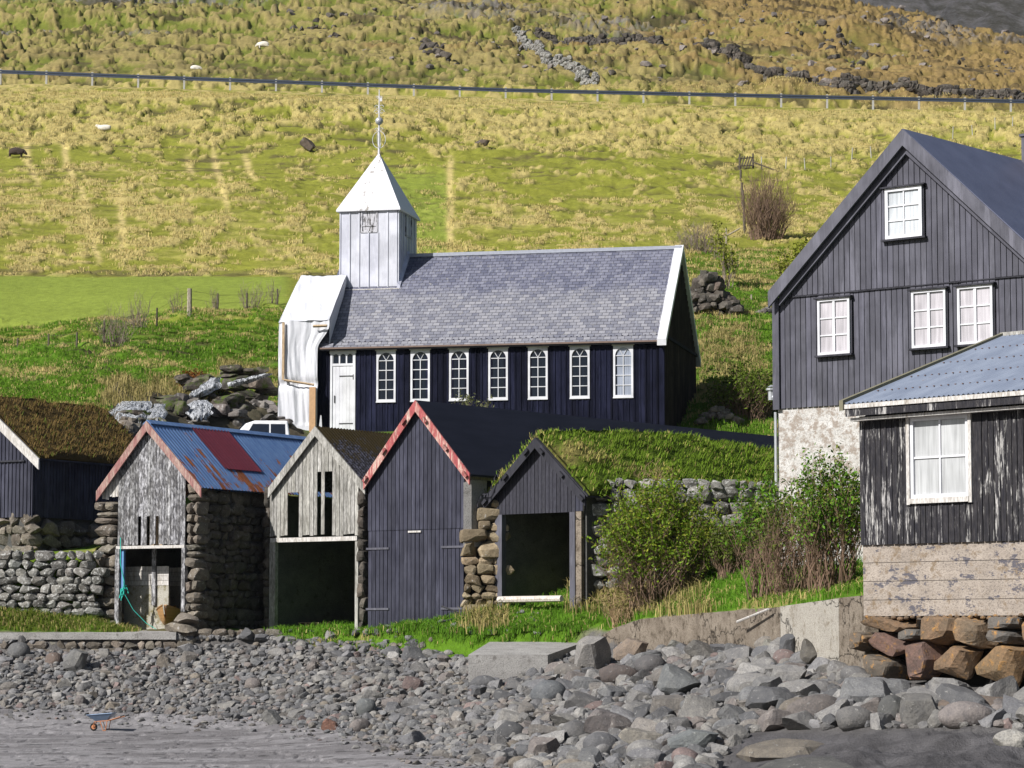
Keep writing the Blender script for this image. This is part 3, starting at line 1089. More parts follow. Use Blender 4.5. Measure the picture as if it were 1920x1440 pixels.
def make_window(parent, s0, s1, z0, z1, y, nx, nz, fw, bw, gmat, fmat=None, depth=.09, split=False, hood=None, label=None, recess=.05):
    fmat = fmat or M['white_paint']
    mb = MB()
    mb.cc = (1, 1, 1)
    mb.box(s0, s1, y - depth, y, z0, z0 + fw)
    mb.box(s0, s1, y - depth, y, z1 - fw, z1)
    mb.box(s0, s0 + fw, y - depth + .003, y, z0 + fw, z1 - fw)
    mb.box(s1 - fw, s1, y - depth + .003, y, z0 + fw, z1 - fw)
    win = mb.build('window', fmat, parent)
    if label: win['label'] = label
    b = MB()
    b.cc = (1, 1, 1)
    a0, a1, c0, c1 = s0 + fw, s1 - fw, z0 + fw, z1 - fw
    yy = y - depth + .03
    if split:
        mid = (a0 + a1) / 2
        b.box(mid - fw * .55, mid + fw * .55, yy - .012, yy + .03, c0, c1)
        halves = [(a0, mid - fw * .55), (mid + fw * .55, a1)]
    else:
        halves = [(a0, a1)]
        for k in range(1, nx):
            x = a0 + (a1 - a0) * k / nx
            b.box(x - bw / 2, x + bw / 2, yy, yy + .03, c0, c1)
    for (h0, h1) in halves:
        for k in range(1, nz):
            zz = c0 + (c1 - c0) * k / nz
            if split or nx == 1: b.box(h0, h1, yy + .004, yy + .026, zz - bw / 2, zz + bw / 2)
            else:
                xs = [h0] + [h0 + (h1 - h0) * q_ / nx for q_ in range(1, nx)] + [h1]
                for q_ in range(nx): b.box(xs[q_] + (bw / 2 if q_ else 0), xs[q_ + 1] - (bw / 2 if q_ < nx - 1 else 0), yy + .002, yy + .028, zz - bw / 2, zz + bw / 2)
    b.build('glazing_bar', fmat, win)
    boxes('pane', gmat, win, (a0, a1, yy + .035, yy + .05, c0, c1))
    if hood:
        e = hood
        boxes('drip_board', M['trim_black'], win, (s0 - e, s1 + e, y - depth - .07, y, z1 + .004, z1 + .05), (s0 - e, s1 + e, y - depth - .05, y, z0 - .06, z0 - .004),
              (s0 - .05, s0 - .003, y - depth * .5, y, z0 - .002, z1 + .002), (s1 + .003, s1 + .05, y - depth * .5, y, z0 - .002, z1 + .002))
    return win

def verge(parent, sL, zL, sA, zA, sR, zR, y, wd, mat, th=.05, name='verge_board', caps=None):
    for (a, za, b, zb_) in ((sL, zL, sA, zA), (sR, zR, sA, zA)):
        mb = MB()
        mb.cc = (1, 1, 1)
        d = Vector((b - a, 0, zb_ - za)).normalized()
        k = wd / abs(d.x)
        poly = [(a, za - k), (b, zb_ - k), (b, zb_), (a, za)]
        if a > b: poly = poly[::-1]
        mb.prism(poly, y - th, y)
        v = mb.build(name, mat, parent)
        if caps:
            for t in caps:
                c = MB()
                px_, pz_ = a + (b - a) * t, za + (zb_ - za) * t - k * .5
                c.cc = (.75, .75, .75)
                q1 = d * .11
                q2 = Vector((-d.z, 0, d.x)) * .05
                o_ = Vector((px_, 0, pz_))
                pts = [o_ - q1 - q2, o_ + q1 - q2, o_ + q1 + q2, o_ - q1 + q2]
                c.hexa([(p.x, y - th - .10, p.z) for p in pts], [(p.x, y - th + .01, p.z) for p in pts])
                c.build('purlin_end', mat, v)

def roof_slab(name, mat, parent, e, r, y0, y1, th=.06):
    """one slope: e=(s,z) eave, r=(s,z) ridge"""
    mb = MB()
    mb.cc = (1, 1, 1)
    poly = [(e[0], e[1] - th), (r[0], r[1] - th), (r[0], r[1]), (e[0], e[1])]
    if e[0] > r[0]: poly = poly[::-1]
    mb.prism(poly, y0, y1)
    return mb.build(name, mat, parent)

def turf_roof(parent, e, r, y0, y1, th=.30, seed=1, lump=.14, sag=0.0, per=7, hh=.22, dens=26, dry=.35, gr=VIVID * .85, dr=STRAW * .6, hang=.2):
    """thick turf on one slope, with its grass; both are one 'turf' part, the grass a sub-part"""
    n, m = int((y1 - y0) / .12) + 2, 22
    yy = np.linspace(y0, y1, n)
    tt = np.linspace(-.0, 1, m)
    Tt, Yy = np.meshgrid(tt, yy)
    S = e[0] + (r[0] - e[0]) * Tt
    Z = e[1] + (r[1] - e[1]) * Tt
    d = np.array([r[0] - e[0], r[1] - e[1]])
    L = np.linalg.norm(d)
    nx, nz = -d[1] / L, d[0] / L
    if nz < 0: nx, nz = -nx, -nz
    k = fbm(Yy * .9 + seed, Tt * L * 1.1, 4, seed + 300, .6)
    k2 = fbm(Yy * .35 + seed, Tt * L * .25, 3, seed + 310)
    H = th * np.minimum(1, (Tt * L) / .25 + .15) + lump * (k - .5) * 2.4 + lump * 1.5 * (k2 - .5)
    H = np.maximum(H * (.25 + .75 * sst(0, .7, Yy - y0)), .04)
    X = S + nx * H
    Zt = Z + nz * H - sag * np.sin(np.pi * (Yy - y0) / (y1 - y0))
    top = np.stack([X, Yy, Zt], -1)
    bot = np.stack([S, Yy, Z], -1)
    V = np.concatenate([top.reshape(-1, 3), bot.reshape(-1, 3)])
    i = np.arange((n - 1) * (m - 1))
    q0 = (i // (m - 1)) * m + i % (m - 1)
    Fa = np.stack([q0, q0 + 1, q0 + m + 1, q0 + m], -1)
    N0 = n * m
    def strip(ids):
        ids = np.array(ids)
        return np.stack([ids[:-1], ids[1:], ids[1:] + N0, ids[:-1] + N0], -1)
    ed = [strip(np.arange(m)), strip(np.arange(m) + (n - 1) * m), strip(np.arange(n) * m), strip(np.arange(n) * m + m - 1)]
    drym = sst(.42, .62, k * .5 + k2 * .5 + (dry - .35))
    C = gr * (1 - drym[..., None]) * .55 + dr * drym[..., None] * .6
    C = np.concatenate([C.reshape(-1, 3), C.reshape(-1, 3) * .6])
    o = npmesh('turf', V, np.concatenate([Fa, Fa[:, ::-1] + N0] + ed), M['ground'], parent, C, True)
    rr = np.random.RandomState(seed)
    cnt = int((y1 - y0) * L * dens)
    iy = rr.rand(cnt) * (n - 1)
    it = rr.rand(cnt) * (m - 1)
    i0, j0 = iy.astype(int), it.astype(int)
    fi, fj = (iy - i0)[:, None], (it - j0)[:, None]
    pt = (top[i0, j0] * (1 - fj) + top[i0, np.minimum(j0 + 1, m - 1)] * fj) * (1 - fi) + (top[np.minimum(i0 + 1, n - 1), j0] * (1 - fj) + top[np.minimum(i0 + 1, n - 1), np.minimum(j0 + 1, m - 1)] * fj) * fi
    nr_ = np.broadcast_to(np.array([nx * .5, 0, .87]), pt.shape)
    g = blades('grass', pt, per, hh, .5, .014, .09, (gr, dr), .6, .5, None, None, seed, nr_, None, drym[i0, j0] * .8 + .1)
    g.parent = o
    return o

# ================================================================ THE CHURCH
fr = Frame(592, 800, 116, 12.5)
ZB = 11.3
ch = root(fr, 'church', 'long tarred black church with slate roof and white square belfry', 'church', ZB)
LEN = fr.front(1243, 700)[0]
zE0 = (fr.front(592, 655)[1] + fr.front(1243, 641)[1]) / 2
WID = 8.9
zR = zE0 + 4.55
OV = .28
zEd = (fr.front(592, 650, -.3)[1] + fr.front(1243, 637, -.3)[1]) / 2
SL = (zR - zEd) / (WID / 2 + OV)
zE = zR - SL * WID / 2
core = MB(); core.cc = (.5, .5, .5)
core.prism([(.03, ZB - .6), (.03, zE), (.03, zE)], 0, 0) if False else None
core.hexa([(.03, .03, ZB - 1), (LEN - .03, .03, ZB - 1), (LEN - .03, WID - .03, ZB - 1), (.03, WID - .03, ZB - 1)],
          [(.03, .03, zE - .02), (LEN - .03, .03, zE - .02), (LEN - .03, WID - .03, zE - .02), (.03, WID - .03, zE - .02)])
# gable body
core.add([(.03, .03, zE - .01), (.03, WID - .03, zE - .01), (.03, WID / 2, zR - .12), (LEN - .03, .03, zE - .01), (LEN - .03, WID - .03, zE - .01), (LEN - .03, WID / 2, zR - .12)],
         [(0, 2, 1), (3, 4, 5), (0, 3, 5, 2), (1, 2, 5, 4), (0, 1, 4, 3)])
core.build('wall_core', M['boards_tar'], ch)
wpx = [(705, 744, 657, 753), (769, 808, 656, 750), (841, 881, 655, 748), (914, 955, 653, 748), (989, 1029, 651, 748), (1067, 1108, 650, 748), (1148, 1190, 649, 746)]
wz = [fr.front((a + b) / 2, c)[1] for a, b, c, d in wpx]
zt = sum(wz) / 7
zbm = sum(fr.front((a + b) / 2, d)[1] for a, b, c, d in wpx) / 7
W7 = []
for a, b, c, d in wpx:
    sa, sb = fr.front(a, 700)[0], fr.front(b, 700)[0]
    m_ = (sa + sb) / 2
    W7.append((m_ - .42, m_ + .42))
dsa, dsb = fr.front(620, 700)[0], fr.front(667, 700)[0]
dzt = fr.front(640, 659)[1]
holes = [(a + .08, b - .08, zbm + .08, zt - .08) for a, b in W7] + [(dsa + .05, dsb - .05, ZB, dzt - .05)]
planks('wall', M['boards_tar'], ch, 0, LEN, ZB - 1, lambda s: zE - .03, y=0, w=.24, gap=.02, th=.03, holes=holes, seed=3, tint=.5, batten=.07)
gt = lambda t: zE + (zR - zE) * (1 - abs(t - WID / 2) / (WID / 2)) - .1
planks('end_wall', M['boards_brown'], ch, 0, WID, ZB - 1, gt, y=LEN, w=.24, gap=.02, th=.03, seed=4, tint=.3, axis='y', out=1, batten=.08)
boxes('end_wall_moulding', M['boards_tar'], ch, (LEN + .06, LEN + .12, -.02, WID + .02, zE - .12, zE))
boxes('corner_board', M['boards_tar'], ch, (LEN - .14, LEN + .07, -.075, -.001, ZB - 1, zE - .05))
# roof of slates
dzo = OV * SL
q = N('grey roof slate', .72, .35)
uvz = q.sep(q.obj())
cmb = q.n('ShaderNodeCombineXYZ')
q.set(cmb.inputs[0], uvz[0])
q.set(cmb.inputs[1], q.math('MULTIPLY', uvz[2], 1.41))
bk = q.n('ShaderNodeTexBrick')
bk.offset = .5
bk.inputs['Scale'].default_value = 1.0
bk.inputs['Brick Width'].default_value = .29
bk.inputs['Row Height'].default_value = .20
bk.inputs['Mortar Size'].default_value = .010
bk.inputs['Mortar Smooth'].default_value = .2
bk.inputs['Bias'].default_value = 0.0
bk.inputs['Color1'].default_value = (.125, .130, .165, 1)
bk.inputs['Color2'].default_value = (.245, .245, .27, 1)
bk.inputs['Mortar'].default_value = (.045, .045, .055, 1)
q.t.links.new(cmb.outputs[0], bk.inputs['Vector'])
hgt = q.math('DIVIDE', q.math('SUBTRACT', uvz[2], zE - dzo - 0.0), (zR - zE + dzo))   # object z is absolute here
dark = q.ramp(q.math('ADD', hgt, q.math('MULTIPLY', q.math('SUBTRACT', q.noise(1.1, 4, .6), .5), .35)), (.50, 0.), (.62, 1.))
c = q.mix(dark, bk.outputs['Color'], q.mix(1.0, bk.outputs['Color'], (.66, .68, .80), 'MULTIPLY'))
c = q.mix(q.ramp(q.noise(2.2, 5, .7, sc=(3.0, 1, .45)), (.55, 0.), (.72, .65)), c, (.30, .31, .36))
c = q.mix(q.ramp(q.noise(6, 5, .7, loc=(3, 3, 3)), (.58, 0.), (.7, .6)), c, (.30, .29, .26))
q.base(c)
q.bump(q.math('SUBTRACT', 1.0, bk.outputs['Fac']), .02, .9)
M['slate'] = q.m
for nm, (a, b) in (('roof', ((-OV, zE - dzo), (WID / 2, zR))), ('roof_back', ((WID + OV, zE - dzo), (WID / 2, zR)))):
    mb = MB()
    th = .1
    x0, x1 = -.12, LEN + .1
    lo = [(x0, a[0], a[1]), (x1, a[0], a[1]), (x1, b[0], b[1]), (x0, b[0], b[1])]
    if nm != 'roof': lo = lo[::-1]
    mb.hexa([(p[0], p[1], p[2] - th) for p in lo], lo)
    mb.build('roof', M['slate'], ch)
boxes('ridge_cap', simple('lead ridge', (.30, .32, .38), .6), ch, (2.0, LEN + .1, WID / 2 - .16, WID / 2 + .16, zR - .10, zR + .05))
boxes('eaves_board', M['trim_black'], ch, (-.15, LEN + .12, -OV - .0, -OV + .09, zE - dzo - .15, zE - dzo - .10))
boxes('gutter', simple('rusty gutter', (.16, .11, .09), .7), ch, (-.15, LEN + .12, -OV - .05, -OV - .002, zE - dzo - .095, zE - dzo - .03))
# white verge boards at the right gable
for sgn in (0, 1):
    mb = MB(); mb.cc = (1, 1, 1)
    ye = -OV - .08 if not sgn else WID + OV + .08
    zz_ = zE - (OV + .08) * SL
    ym = WID / 2
    x0, x1 = LEN - .18, LEN + .20
    A = [(x0, ye, zz_ - .18), (x1, ye, zz_ - .18), (x1, ym, zR - .18), (x0, ym, zR - .18)]
    B = [(x0, ye, zz_ + .09), (x1, ye, zz_ + .09), (x1, ym, zR + .09), (x0, ym, zR + .09)]
    if sgn: A, B = A[::-1], B[::-1]
    mb.hexa(A, B)
    mb.build('verge_board', M['white_paint'], ch)
# arched windows
def arch_window(parent, s0, s1, z0, z1, y, gm, label=None):
    fw = .085
    mb = MB(); mb.cc = (1, 1, 1)
    a0, a1, b0 = s0 + fw, s1 - fw, z0 + fw
    rad = (a1 - a0) / 2
    mx = (a0 + a1) / 2
    zs = z1 - fw - rad
    inner = [(a0, b0), (a0, zs)] + [(mx - rad * math.cos(t), zs + rad * math.sin(t)) for t in [math.pi * i / 12 for i in range(1, 12)]] + [(a1, zs), (a1, b0)]
    def outp(p):
        if p[1] <= b0 + .001: return (s0 if p[0] < mx else s1, z0)
        if p[1] <= zs + .001: return (s0 if p[0] < mx else s1, zs)
        t = math.atan2(p[1] - zs, p[0] - mx)
        dx, dz = math.cos(t), math.sin(t)
        k = min((s1 - mx) / max(abs(dx), 1e-6), (z1 - zs) / max(dz, 1e-6))
        return (mx + dx * k, zs + dz * k)
    outer = [outp(p) for p in inner]
    n = len(inner)
    yf, yb = y - .07, y
    vs = [(p[0], yf, p[1]) for p in inner] + [(p[0], yf, p[1]) for p in outer] + [(p[0], yb, p[1]) for p in inner] + [(p[0], yb, p[1]) for p in outer]
    fs = []
    for i in range(n):
        j = (i + 1) % n
        fs += [(i, j, n + j, n + i), (2 * n + i, 2 * n + j, j, i), (n + i, n + j, 3 * n + j, 3 * n + i)]
    mb.add(vs, fs)
    # fill the two corners above the arch
    for sx, i0 in ((s0, None), (s1, None)):
        pts = [p for p in outer if abs(p[0] - sx) < 1e-6 and p[1] >= zs - .001]
        top_ = [p for p in outer if abs(p[1] - z1) < 1e-6]
        e = min(top_, key=lambda p: abs(p[0] - sx))
        hi_ = max(pts, key=lambda p: p[1])
        vv = [(sx, yf, z1), (e[0], yf, z1), (hi_[0], yf, hi_[1])]
        mb.add(vv, [(0, 1, 2)])
    mb.box(s0 - .05, s1 + .05, yf - .03, yb, z1 + .002, z1 + .045)
    mb.box(s0 - .01, s1 + .01, yf - .03, yb, z0 - .05, z0 - .002)
    win = mb.build('window', M['white_paint'], parent)
    if label: win['label'] = label
    b = MB(); b.cc = (1, 1, 1)
    bw = .032
    yy = y - .045
    b.box(mx - bw / 2, mx + bw / 2, yy, yy + .03, b0, zs)
    for k in range(0, 4):
        zz = b0 + (zs - b0) * (k + 1) / 4
        b.box(a0, mx - bw / 2, yy + .003, yy + .028, zz - bw / 2, zz + bw / 2)
        b.box(mx + bw / 2, a1, yy + .003, yy + .028, zz - bw / 2, zz + bw / 2)
    for sg in (-1, 1):
        b.tube((mx, yy + .015, zs), (mx + sg * rad * .52, yy + .015, zs + rad * .86), bw / 2, n=4)
    b.build('glazing_bar', M['white_paint'], win)
    pn = MB()
    pn.prism([(p[0], p[1]) for p in inner], yy + .036, yy + .05)
    pn.build('pane', gm, win)
    return win
for k, (a, b) in enumerate(W7):
    arch_window(ch, a, b, zbm, zt, 0, M['glass_pale'] if k == 6 else M['glass_dark'], 'arched window with pale panes' if k == 6 else None)
# door
fw = .09
zd = fr.front(640, 684)[1]
mb = MB(); mb.cc = (1, 1, 1)
mb.box(dsa, dsa + fw, -.07, 0, ZB, dzt - fw); mb.box(dsb - fw, dsb, -.07, 0, ZB, dzt - fw); mb.box(dsa - .03, dsb + .03, -.09, 0, dzt - fw, dzt + .04)
mb.box(dsa + fw, dsb - fw, -.065, 0, zd - .05, zd + .05)
dr = mb.build('door_frame', M['white_paint'], ch)
boxes('transom_pane', M['glass_dark'], dr, (dsa + fw, dsb - fw, -.02, .0, zd + .05, dzt - fw))
mb = MB(); mb.cc = (1, 1, 1)
tw = (dsb - dsa - 2 * fw)
for k in range(4):
    x = dsa + fw + tw * k / 3
    mb.box(x - .03, x + .03, -.045, -.021, zd + .05, dzt - fw)
for k in range(3):
    x0 = dsa + fw + tw * k / 3 + .03
    x1 = dsa + fw + tw * (k + 1) / 3 - .03
    mxx = (x0 + x1) / 2
    rr_ = (x1 - x0) / 2
    zc = dzt - fw - rr_ - .02
    ap = [(mxx - rr_ * math.cos(math.pi * i / 8), zc + rr_ * math.sin(math.pi * i / 8)) for i in range(9)]
    for i in range(8):
        mb.prism([ap[i], ap[i + 1], (ap[i + 1][0], dzt - fw), (ap[i][0], dzt - fw)][::-1], -.042, -.022)
mb.build('transom_bar', M['white_paint'], dr)
dd = planks('door', M['white_paint'], ch, dsa + fw, dsb - fw, ZB + .05, lambda s: zd - .055, y=-.01, w=.15, gap=.006, th=.025, seed=5, tint=.02)
hz = fr.front(655, 705)[1]
hz2 = fr.front(655, 794)[1]
boxes('hinge', M['iron'], dd, (dsb - fw - .62, dsb - fw, -.055, -.034, hz - .02, hz + .02), (dsb - fw - .02, dsb - fw + .02, -.075, -.055, hz - .16, hz + .06))
boxes('hinge', M['iron'], dd, (dsb - fw - .62, dsb - fw, -.055, -.034, hz2 - .02, hz2 + .02))
hz = fr.front(630, 748)[1]
boxes('handle', M['iron'], dd, (dsa + fw + .08, dsa + fw + .12, -.07, -.034, hz - .17, hz + .14))

# belfry
b0s, zbb = fr.front(638, 525, 2.85)
b1s = fr.front(745, 525, 2.85)[0]
bzt = fr.front(690, 393, 2.85)[1]
by0, by1 = 2.85, 6.05
zbot = zE + by0 * SL - .15
bel = boxes('belfry', M['white_panel'], ch, (b0s + .03, b1s - .03, by0 + .03, by1 - .03, zbot - .6, bzt))
_bp = dict(tint=.05, gap=.01, batten=.05)
def sub(o, par):
    o.parent = par
    o.location = (0, 0, 0)
    return o
vz = lambda s: bzt - .0
h0, hz0 = fr.front(677, 437, by0)
h1, hz1 = fr.front(709, 394, by0)
sub(planks('belfry_cladding', M['white_panel'], None, b0s, b1s, zbot, vz, y=by0, w=.42, th=.035, seed=8, holes=[(h0, h1, hz0, hz1)], **_bp), bel)
sub(planks('belfry_cladding', M['white_panel'], None, by0, by1, zbot - .5, vz, y=b1s, w=.45, th=.035, seed=9, axis='y', out=1, **_bp), bel)
boxes('belfry_sill', M['worn_white'], bel, (b0s - .1, b1s + .12, by0 - .20, by0 - .03, zbot - .09, zbot + .0))
# side flashing running up the slope
mb = MB(); mb.cc = (.9, .9, .95)
rz = lambda t: zE + t * SL
mb.hexa([(b1s + .03, by0 - .15, rz(by0 - .15)), (b1s + .17, by0 - .15, rz(by0 - .15)), (b1s + .17, WID / 2, zR), (b1s + .03, WID / 2, zR)],
        [(b1s + .03, by0 - .15, rz(by0 - .15) + .22), (b1s + .17, by0 - .15, rz(by0 - .15) + .1), (b1s + .17, WID / 2, zR + .1), (b1s + .03, WID / 2, zR + .22)])
mb.build('flashing', M['white_panel'], bel)
# hatch with flaking paint
mb = MB(); mb.cc = (1, 1, 1)
mb.box(h0, h1, by0 - .03, by0 + .03, hz0, hz1)
hw = .07
mb.box(h0, h0 + hw, by0 - .07, by0 - .031, hz0, hz1); mb.box(h1 - hw, h1, by0 - .07, by0 - .031, hz0, hz1)
mb.box(h0 + hw, h1 - hw, by0 - .068, by0 - .031, hz0, hz0 + hw)
mb.box(h0 + hw, h1 - hw, by0 - .06, by0 - .031, hz0 + .28, hz0 + .34)
q = worn_mat('flaking white hatch', (.56, .56, .60), (.54, .54, .58), (.05, .045, .04), lo=.53, hi=.56, scv=2.6)
mb.build('hatch', q, bel)
mb = MB(); mb.cc = (1, 1, 1)
t0, t1 = by0 + 1.15, by0 + 2.2
mb.box(b1s + .036, b1s + .08, t0, t1, hz0 - .02, hz0 + .06); mb.box(b1s + .036, b1s + .08, t0, t0 + .06, hz0 + .06, hz1); mb.box(b1s + .036, b1s + .08, t1 - .06, t1, hz0 + .06, hz1)
mb.build('hatch', q, bel)
# pyramid roof
e = .16
es = [(b0s - e, by0 - e, bzt), (b1s + e, by0 - e, bzt), (b1s + e, by1 + e, bzt), (b0s - e, by1 + e, bzt)]
zap = fr.front(712, 286, (by0 + by1) / 2)[1]
bc = ((b0s + b1s) / 2, (by0 + by1) / 2)
qq = N('white sheet roof', .5, .4)
c = qq.mix(qq.ramp(qq.noise(3.2, 6, .75, sc=(1.2, 1, .8)), (.56, 0.), (.60, .85)), (.62, .62, .66), (.20, .18, .15))
c = qq.mix(qq.ramp(qq.math('ABSOLUTE', qq.math('SUBTRACT', qq.sep(qq.obj(loc=(-bc[0], -bc[1], 0)))[0], 0.0)), (.30, 1.), (.55, 0.)), (.62, .62, .66), c)
qq.base(c)
mb = MB()
mb.add(es + [(bc[0], bc[1], zap)] + [(p[0], p[1], bzt - .07) for p in es], [(0, 1, 4), (1, 2, 4), (2, 3, 4), (3, 0, 4), (0, 5, 6, 1), (1, 6, 7, 2), (2, 7, 8, 3), (3, 8, 5, 0), (5, 8, 7, 6)])
mb.build('belfry_roof', qq.m, bel)
sp_ = MB()
def bz(py): return fr.front(712, py, bc[1])[1]
sp_.tube((bc[0], bc[1], zap - .1), (bc[0], bc[1], bz(252)), .055, .045, 8)
sp_.tube((bc[0], bc[1], bz(252)), (bc[0], bc[1], bz(168)), .04, .02, 8)
for z_, r_, w_ in ((bz(262), .26, .013), ):
    for sg in (-1, 1):
        for dr_ in ((1, 0), (0, 1)):
            pts = [(bc[0] + dr_[0] * sg * (.30 * math.sin(t)), bc[1] + dr_[1] * sg * (.30 * math.sin(t)), z_ + .38 * math.cos(t)) for t in [math.pi * i / 10 for i in range(11)]]
            sp_.path(pts, .014, 4)
def scroll(cx, cz, r_, sg):
    pts = [(bc[0] + sg * (cx + r_ * (1 - t / 9) * math.cos(t)), bc[1], cz + r_ * (1 - t / 9) * math.sin(t)) for t in [i * .5 for i in range(13)]]
    sp_.path(pts, .013, 4)
for sg in (-1, 1):
    scroll(.12, bz(210), .12, sg); scroll(.10, bz(201), .11, sg); scroll(.10, bz(243), .09, sg); scroll(.07, bz(183), .07, sg)
spo = sp_.build('spire', M['spire'], bel)
mb = MB(); mb.ball((bc[0], bc[1], bz(227)), .175, 16, 10)
mb.build('spire_ball', simple('grey metal ball', (.42, .43, .46), .4, .3), spo, True)
mb = MB(); mb.box(bc[0] - .02, bc[0] + .13, bc[1] - .01, bc[1] + .01, bz(190), bz(183))
mb.build('vane', M['spire'], spo)

# ---------------------------------------------------------------- white sheeting on the left gable
sx0 = fr.front(524, 700, -.3)[0]
wr = root(fr, 'plastic_sheeting', 'crumpled white plastic sheeting wrapped over the left end of the black church', 'plastic sheet', ZB)
q = N('white plastic sheet', .45, .4)
wv = q.noise(1.6, 5, .62, sc=(2.6, 2.6, .45), dist=1.2)
q.base((.56, .57, .61))
q.bump(q.math('ADD', wv, q.math('MULTIPLY', q.noise(5, 4, .7), .3)), .05, .6)
M['sheet'] = q.m
def cloth(name, fn, nu, nv, amp, seed, par, thick=True):
    U_, V_ = np.meshgrid(np.linspace(0, 1, nu), np.linspace(0, 1, nv))
    Pq = fn(U_, V_, (fbm(U_ * 4 + V_ + seed, V_ * 1.6, 3, seed, .5) - .5) * amp + (fbm(U_ * 10 + V_ * 5, V_ * 2.5 - U_ * 2, 2, seed + 5, .5) - .5) * amp * .35)
    top_ = Pq.reshape(-1, 3)
    i = np.arange((nu - 1) * (nv - 1))
    q0 = (i // (nu - 1)) * nu + i % (nu - 1)
    Fa = np.stack([q0, q0 + 1, q0 + nu + 1, q0 + nu], -1)
    return npmesh(name, top_, Fa, M['sheet'], par, None, True)
zsh = fr.front(524, 602, -.35)[1]
sr = fr.front(596, 700, -.35)[0]
# the covered body of scaffolding: box with sloping top
k_ = SL
kk = (fr.front(600, 519, 2.7)[1] - zsh) / 3.12
xr_top = fr.front(648, 517, 2.7)[0]
def f_front(U_, V_, n_):
    z = ZB - 1.3 + (zsh - ZB + 1.3) * V_
    xr = sr + (fr.front(618, 700, -.35)[0] - sr) * sst(fr.front(600, 655, -.35)[1], fr.front(600, 610, -.35)[1], z)
    x = sx0 + (xr - sx0) * U_
    return np.stack([x, -.42 - n_ * .9 * (V_ > .3) - n_ * .2 + .10 * np.exp(-((V_ - .57) / .03) ** 2), z], -1)
cloth('front_sheet', f_front, 60, 80, .24, 3, wr)
def f_top(U_, V_, n_):
    y = -.45 + 3.25 * V_
    x0 = sx0 - .02 + .0 * V_
    x1 = fr.front(618, 608, -.35)[0] * (1 - V_) + xr_top * V_
    z = zsh + (y + .42) * kk + n_ * .3 - .12
    return np.stack([x0 + (x1 - x0) * U_, y, z + .12], -1)
cloth('top_sheet', f_top, 50, 60, .5, 13, wr)
def f_flat(U_, V_, n_):
    y = 2.8 + 4.5 * V_
    z = zsh + 3.22 * kk + n_ * .2 - V_ * .6
    return np.stack([sx0 + (b0s - .05 - sx0) * U_, y, z], -1)
cloth('back_sheet', f_flat, 20, 20, .2, 14, wr)
def f_side(U_, V_, n_):
    y = -.42 + 8.4 * U_
    zt_ = zsh + np.clip(y + .42, 0, 3.22) * kk - .6 * np.clip((y - 2.8) / 4.5, 0, 2) - .03
    z = ZB - 1.3 + (zt_ - ZB + 1.3) * V_
    return np.stack([sx0 + n_ * .3, y, z], -1)
cloth('side_sheet', f_side, 40, 40, .4, 23, wr)
# valance hanging over the slope's right edge
def f_val(U_, V_, n_):
    y = -.45 + 3.25 * U_
    x1 = (fr.front(618, 608, -.35)[0] * (1 - U_) + xr_top * U_)
    z = zsh + (y + .42) * kk
    zl = z - .30 - .75 * (1 - U_) ** .7
    return np.stack([x1 + .02 + n_ * .15, y, z * V_ + zl * (1 - V_)], -1)
cloth('edge_sheet', f_val, 30, 8, .3, 33, wr)
b1 = MB(); b1.cc = (1, 1, 1)
x_, z_ = fr.front(532, 715, -.5)
b1.box(x_ - .05, x_ + .05, -.62, -.56, z_ + .05, fr.front(532, 605, -.5)[1])
b1.build('timber_batten', M['raw_wood'], wr)
p0 = fr.front(534, 713, -.5); p1 = fr.front(590, 722, -.5)
mb = MB(); mb.cc = (1, 1, 1); mb.tube((p0[0], -.6, p0[1]), (p1[0], -.6, p1[1]), .05, n=4); mb.build('timber_batten', M['raw_wood'], wr)
p0 = fr.front(588, 612, -.55); p1 = fr.front(614, 611, -.55)
mb = MB(); mb.cc = (1, 1, 1); mb.tube((p0[0], -.62, p0[1]), (p1[0], -.62, p1[1]), .06, n=4); mb.build('timber_batten', M['raw_wood'], wr)
p0 = fr.front(581, 726, -.5); p1 = fr.front(592, 815, -.5)
boxes('board_panel', simple('tan fibreboard', (.42, .26, .14), .8), wr, (p0[0], p1[0], -.58, -.54, ZB - 1, p0[1]))
# ================================================================ BOATHOUSES
def gpts(fr, l, a, r, y=0.0):
    L = fr.front(*l, y); A = fr.front(*a, y); R = fr.front(*r, y)
    ze = (L[1] + R[1]) / 2
    sA = A[0]
    return L[0], ze, sA, A[1], R[0]

# --- black boathouse with red verge boards (closed, long dark roof)
fr = Frame(690, 1168, 92.7, 38.5)
zb = 3.3
bh = root(fr, 'boathouse', 'tall black boathouse with flaking red verge boards and closed plank doors', 'boathouse', zb)
sL, zE_, sA, zA, sR = gpts(fr, (681, 897), (778, 750), (880, 887), -.25)
wL, wR = 0.0, fr.front(872, 1000)[0]
Lb = 25.0
top = gtop(sL, zE_, sA, zA, sR, zE_, .16)
mb = MB(); mb.cc = (.6, .6, .6)
mb.prism([(wL + .02, zb - 1), (wR - .02, zb - 1), (wR - .02, top(wR) - .05), (sA, zA - .25), (wL + .02, top(wL) - .05)], .03, Lb)
mb.build('wall_core', M['boards_dark'], bh)
zseam = fr.front(780, 994)[1]
planks('wall', M['boards_dark'], bh, wL, wR, zseam + .02, top, w=.175, gap=.026, th=.04, seed=11, tint=.13)
dm = (wL + wR) / 2
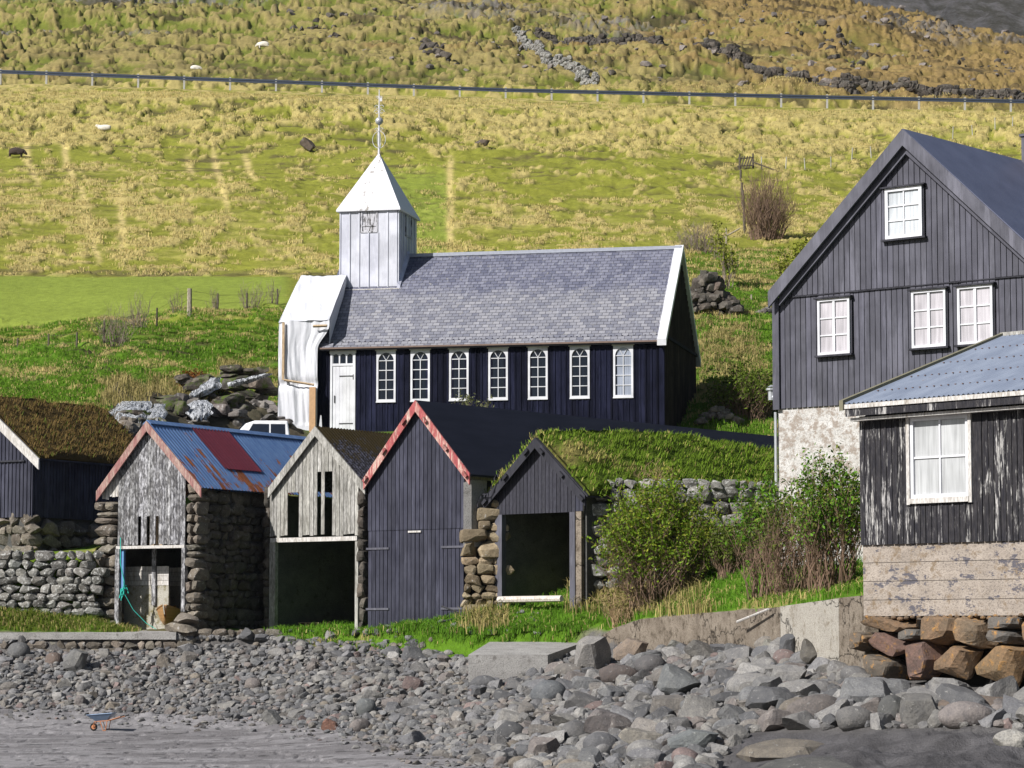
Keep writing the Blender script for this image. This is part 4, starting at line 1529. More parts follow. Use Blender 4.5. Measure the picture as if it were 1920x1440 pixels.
for a, b, sd_ in ((wL + .02, dm - .006, 0), (dm + .006, wR - .02, 1)):
    d_ = planks('door', M['boards_dark'], bh, a, b, zb - .2, lambda s: zseam, w=.175, gap=.026, th=.04, seed=12 + sd_, tint=.13)
    for py in (1029, 1142):
        z_ = fr.front(700, py)[1]
        hx = (a - .06, a + .95) if sd_ == 0 else (b - .95, b + .06)
        boxes('hinge', M['trim_dark'], d_, (hx[0], hx[1], -.075, -.045, z_ - .035, z_ + .035))
z_ = zseam - .05
boxes('latch_bar', M['worn_white'], bh, (dm - .28, dm + .28, -.09, -.045, z_ - .03, z_ + .03))
verge(bh, sL, zE_, sA, zA, sR, zE_, -.2, .26, M['worn_red'], .05, caps=(.06, .42, .8))
q = N('black roofing sheet', .75, .2)
n_ = q.noise(2.0, 4, .6, sc=(1, .2, 1))
q.base(q.mix(q.ramp(n_, (.35, 0.), (.7, 1.)), (.006, .0075, .016), (.012, .014, .026)))
q.bump(n_, .02, .5)
M['black_roof'] = q.m
for e_ in ((sL - .02, zE_ - .03), (sR + .02, zE_ - .03)): roof_slab('roof', M['black_roof'], bh, e_, (sA, zA), -.2, Lb + .2, .07)
# side wall strip under the right eave
boxes('eaves_board', M['worn_white'], bh, (wR + .05, wR + .09, .05, 8, top(wR) - .42, top(wR) - .22))

# --- weathered silver boathouse, open front
fr = Frame(505, 1175, 95.2, 35)
zb = 3.2
b2 = root(fr, 'boathouse', 'weathered silver plank boathouse with broken boards and open dark front', 'boathouse', zb)
sL, zE_, sA, zA, sR = gpts(fr, (502, 918), (590, 799), (684, 906), -.2)
wL, wR = .0, fr.front(673, 1000)[0]
top = gtop(sL, zE_, sA, zA, sR, zE_, .14)
zo = (fr.front(517, 1014)[1] + fr.front(667, 1008)[1]) / 2
L2b = 9.0
# gable planks, with gaps where boards are gone
hA = [fr.front(541, 985)[0], fr.front(558, 985)[0]]
hB = [fr.front(594, 985)[0], fr.front(601, 985)[0]]
hC = [fr.front(613, 985)[0], fr.front(621, 985)[0]]
zq = lambda py: fr.front(590, py)[1]
planks('gable_planks', M['worn_silver'], b2, wL, wR, zo + .06, top, w=.165, gap=.02, th=.035, seed=21, ragged=.10, tint=.22,
       holes=[(hA[0], hA[1], zo - .2, zq(922)), (hB[0], hB[1], zo - .2, zq(885)), (hC[0], hC[1], zo - .2, zq(885))])
boxes('lintel', M['worn_white'], b2, (wL + .08, wR - .02, -.09, .08, zo - .08, zo + .07))
px0 = fr.front(517, 1100)[0]
boxes('post', M['worn_silver'], b2, (wL + .02, px0, -.05, .12, zb - .3, zo - .083))
px1 = fr.front(667, 1100)[0]
boxes('post', M['worn_silver'], b2, (px1, px1 + .13, -.05, .12, zb - .3, zo - .083))
verge(b2, sL, zE_, sA, zA, sR, zE_, -.15, .24, M['worn_silver'], .05)
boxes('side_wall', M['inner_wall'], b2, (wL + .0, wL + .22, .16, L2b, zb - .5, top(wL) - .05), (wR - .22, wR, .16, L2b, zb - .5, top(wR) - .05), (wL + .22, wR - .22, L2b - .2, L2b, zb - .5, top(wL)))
pz = P(0, 0, 1)
# rough stacked stone edges at both sides of the front
for x_, n__, z0_, z1_ in ((wL - .13, 15, zb - .1, fr.front(505, 925)[1]), (wR + .12, 13, zb + .1, fr.front(680, 915)[1])):
    S = Stones()
    for i in range(n__):
        t = i / (n__ - 1)
        S.add((x_ + NR.randn() * .03, .18, z0_ + (z1_ - z0_) * t), (.11 + .07 * NR.rand(), .28, (z1_ - z0_) / n__ * (.5 + .35 * NR.rand())), 'block', None, stint(NR, .3), NR)
    S.build('stone_edge', M['dark_stone'], b2)
q = N('mossy tarred corrugated roof', .85, .2)
mo = q.math('ADD', q.math('MULTIPLY', q.noise(1.3, 5, .7), .55), q.math('MULTIPLY', q.noise(8, 4, .7), .5))
z__ = q.sep(q.obj())[2]
hh_ = q.math('DIVIDE', q.math('SUBTRACT', z__, zE_), zA - zE_)
mo = q.math('ADD', mo, q.math('MULTIPLY', q.math('SUBTRACT', hh_, .55), .35))
c = q.mix(q.ramp(mo, (.50, 0.), (.58, 1.)), q.mix(q.ramp(q.noise(11, 4, .7), (.45, 0.), (.55, 1.)), (.012, .011, .012), (.055, .055, .075)), (.030, .021, .006))
q.base(c)
q.bump(mo, .08, .8)
M['mossy'] = q.m
for e_ in ((sL, zE_), (sR + .02, zE_)):
    corrugated('roof', M['mossy'], b2, (e_[0], -.15, e_[1]), (e_[0], L2b + .1, e_[1]), (sA, -.15, zA), (sA, L2b + .1, zA), .17, .03)

# --- blue corrugated boathouse with stone walls
fr = Frame(178, 1175, 95, 30)
zb = 3.2
b1_ = root(fr, 'boathouse', 'stone walled boathouse with rusty blue corrugated roof and maroon patch', 'boathouse', zb)
sL, zE_, sA, zA, sR = gpts(fr, (180, 921), (274, 789), (377, 914), -.25)
wL, wR = 0.02, fr.front(373, 1000)[0]
top = gtop(sL, zE_, sA, zA, sR, zE_, .16)
L1b = 9.6
gL, gR = fr.front(222, 1000)[0], fr.front(348, 1000)[0]
zo = (fr.front(232, 1027)[1] + fr.front(343, 1022)[1]) / 2
zq = lambda py: fr.front(275, py)[1]
hs = [(fr.front(a, 1000)[0], fr.front(b, 1000)[0], zo - .1, zq(968)) for a, b in ((259, 265), (278, 284), (290, 296))]
planks('gable_planks', M['worn_grey'], b1_, gL, gR, zo + .03, top, y=.0, w=.125, gap=.014, th=.035, seed=31, ragged=.05, tint=.22, holes=hs)
planks('gable_planks', M['worn_white'], b1_, fr.front(191, 1000)[0], gL, zq(935), top, y=.02, w=.14, gap=.02, th=.03, seed=32, ragged=.12)
boxes('lintel', M['worn_white'], b1_, (gL - .02, gR + .02, -.10, .1, zo - .07, zo + .03))
boxes('board_behind', M['raw_wood'], b1_, (hs[1][0] - .05, hs[2][1] + .1, .12, .15, zo, hs[1][3] + .1))
boxes('post', M['worn_grey'], b1_, (gL - .06, gL + .12, -.09, .08, zb - .2, zo - .073))
boxes('post', M['worn_grey'], b1_, (gR - .10, gR + .05, -.09, .08, zb + .6, zo - .073))
boxes('door_jamb', simple('blue painted jamb', (.10, .22, .42), .7), b1_, (gL + .125, gL + .24, .0, .1, zq(1110), zo - .073))
verge(b1_, sL, zE_, sA, zA, sR, zE_, -.19, .24, M['worn_pink'], .06)
mb = MB(); mb.cc = (1, 1, 1)
# stone piers and side wall
r_ = np.random.RandomState(5)
def pier(x0, x1, z0, z1, y0, y1, hs_):
    z = z0
    while z < z1:
        h = hs_ * (.55 + .8 * r_.rand())
        cols_ = 1 if r_.rand() < .55 else 2
        wj = (r_.rand() - .5) * .14
        flare = .12 * max(0, 1 - (z - z0) / 1.2)
        for k in range(cols_):
            a = x0 - flare + (x1 - x0 + flare) * k / cols_
            b = x0 - flare + (x1 - x0 + flare) * (k + 1) / cols_
            S.add(((a + b) / 2 + wj * .4, (y0 + y1) / 2 - flare * .5, z + h / 2), ((b - a) * .52, (y1 - y0) / 2, h * .53), 'block', None, stint(r_, .3), r_, True)
        z += h * .97
S = Stones()
pier(wL - .05, gL - .06, zb - .15, top(wL) - .15, -.12, .6, .37)
S.build('stone_pier', M['wall_stone'], b1_)
S = Stones()
pier(gR + .05, wR + .05, zb - .05, top(wR) - .1, -.12, .6, .34)
S.add((wR - .25, -.35, zb + .35), (.42, .35, .22), 'angular', None, (1.3, 1.3, 1.3), r_, True)
S.add((wR - .35, -.45, zb + .05), (.55, .35, .2), 'angular', None, (1.3, 1.3, 1.25), r_, True)
S.build('stone_pier', M['wall_stone'], b1_)
sw = stone_wall('side_wall', M['dark_stone'], b1_, (wR, .45), (wR, L1b), zb - .3, top(wR) - .12, .33, seed=9, ragged=.0, tint=.3)
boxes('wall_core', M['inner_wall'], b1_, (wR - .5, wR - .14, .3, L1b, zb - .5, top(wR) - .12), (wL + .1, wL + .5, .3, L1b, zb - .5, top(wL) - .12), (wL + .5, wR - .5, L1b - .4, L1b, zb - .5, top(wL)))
# partition: boards above stained panels
yp = .95
zp1, zp2 = fr.front(290, 1062, yp)[1], fr.front(290, 1098, yp)[1]
h_ = (zp1 - zp2) / 4
mb = MB()
for i in range(4):
    t = 1 - .12 * (i % 2)
    mb.cc = (t, t, t)
    mb.box(fr.front(231, 1080, yp)[0], fr.front(316, 1080, yp)[0], yp, yp + .03, zp2 + h_ * i + .01, zp2 + h_ * (i + 1))
mb.build('partition_boards', M['worn_white'], b1_)
mb = MB()
for i in range(4):
    mb.cc = (.9, .9, .9)
    mb.box(fr.front(312, 1080, yp + 1.9)[0], fr.front(350, 1080, yp + 1.9)[0], yp + 1.9, yp + 1.93, zp2 + h_ * i + .01, zp2 + h_ * (i + 1))
mb.build('partition_boards', M['worn_white'], b1_)
boxes('partition_panel', concrete_mat('stained pale panel', (.34, .32, .27), (.42, .40, .35), (.16, .14, .07), .52, .62), b1_, (fr.front(231, 1080, yp)[0], fr.front(316, 1080, yp)[0], yp + .01, yp + .08, zb - .3, zp2))
boxes('partition_panel', M['slab'], b1_, (fr.front(312, 1080, yp + 1.9)[0], fr.front(350, 1080, yp + 1.9)[0], yp + 1.91, yp + 1.98, zb - .3, zp2))
boxes('partition_post', M['worn_grey'], b1_, (fr.front(287, 1080, yp)[0], fr.front(294, 1080, yp)[0], yp - .08, yp - .003, fr.front(290, 1135, yp)[1], zo))
# roof
q = N('rusty blue corrugated iron', .55, .35)
n1 = q.noise(1.0, 5, .68, sc=(.5, 2.1, .22), dist=.25)
xyz = q.sep(q.obj())
yy_ = xyz[1]
n3 = q.noise(3.5, 5, .7, sc=(1, 2.5, .3))
blue = q.mix(q.ramp(q.noise(2.4, 4, .6, sc=(1, 3, .3)), (.35, 0.), (.68, 1.)), (.070, .135, .29), (.125, .21, .38))
rust = q.mix(q.ramp(n3, (.35, 0.), (.65, 1.)), (.10, .028, .012), (.27, .085, .022))
lowr = q.math('MULTIPLY', q.math('SUBTRACT', zE_ + 1.2, xyz[2]), .055)
rf = q.math('ADD', q.math('ADD', q.math('MULTIPLY', n1, .62), q.math('MULTIPLY', n3, .38)), lowr)
c = q.mix(q.ramp(rf, (.555, 0.), (.572, 1.)), blue, rust)
q.base(c)
M['blue_rust'] = q.m
for e_ in ((sL, zE_), (sR, zE_)):
    rf_ = corrugated('roof', M['blue_rust'], b1_, (e_[0], -.2, e_[1]), (e_[0], L1b + .1, e_[1]), (sA, -.2, zA), (sA, L1b + .1, zA), .19, .024)
# maroon patch sheet on the right slope, lifted just over the blue
def side_t(px, py):
    d = fr.ray(px, py)
    nrm = Vector((zA - zE_, 0, sR - sA)).normalized()
    nw = fr.u * nrm.x + Vector((0, 0, nrm.z))
    p0 = fr.W(sR, 0, zE_)
    t = (p0 - Vector((0, 0, CZ))).dot(nw) / d.dot(nw)
    p = d * t + Vector((0, 0, CZ)) - fr.o
    return p.dot(fr.v), p.z
ta, tb = side_t(362, 808)[0], side_t(425, 808)[0]
f1 = .52
k1 = lambda f: (sR + (sA - sR) * f + .012, zE_ + (zA - zE_) * f + .012)
fa = (side_t(415, 880)[1] - zE_) / (zA - zE_)
ea, ra = k1(fa), k1(.955)
corrugated('roof_patch', simple('maroon corrugated iron', (.13, .022, .035), .55), b1_, (ea[0] + .02, ta, ea[1] + .02), (ea[0] + .02, tb, ea[1] + .02), (ra[0] + .02, ta, ra[1] + .02), (ra[0] + .02, tb, ra[1] + .02), .19, .024)
mb = MB(); mb.cc = (1, 1, 1)
mb.prism([(sA - .16, zA - .12), (sA, zA - .0), (sA + .16, zA - .12), (sA + .17, zA - .09), (sA, zA + .045), (sA - .17, zA - .09)], -.2, L1b + .1)
mb.build('ridge_cap', M['blue_rust'], b1_)
# wooden boat inside
bx, bz0 = fr.front(316, 1165, .9)
boat = empty('wooden_boat', fr.W(bx + .15, .55, gzs(*fr.W(bx + .2, .9, 0).xy) + .02), fr.phi - math.radians(28), 'small varnished wooden rowing boat in the stone boathouse doorway', 'boat')
def hull(parent, L=2.3, Wd=.95, H=.62):
    n, m = 18, 13
    P_ = []
    for i in range(n):
        t = i / (n - 1)
        wb = math.sin(math.pi * min(.985, max(.012, t))) ** .62 * Wd / 2
        zk = .55 * (abs(2 * t - 1)) ** 3 * H
        zg = H * (1 + .28 * (2 * t - 1) ** 2)
        yk = t * L + (0 if .1 < t < .9 else 0)
        for j in range(m):
            s = -1 + 2 * j / (m - 1)
            z = zk + (zg - zk) * abs(s) ** 1.5
            P_.append((wb * math.copysign(abs(s) ** .62, s), yk - (z / H) * .30 * (1 - 2 * t) * (1 if t < .5 else 1), z))
    P_ = np.array(P_)
    i = np.arange((n - 1) * (m - 1))
    q0 = (i // (m - 1)) * m + i % (m - 1)
    Fa = np.stack([q0, q0 + 1, q0 + m + 1, q0 + m], -1)
    inn = P_.copy()
    inn[:, 0] *= .93
    inn[:, 2] += .02
    q = N('varnished planks', .45, .4)
    z_ = q.sep(q.obj())[2]
    lines = q.ramp(q.math('FRACT', q.math('MULTIPLY', z_, 9.0)), (0., 0.), (.10, 1.))
    c = q.mix(q.noise(6, 4, sc=(4, .6, 4)), (.36, .19, .075), (.50, .29, .13))
    q.base(q.mix(lines, (.12, .06, .03), c))
    npmesh('hull', np.concatenate([P_, inn]), np.concatenate([Fa, Fa[:, ::-1] + len(P_)]), q.m, parent, None, True)
    g = MB()
    for sgn in (0, m - 1):
        g.path([tuple(P_[k * m + sgn]) for k in range(n)], .025, 5)
    g.build('gunwale', q.m, parent)
    g = MB()
    g.path([(0, -.30 + .02, H * 1.28), (0, -.12, H * .9), (0, .0, .45), (0, .1, .30)], .03, 5)
    g.build('stem', q.m, parent)
hull(boat)
# teal rope
rp = MB()
rs = random.Random(4)
c0 = fr.front(233, 1105, -.12)
pr = fr.W(c0[0], -.16, c0[1])
tr_ = fr.W(*(fr.front(226, 1008, -.12)[0], -.12, fr.front(226, 1008, -.12)[1]))
rp.path([tr_, pr + Vector((-.12, 0, .9)), pr + Vector((0.02, -.02, .25)), pr], .018, 5)
for k in range(16):
    p_ = pr + Vector((rs.uniform(-.12, .12), rs.uniform(-.05, .05), rs.uniform(-.2, .12)))
    rp.path([pr, p_, p_ + Vector((rs.uniform(-.1, .1), 0, rs.uniform(-.25, .05)))], .02, 5)
for k in range(1):
    pts = [pr + Vector((0, 0, -.1)), pr + Vector((.35, -.05, -.7)), pr + Vector((.8, -.1, -1.15)), pr + Vector((1.25, -.2, -1.42))]
    rp.path(pts, .011, 5)
tag(rp.build('rope', M['teal_rope']), 'tangled teal rope hanging on the post of the stone boathouse', 'rope')

# --- turf roofed boathouse at far left, dark boards
fr = Frame(57, 1000, 96.5, 30)
zb = fr.front(30, 1030)[1] - .2
sW = -4.4
b0_ = root(fr, 'boathouse', 'dark boathouse with brown turf roof on stone footing, leftmost in the row', 'boathouse', zb)
zs_ = fr.front(30, 970)[1]
sR = fr.front(72, 860, -.3)[0]
zE_ = fr.front(72, 860, -.3)[1]
sA = sW / 2
a_, z_a = fr.front(0, 787, -.3)
zA = zE_ + (z_a - zE_) * (sR - sA) / (sR - a_)
sL = 2 * sA - sR
top = gtop(sL, zE_, sA, zA, sR, zE_, .2)
L0 = 6.4
mb = MB(); mb.cc = (.7, .7, .7)
mb.prism([(sW + .03, zs_ - .0), (-.03, zs_ - .0), (-.03, top(0) - .03), (sA, zA - .25), (sW + .03, top(sW) - .03)], .03, L0)
mb.build('wall_core', M['boards_dark'], b0_)
planks('wall', M['boards_dark'], b0_, sW, 0, zs_, top, w=.17, gap=.02, th=.035, seed=41, tint=.1, batten=.04)
planks('side_wall', M['boards_dark'], b0_, 0, L0, zs_, lambda s: top(0) + .05, y=0, w=.17, gap=.02, th=.035, seed=42, tint=.1, batten=.04, axis='y', out=1)
zz_ = fr.front(20, 865)[1]
boxes('door_rail', M['trim_black'], b0_, (sW + .5, -.25, -.12, -.07, zz_ - .03, zz_ + .03))
verge(b0_, sL, zE_, sA, zA, sR + .02, zE_, -.25, .30, M['worn_white'], .07)
for e_, sd_ in (((sR - .02, zE_ + .02), 3), ((sL, zE_ + .02), 4)):
    roof_slab('roof', M['trim_black'], b0_, e_, (sA, zA + .02), -.25, L0 + .2, .06)
    turf_roof(b0_, e_, (sA, zA - .02), -.2, L0 + .2, .20, seed=sd_, lump=.10, dry=.55, gr=lin((.075, .105, .012)), dr=lin((.12, .080, .026)), hh=.17, dens=36)
stone_wall('stone_footing', M['wall_stone'], b0_, (sW, -.02), (0.1, -.02), zb - .5, zs_ - .02, .34, seed=43, ragged=0)
stone_wall('stone_footing', M['wall_stone'], b0_, (.10, -.02), (.10, L0), zb - .5, zs_ - .02, .42, seed=44, ragged=0)
boxes('footing_core', M['inner_wall'], b0_, (sW + .1, -.1, .1, L0 - .1, zb - .5, zs_ - .004))

# --- turf roofed boathouse with open front
fr = Frame(930, 1128, 90.2, 42)
zb = 4.0
b4 = root(fr, 'boathouse', 'small black boathouse with green turf roof and open front, beside the bushes', 'boathouse', zb)
sL, zE_, sA, zA, sR = gpts(fr, (906, 938), (1003, 820), (1097, 928), -.3)
wL, wR = .0, fr.front(1080, 1050)[0]
top = gtop(sL, zE_, sA, zA, sR, zE_, .18)
L4 = 12.5
zo = fr.front(1000, 964)[1]
zw = fr.front(1093, 958)[1]
planks('gable_planks', M['worn_black_little'], b4, wL - .02, wR, zo + .02, top, w=.155, gap=.02, th=.035, seed=51, tint=.12)
planks('gable_planks', M['boards_dark'], b4, wR + .01, wR + .32, zw - .0, top, w=.155, gap=.02, th=.035, seed=52, tint=.12)
planks('gable_planks', M['boards_dark'], b4, wL - .48, wL - .03, zo + .3, top, w=.155, gap=.02, th=.035, seed=53, tint=.12)
boxes('post', M['trim_dark'], b4, (wL, fr.front(943, 1000)[0], -.06, .14, zb - .3, zo + .018))
boxes('post', M['trim_dark'], b4, (fr.front(1070, 1000)[0], wR, -.06, .14, zb - .3, zo + .018))
mb = MB(); mb.cc = (1.15, 1.1, 1.05)
zl = fr.front(1000, 1124, -.25)[1]
mb.tube((.35, -.25, zl), (wR - .35, -.3, zl + .02), .11, .10, 8)
mb.build('sill_log', M['worn_white'], b4)
verge(b4, sL, zE_, sA, zA, sR, zE_, -.25, .26, M['trim_black'], .06, caps=(.05, .45, .85))
for e_, sd_ in (((sR + .05, zE_), 6), ((sL - .05, zE_), 7)):
    roof_slab('roof', M['trim_black'], b4, e_, (sA, zA), -.25, L4, .06)
    turf_roof(b4, e_, (sA, zA), -.15, L4, .30, seed=sd_, lump=.16, sag=-.25, dry=.24, gr=lin((.10, .165, .012)), dr=lin((.28, .24, .08)), hh=.17, dens=40)
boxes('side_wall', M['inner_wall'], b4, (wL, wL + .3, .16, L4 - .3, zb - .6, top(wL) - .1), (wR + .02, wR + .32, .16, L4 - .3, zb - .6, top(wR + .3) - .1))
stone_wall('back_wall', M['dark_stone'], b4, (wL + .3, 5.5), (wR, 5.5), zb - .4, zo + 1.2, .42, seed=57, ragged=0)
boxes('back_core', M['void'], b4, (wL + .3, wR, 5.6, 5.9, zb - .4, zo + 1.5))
boxes('concrete_pier', M['concrete'], b4, (wR + .01, wR + .24, -.02, .13, zb - .3, zw - .01))
# cable of small lamps along the left verge is only dark wire
mb = MB()
pts = [(sL - .1 + .9 * t, -.45, zE_ - .15 + .9 * t + .12 * math.sin(9 * t)) for t in [i / 12 for i in range(13)]]
mb.path(pts, .02, 4)
for p in pts[::2]: mb.tube(p, (p[0], p[1], p[2] - .09), .03, .03, 5)
mb.build('wire', M['trim_black'], b4)

# stone pier between the red trimmed and the turf boathouse
fr3 = Frame(690, 1168, 95, 38.5)
a = P(872, 1050, 89.9); b = P(932, 1050, 90.1)
t_ = empty('stone_pier', (a.x, a.y, 3.8), 0, 'brown rubble stone pier between the red trimmed and the turf roofed boathouse', 'stone wall')
_ZB[t_.name] = 0.0
o = stone_wall('rubble', stone_mat('brown rubble', (.19, .15, .10), (.31, .25, .17), (.45, .43, .40), (.60, .68), 1.3), None, (a.x, a.y), (b.x, b.y), 3.6, lambda t: zof(1000 - 62 * sst(0.2, .9, t), 90.0), .38, seed=61, ragged=.2)
o.parent = t_; o.location = (-a.x, -a.y, -3.8)
a2 = P(869, 950, 89.95); b2_ = P(884, 950, 90.0)
mb = MB(); mb.cc = (1, 1, 1)
mb.hexa([(a2.x, a2.y, 5.9), (b2_.x, b2_.y, 5.9), (b2_.x + .5, b2_.y + .6, 5.9), (a2.x + .5, a2.y + .6, 5.9)], [(a2.x, a2.y, 8.0), (b2_.x, b2_.y, 8.1), (b2_.x + .5, b2_.y + .6, 8.1), (a2.x + .5, a2.y + .6, 8.1)])
o = mb.build('concrete_post', M['slab']); o.parent = t_; o.location = (-a.x, -a.y, -3.8)
mb = MB(); mb.cc = (1, 1, 1)
mb.hexa([(a.x + .1, a.y + .55, 3.5), (b.x + .3, b.y + .55, 3.5), (b.x + .3, b.y + .9, 3.5), (a.x + .1, a.y + .9, 3.5)], [(a.x + .1, a.y + .55, 7.4), (b.x + .3, b.y + .55, 7.4), (b.x + .3, b.y + .9, 7.4), (a.x + .1, a.y + .9, 7.4)])
o = mb.build('backing', M['inner_wall']); o.parent = t_; o.location = (-a.x, -a.y, -3.8)

# ================================================================ THE GREY HOUSE
fr = Frame(1455, 768, 82, 39.5)
zb = 5.0
ho = root(fr, 'house', 'large dark grey plank house with steep gable and four white windows', 'house', zb)
sL, zE_ = fr.front(1443, 548, -.35)
sA, zA = fr.front(1693, 243, -.35)
sR = 2 * sA - sL
zs_ = fr.front(1455, 767)[1]
wL, wR = 0.0, 2 * sA - 0.0
top = gtop(sL, zE_, sA, zA, sR, zE_, .25)
LH = 14
mb = MB(); mb.cc = (.6, .6, .6)
mb.prism([(wL + .03, zs_ + .002), (wR - .03, zs_ + .002), (wR - .03, top(wR) - .03), (sA, zA - .35), (wL + .03, top(wL) - .03)], .04, LH)
mb.build('wall_core', M['boards_grey'], ho)
wins = [(1538, 1598, 560, 667), (1714, 1778, 545, 652), (1800, 1866, 535, 643), (1665, 1734, 352, 447)]
WW = []
for a, b, c, d in wins:
    s0_, s1_ = fr.front(a, (c + d) / 2)[0], fr.front(b, (c + d) / 2)[0]
    m_ = (a + b) / 2
    WW.append([s0_, s1_, fr.front(m_, d)[1], fr.front(m_, c)[1]])
z0m = sum(w_[2] for w_ in WW[:3]) / 3; z1m = sum(w_[3] for w_ in WW[:3]) / 3
for w_ in WW[:3]: w_[2], w_[3] = z0m, z1m
holes = [(w_[0], w_[1], w_[2], w_[3]) for w_ in WW]
zband = (fr.front(1480, 561)[1] + fr.front(1900, 514)[1]) / 2
planks('lower_wall', M['boards_grey'], ho, wL, wR, zs_, lambda s: zband, w=.185, gap=.024, th=.04, seed=71, tint=.09, holes=holes)
planks('gable_wall', M['boards_grey'], ho, wL - .1, wR + .1, zband + .01, top, y=-.03, w=.185, gap=.024, th=.04, seed=72, tint=.09, holes=holes)
boxes('corner_board', M['boards_grey'], ho, (wL - .03, wL + .2, -.12, -.075, zs_ - .03, zband))
boxes('band_board', M['trim_black'], ho, (wL + .21, wR, -.10, -.076, zband - .035, zband - .003))
for k, w_ in enumerate(WW):
    if k < 3: make_window(ho, w_[0], w_[1], w_[2], w_[3], -.04, 2, 3, .075, .04, M['glass_curtain'], split=True, hood=.09, depth=.12)
    else: make_window(ho, w_[0], w_[1], w_[2], w_[3], -.06, 2, 3, .10, .04, M['glass_blind'], hood=.12, depth=.12, label='white six-pane attic window')
verge(ho, sL - .03, zE_ + .02, sA, zA + .02, sR, zE_ + .02, -.32, .36, M['trim_dark'], .08)
verge(ho, sL + .25, zE_ - .06, sA, zA - .34, sR - .25, zE_ - .06, -.13, .26, M['boards_grey'], .10, name='verge_moulding')
q = N('blue grey sheet roof', .42, .45)
n_ = q.noise(1.2, 4, .6, sc=(1, 1, .4))
q.base(q.mix(q.ramp(n_, (.3, 0.), (.7, 1.)), (.075, .082, .13), (.105, .115, .175)))
q.bump(q.noise(.8, 3, .6, sc=(1, 1, .3)), .05, .5)
M['sheet_roof'] = q.m
for e_ in ((sL - .04, zE_ + .03), (sR + .04, zE_ + .03)): roof_slab('roof', M['sheet_roof'], ho, e_, (sA, zA + .03), -.36, LH, .08)
# crossing wing at the back right
yw = fr.side(1900, 312, sA)[0] + 3.2
hw_ = 3.2
mb = MB(); mb.cc = (1, 1, 1)
zr_ = zA - .05
x1 = sA + 9
drop = hw_ * (zA - zE_) / (sA - sL)
mb.add([(sA - .1, yw, zr_ + .04), (x1, yw, zr_ + .04), (x1, yw - hw_, zr_ - drop), (sA - .1, yw - hw_, zr_ - drop), (x1, yw + hw_, zr_ - drop), (sA - .1, yw + hw_, zr_ - drop)],
       [(0, 3, 2, 1), (0, 1, 4, 5), (3, 0, 5), (1, 2, 4), (3, 5, 4, 2)])
mb.build('wing_roof', M['sheet_roof'], ho)
boxes('wing_wall', M['boards_grey'], ho, (sA + 3, x1 - .3, yw - hw_ + .3, yw + hw_ - .3, zb, zr_ - drop - .02))
xc, zc = fr.side(1916, 262, sA)[0], 0
cx = sA + .1
yc = fr.side(1918, 290, cx)[0]
boxes('chimney', M['trim_dark'], ho, (cx - .05, cx + .6, yc, yc + .7, zA - 1.0, zA + .75), (cx - .1, cx + .65, yc - .05, yc + .75, zA + .753, zA + .83))
boxes('foundation', M['lime'], ho, (wL + .06, wR - .06, .02, LH - .06, zb - 1.5, zs_))
mb = MB(); mb.tube((wL + .02, -.06, zs_ - .1), (wL + .02, -.06, zs_ - 2.3), .045, n=8)
mb.build('drain_pipe', M['galv'], ho)
vx, vz_ = fr.front(1447, 738, .3)
mb = MB()
mb.tube((vx + .25, .3, vz_ - .12), (vx, .3, vz_ - .12), .09, n=10); mb.tube((vx, .3, vz_ - .2), (vx, .3, vz_ + .1), .11, .11, 10); mb.tube((vx, .3, vz_ + .1), (vx, .3, vz_ + .16), .17, .17, 10); mb.tube((vx, .3, vz_ + .2), (vx, .3, vz_ + .26), .13, .03, 10)
mb.build('vent_pipe', M['galv'], ho)

# ================================================================ THE COTTAGE
fr = Frame(1615, 1022, 64, 48)
zb = 1.9
co = root(fr, 'cottage', 'low cottage of flaking black planks with corrugated roof on boulders', 'cottage', zb)
zs_ = (fr.front(1615, 1024)[1] + fr.front(1900, 1012)[1]) / 2
WC = 8.5
ex, ez = fr.front(1577, 752, -.45)
ez = (fr.front(1577, 752, -.45)[1] + fr.front(1900, 738, -.45)[1]) / 2
ry, rz_ = fr.side(1880, 629, ex)
zw = ez - .28
DC = 2 * ry
mb = MB(); mb.cc = (.6, .6, .6)
mb.box(.03, WC, .03, DC - .5, zs_ + .002, zw - .02)
mb.add([(.03, .03, zw - .019), (.03, DC - .5, zw - .019), (.03, ry, rz_ - .2), (WC, .03, zw - .019), (WC, DC - .5, zw - .019), (WC, ry, rz_ - .2)], [(0, 2, 1), (3, 4, 5), (0, 3, 5, 2), (1, 2, 5, 4), (0, 1, 4, 3)])
mb.build('wall_core', M['worn_black'], co)
a, b, c, d = 1704, 1826, 774, 942
w0, w1 = fr.front(a, 860)[0], fr.front(b, 860)[0]
wz0, wz1 = fr.front(1765, d)[1], fr.front(1765, c)[1]
planks('wall', M['worn_black'], co, 0, WC, zs_, lambda s: zw, w=.33, gap=.02, th=.035, seed=81, tint=.10, holes=[(w0 + .02, w1 - .02, wz0, wz1)], batten=.0)
planks('wall_batten', M['worn_black'], co, -.02, WC, zs_ + .0, lambda s: zw - .01, y=-.036, w=.33, gap=.27, th=.02, seed=83, tint=.10, holes=[(w0 - .1, w1 + .1, wz0 - .02, wz1 + .1)])
mb = MB(); mb.cc = (1, 1, 1)
f_ = .09
mb.box(w0, w0 + f_, -.10, 0, wz0 - .03, wz1); mb.box(w1 - f_, w1, -.10, 0, wz0 - .03, wz1); mb.box(w0 + f_, w1 - f_, -.12, 0, wz0 - .01, wz0 + .11); mb.box(w0 + f_, w1 - f_, -.098, 0, wz1 - .07, wz1)
sr_ = mb.build('window_surround', M['worn_white'], co)
make_window(co, w0 + f_ + .01, w1 - f_ - .01, wz0 + .112, wz1 - .072, .02, 2, 2, .085, .045, M['glass_sky'], depth=.09)
q = N('blue grey corrugated iron', .5, .4)
n1 = q.noise(2, 4, .6, sc=(1, .3, 1))
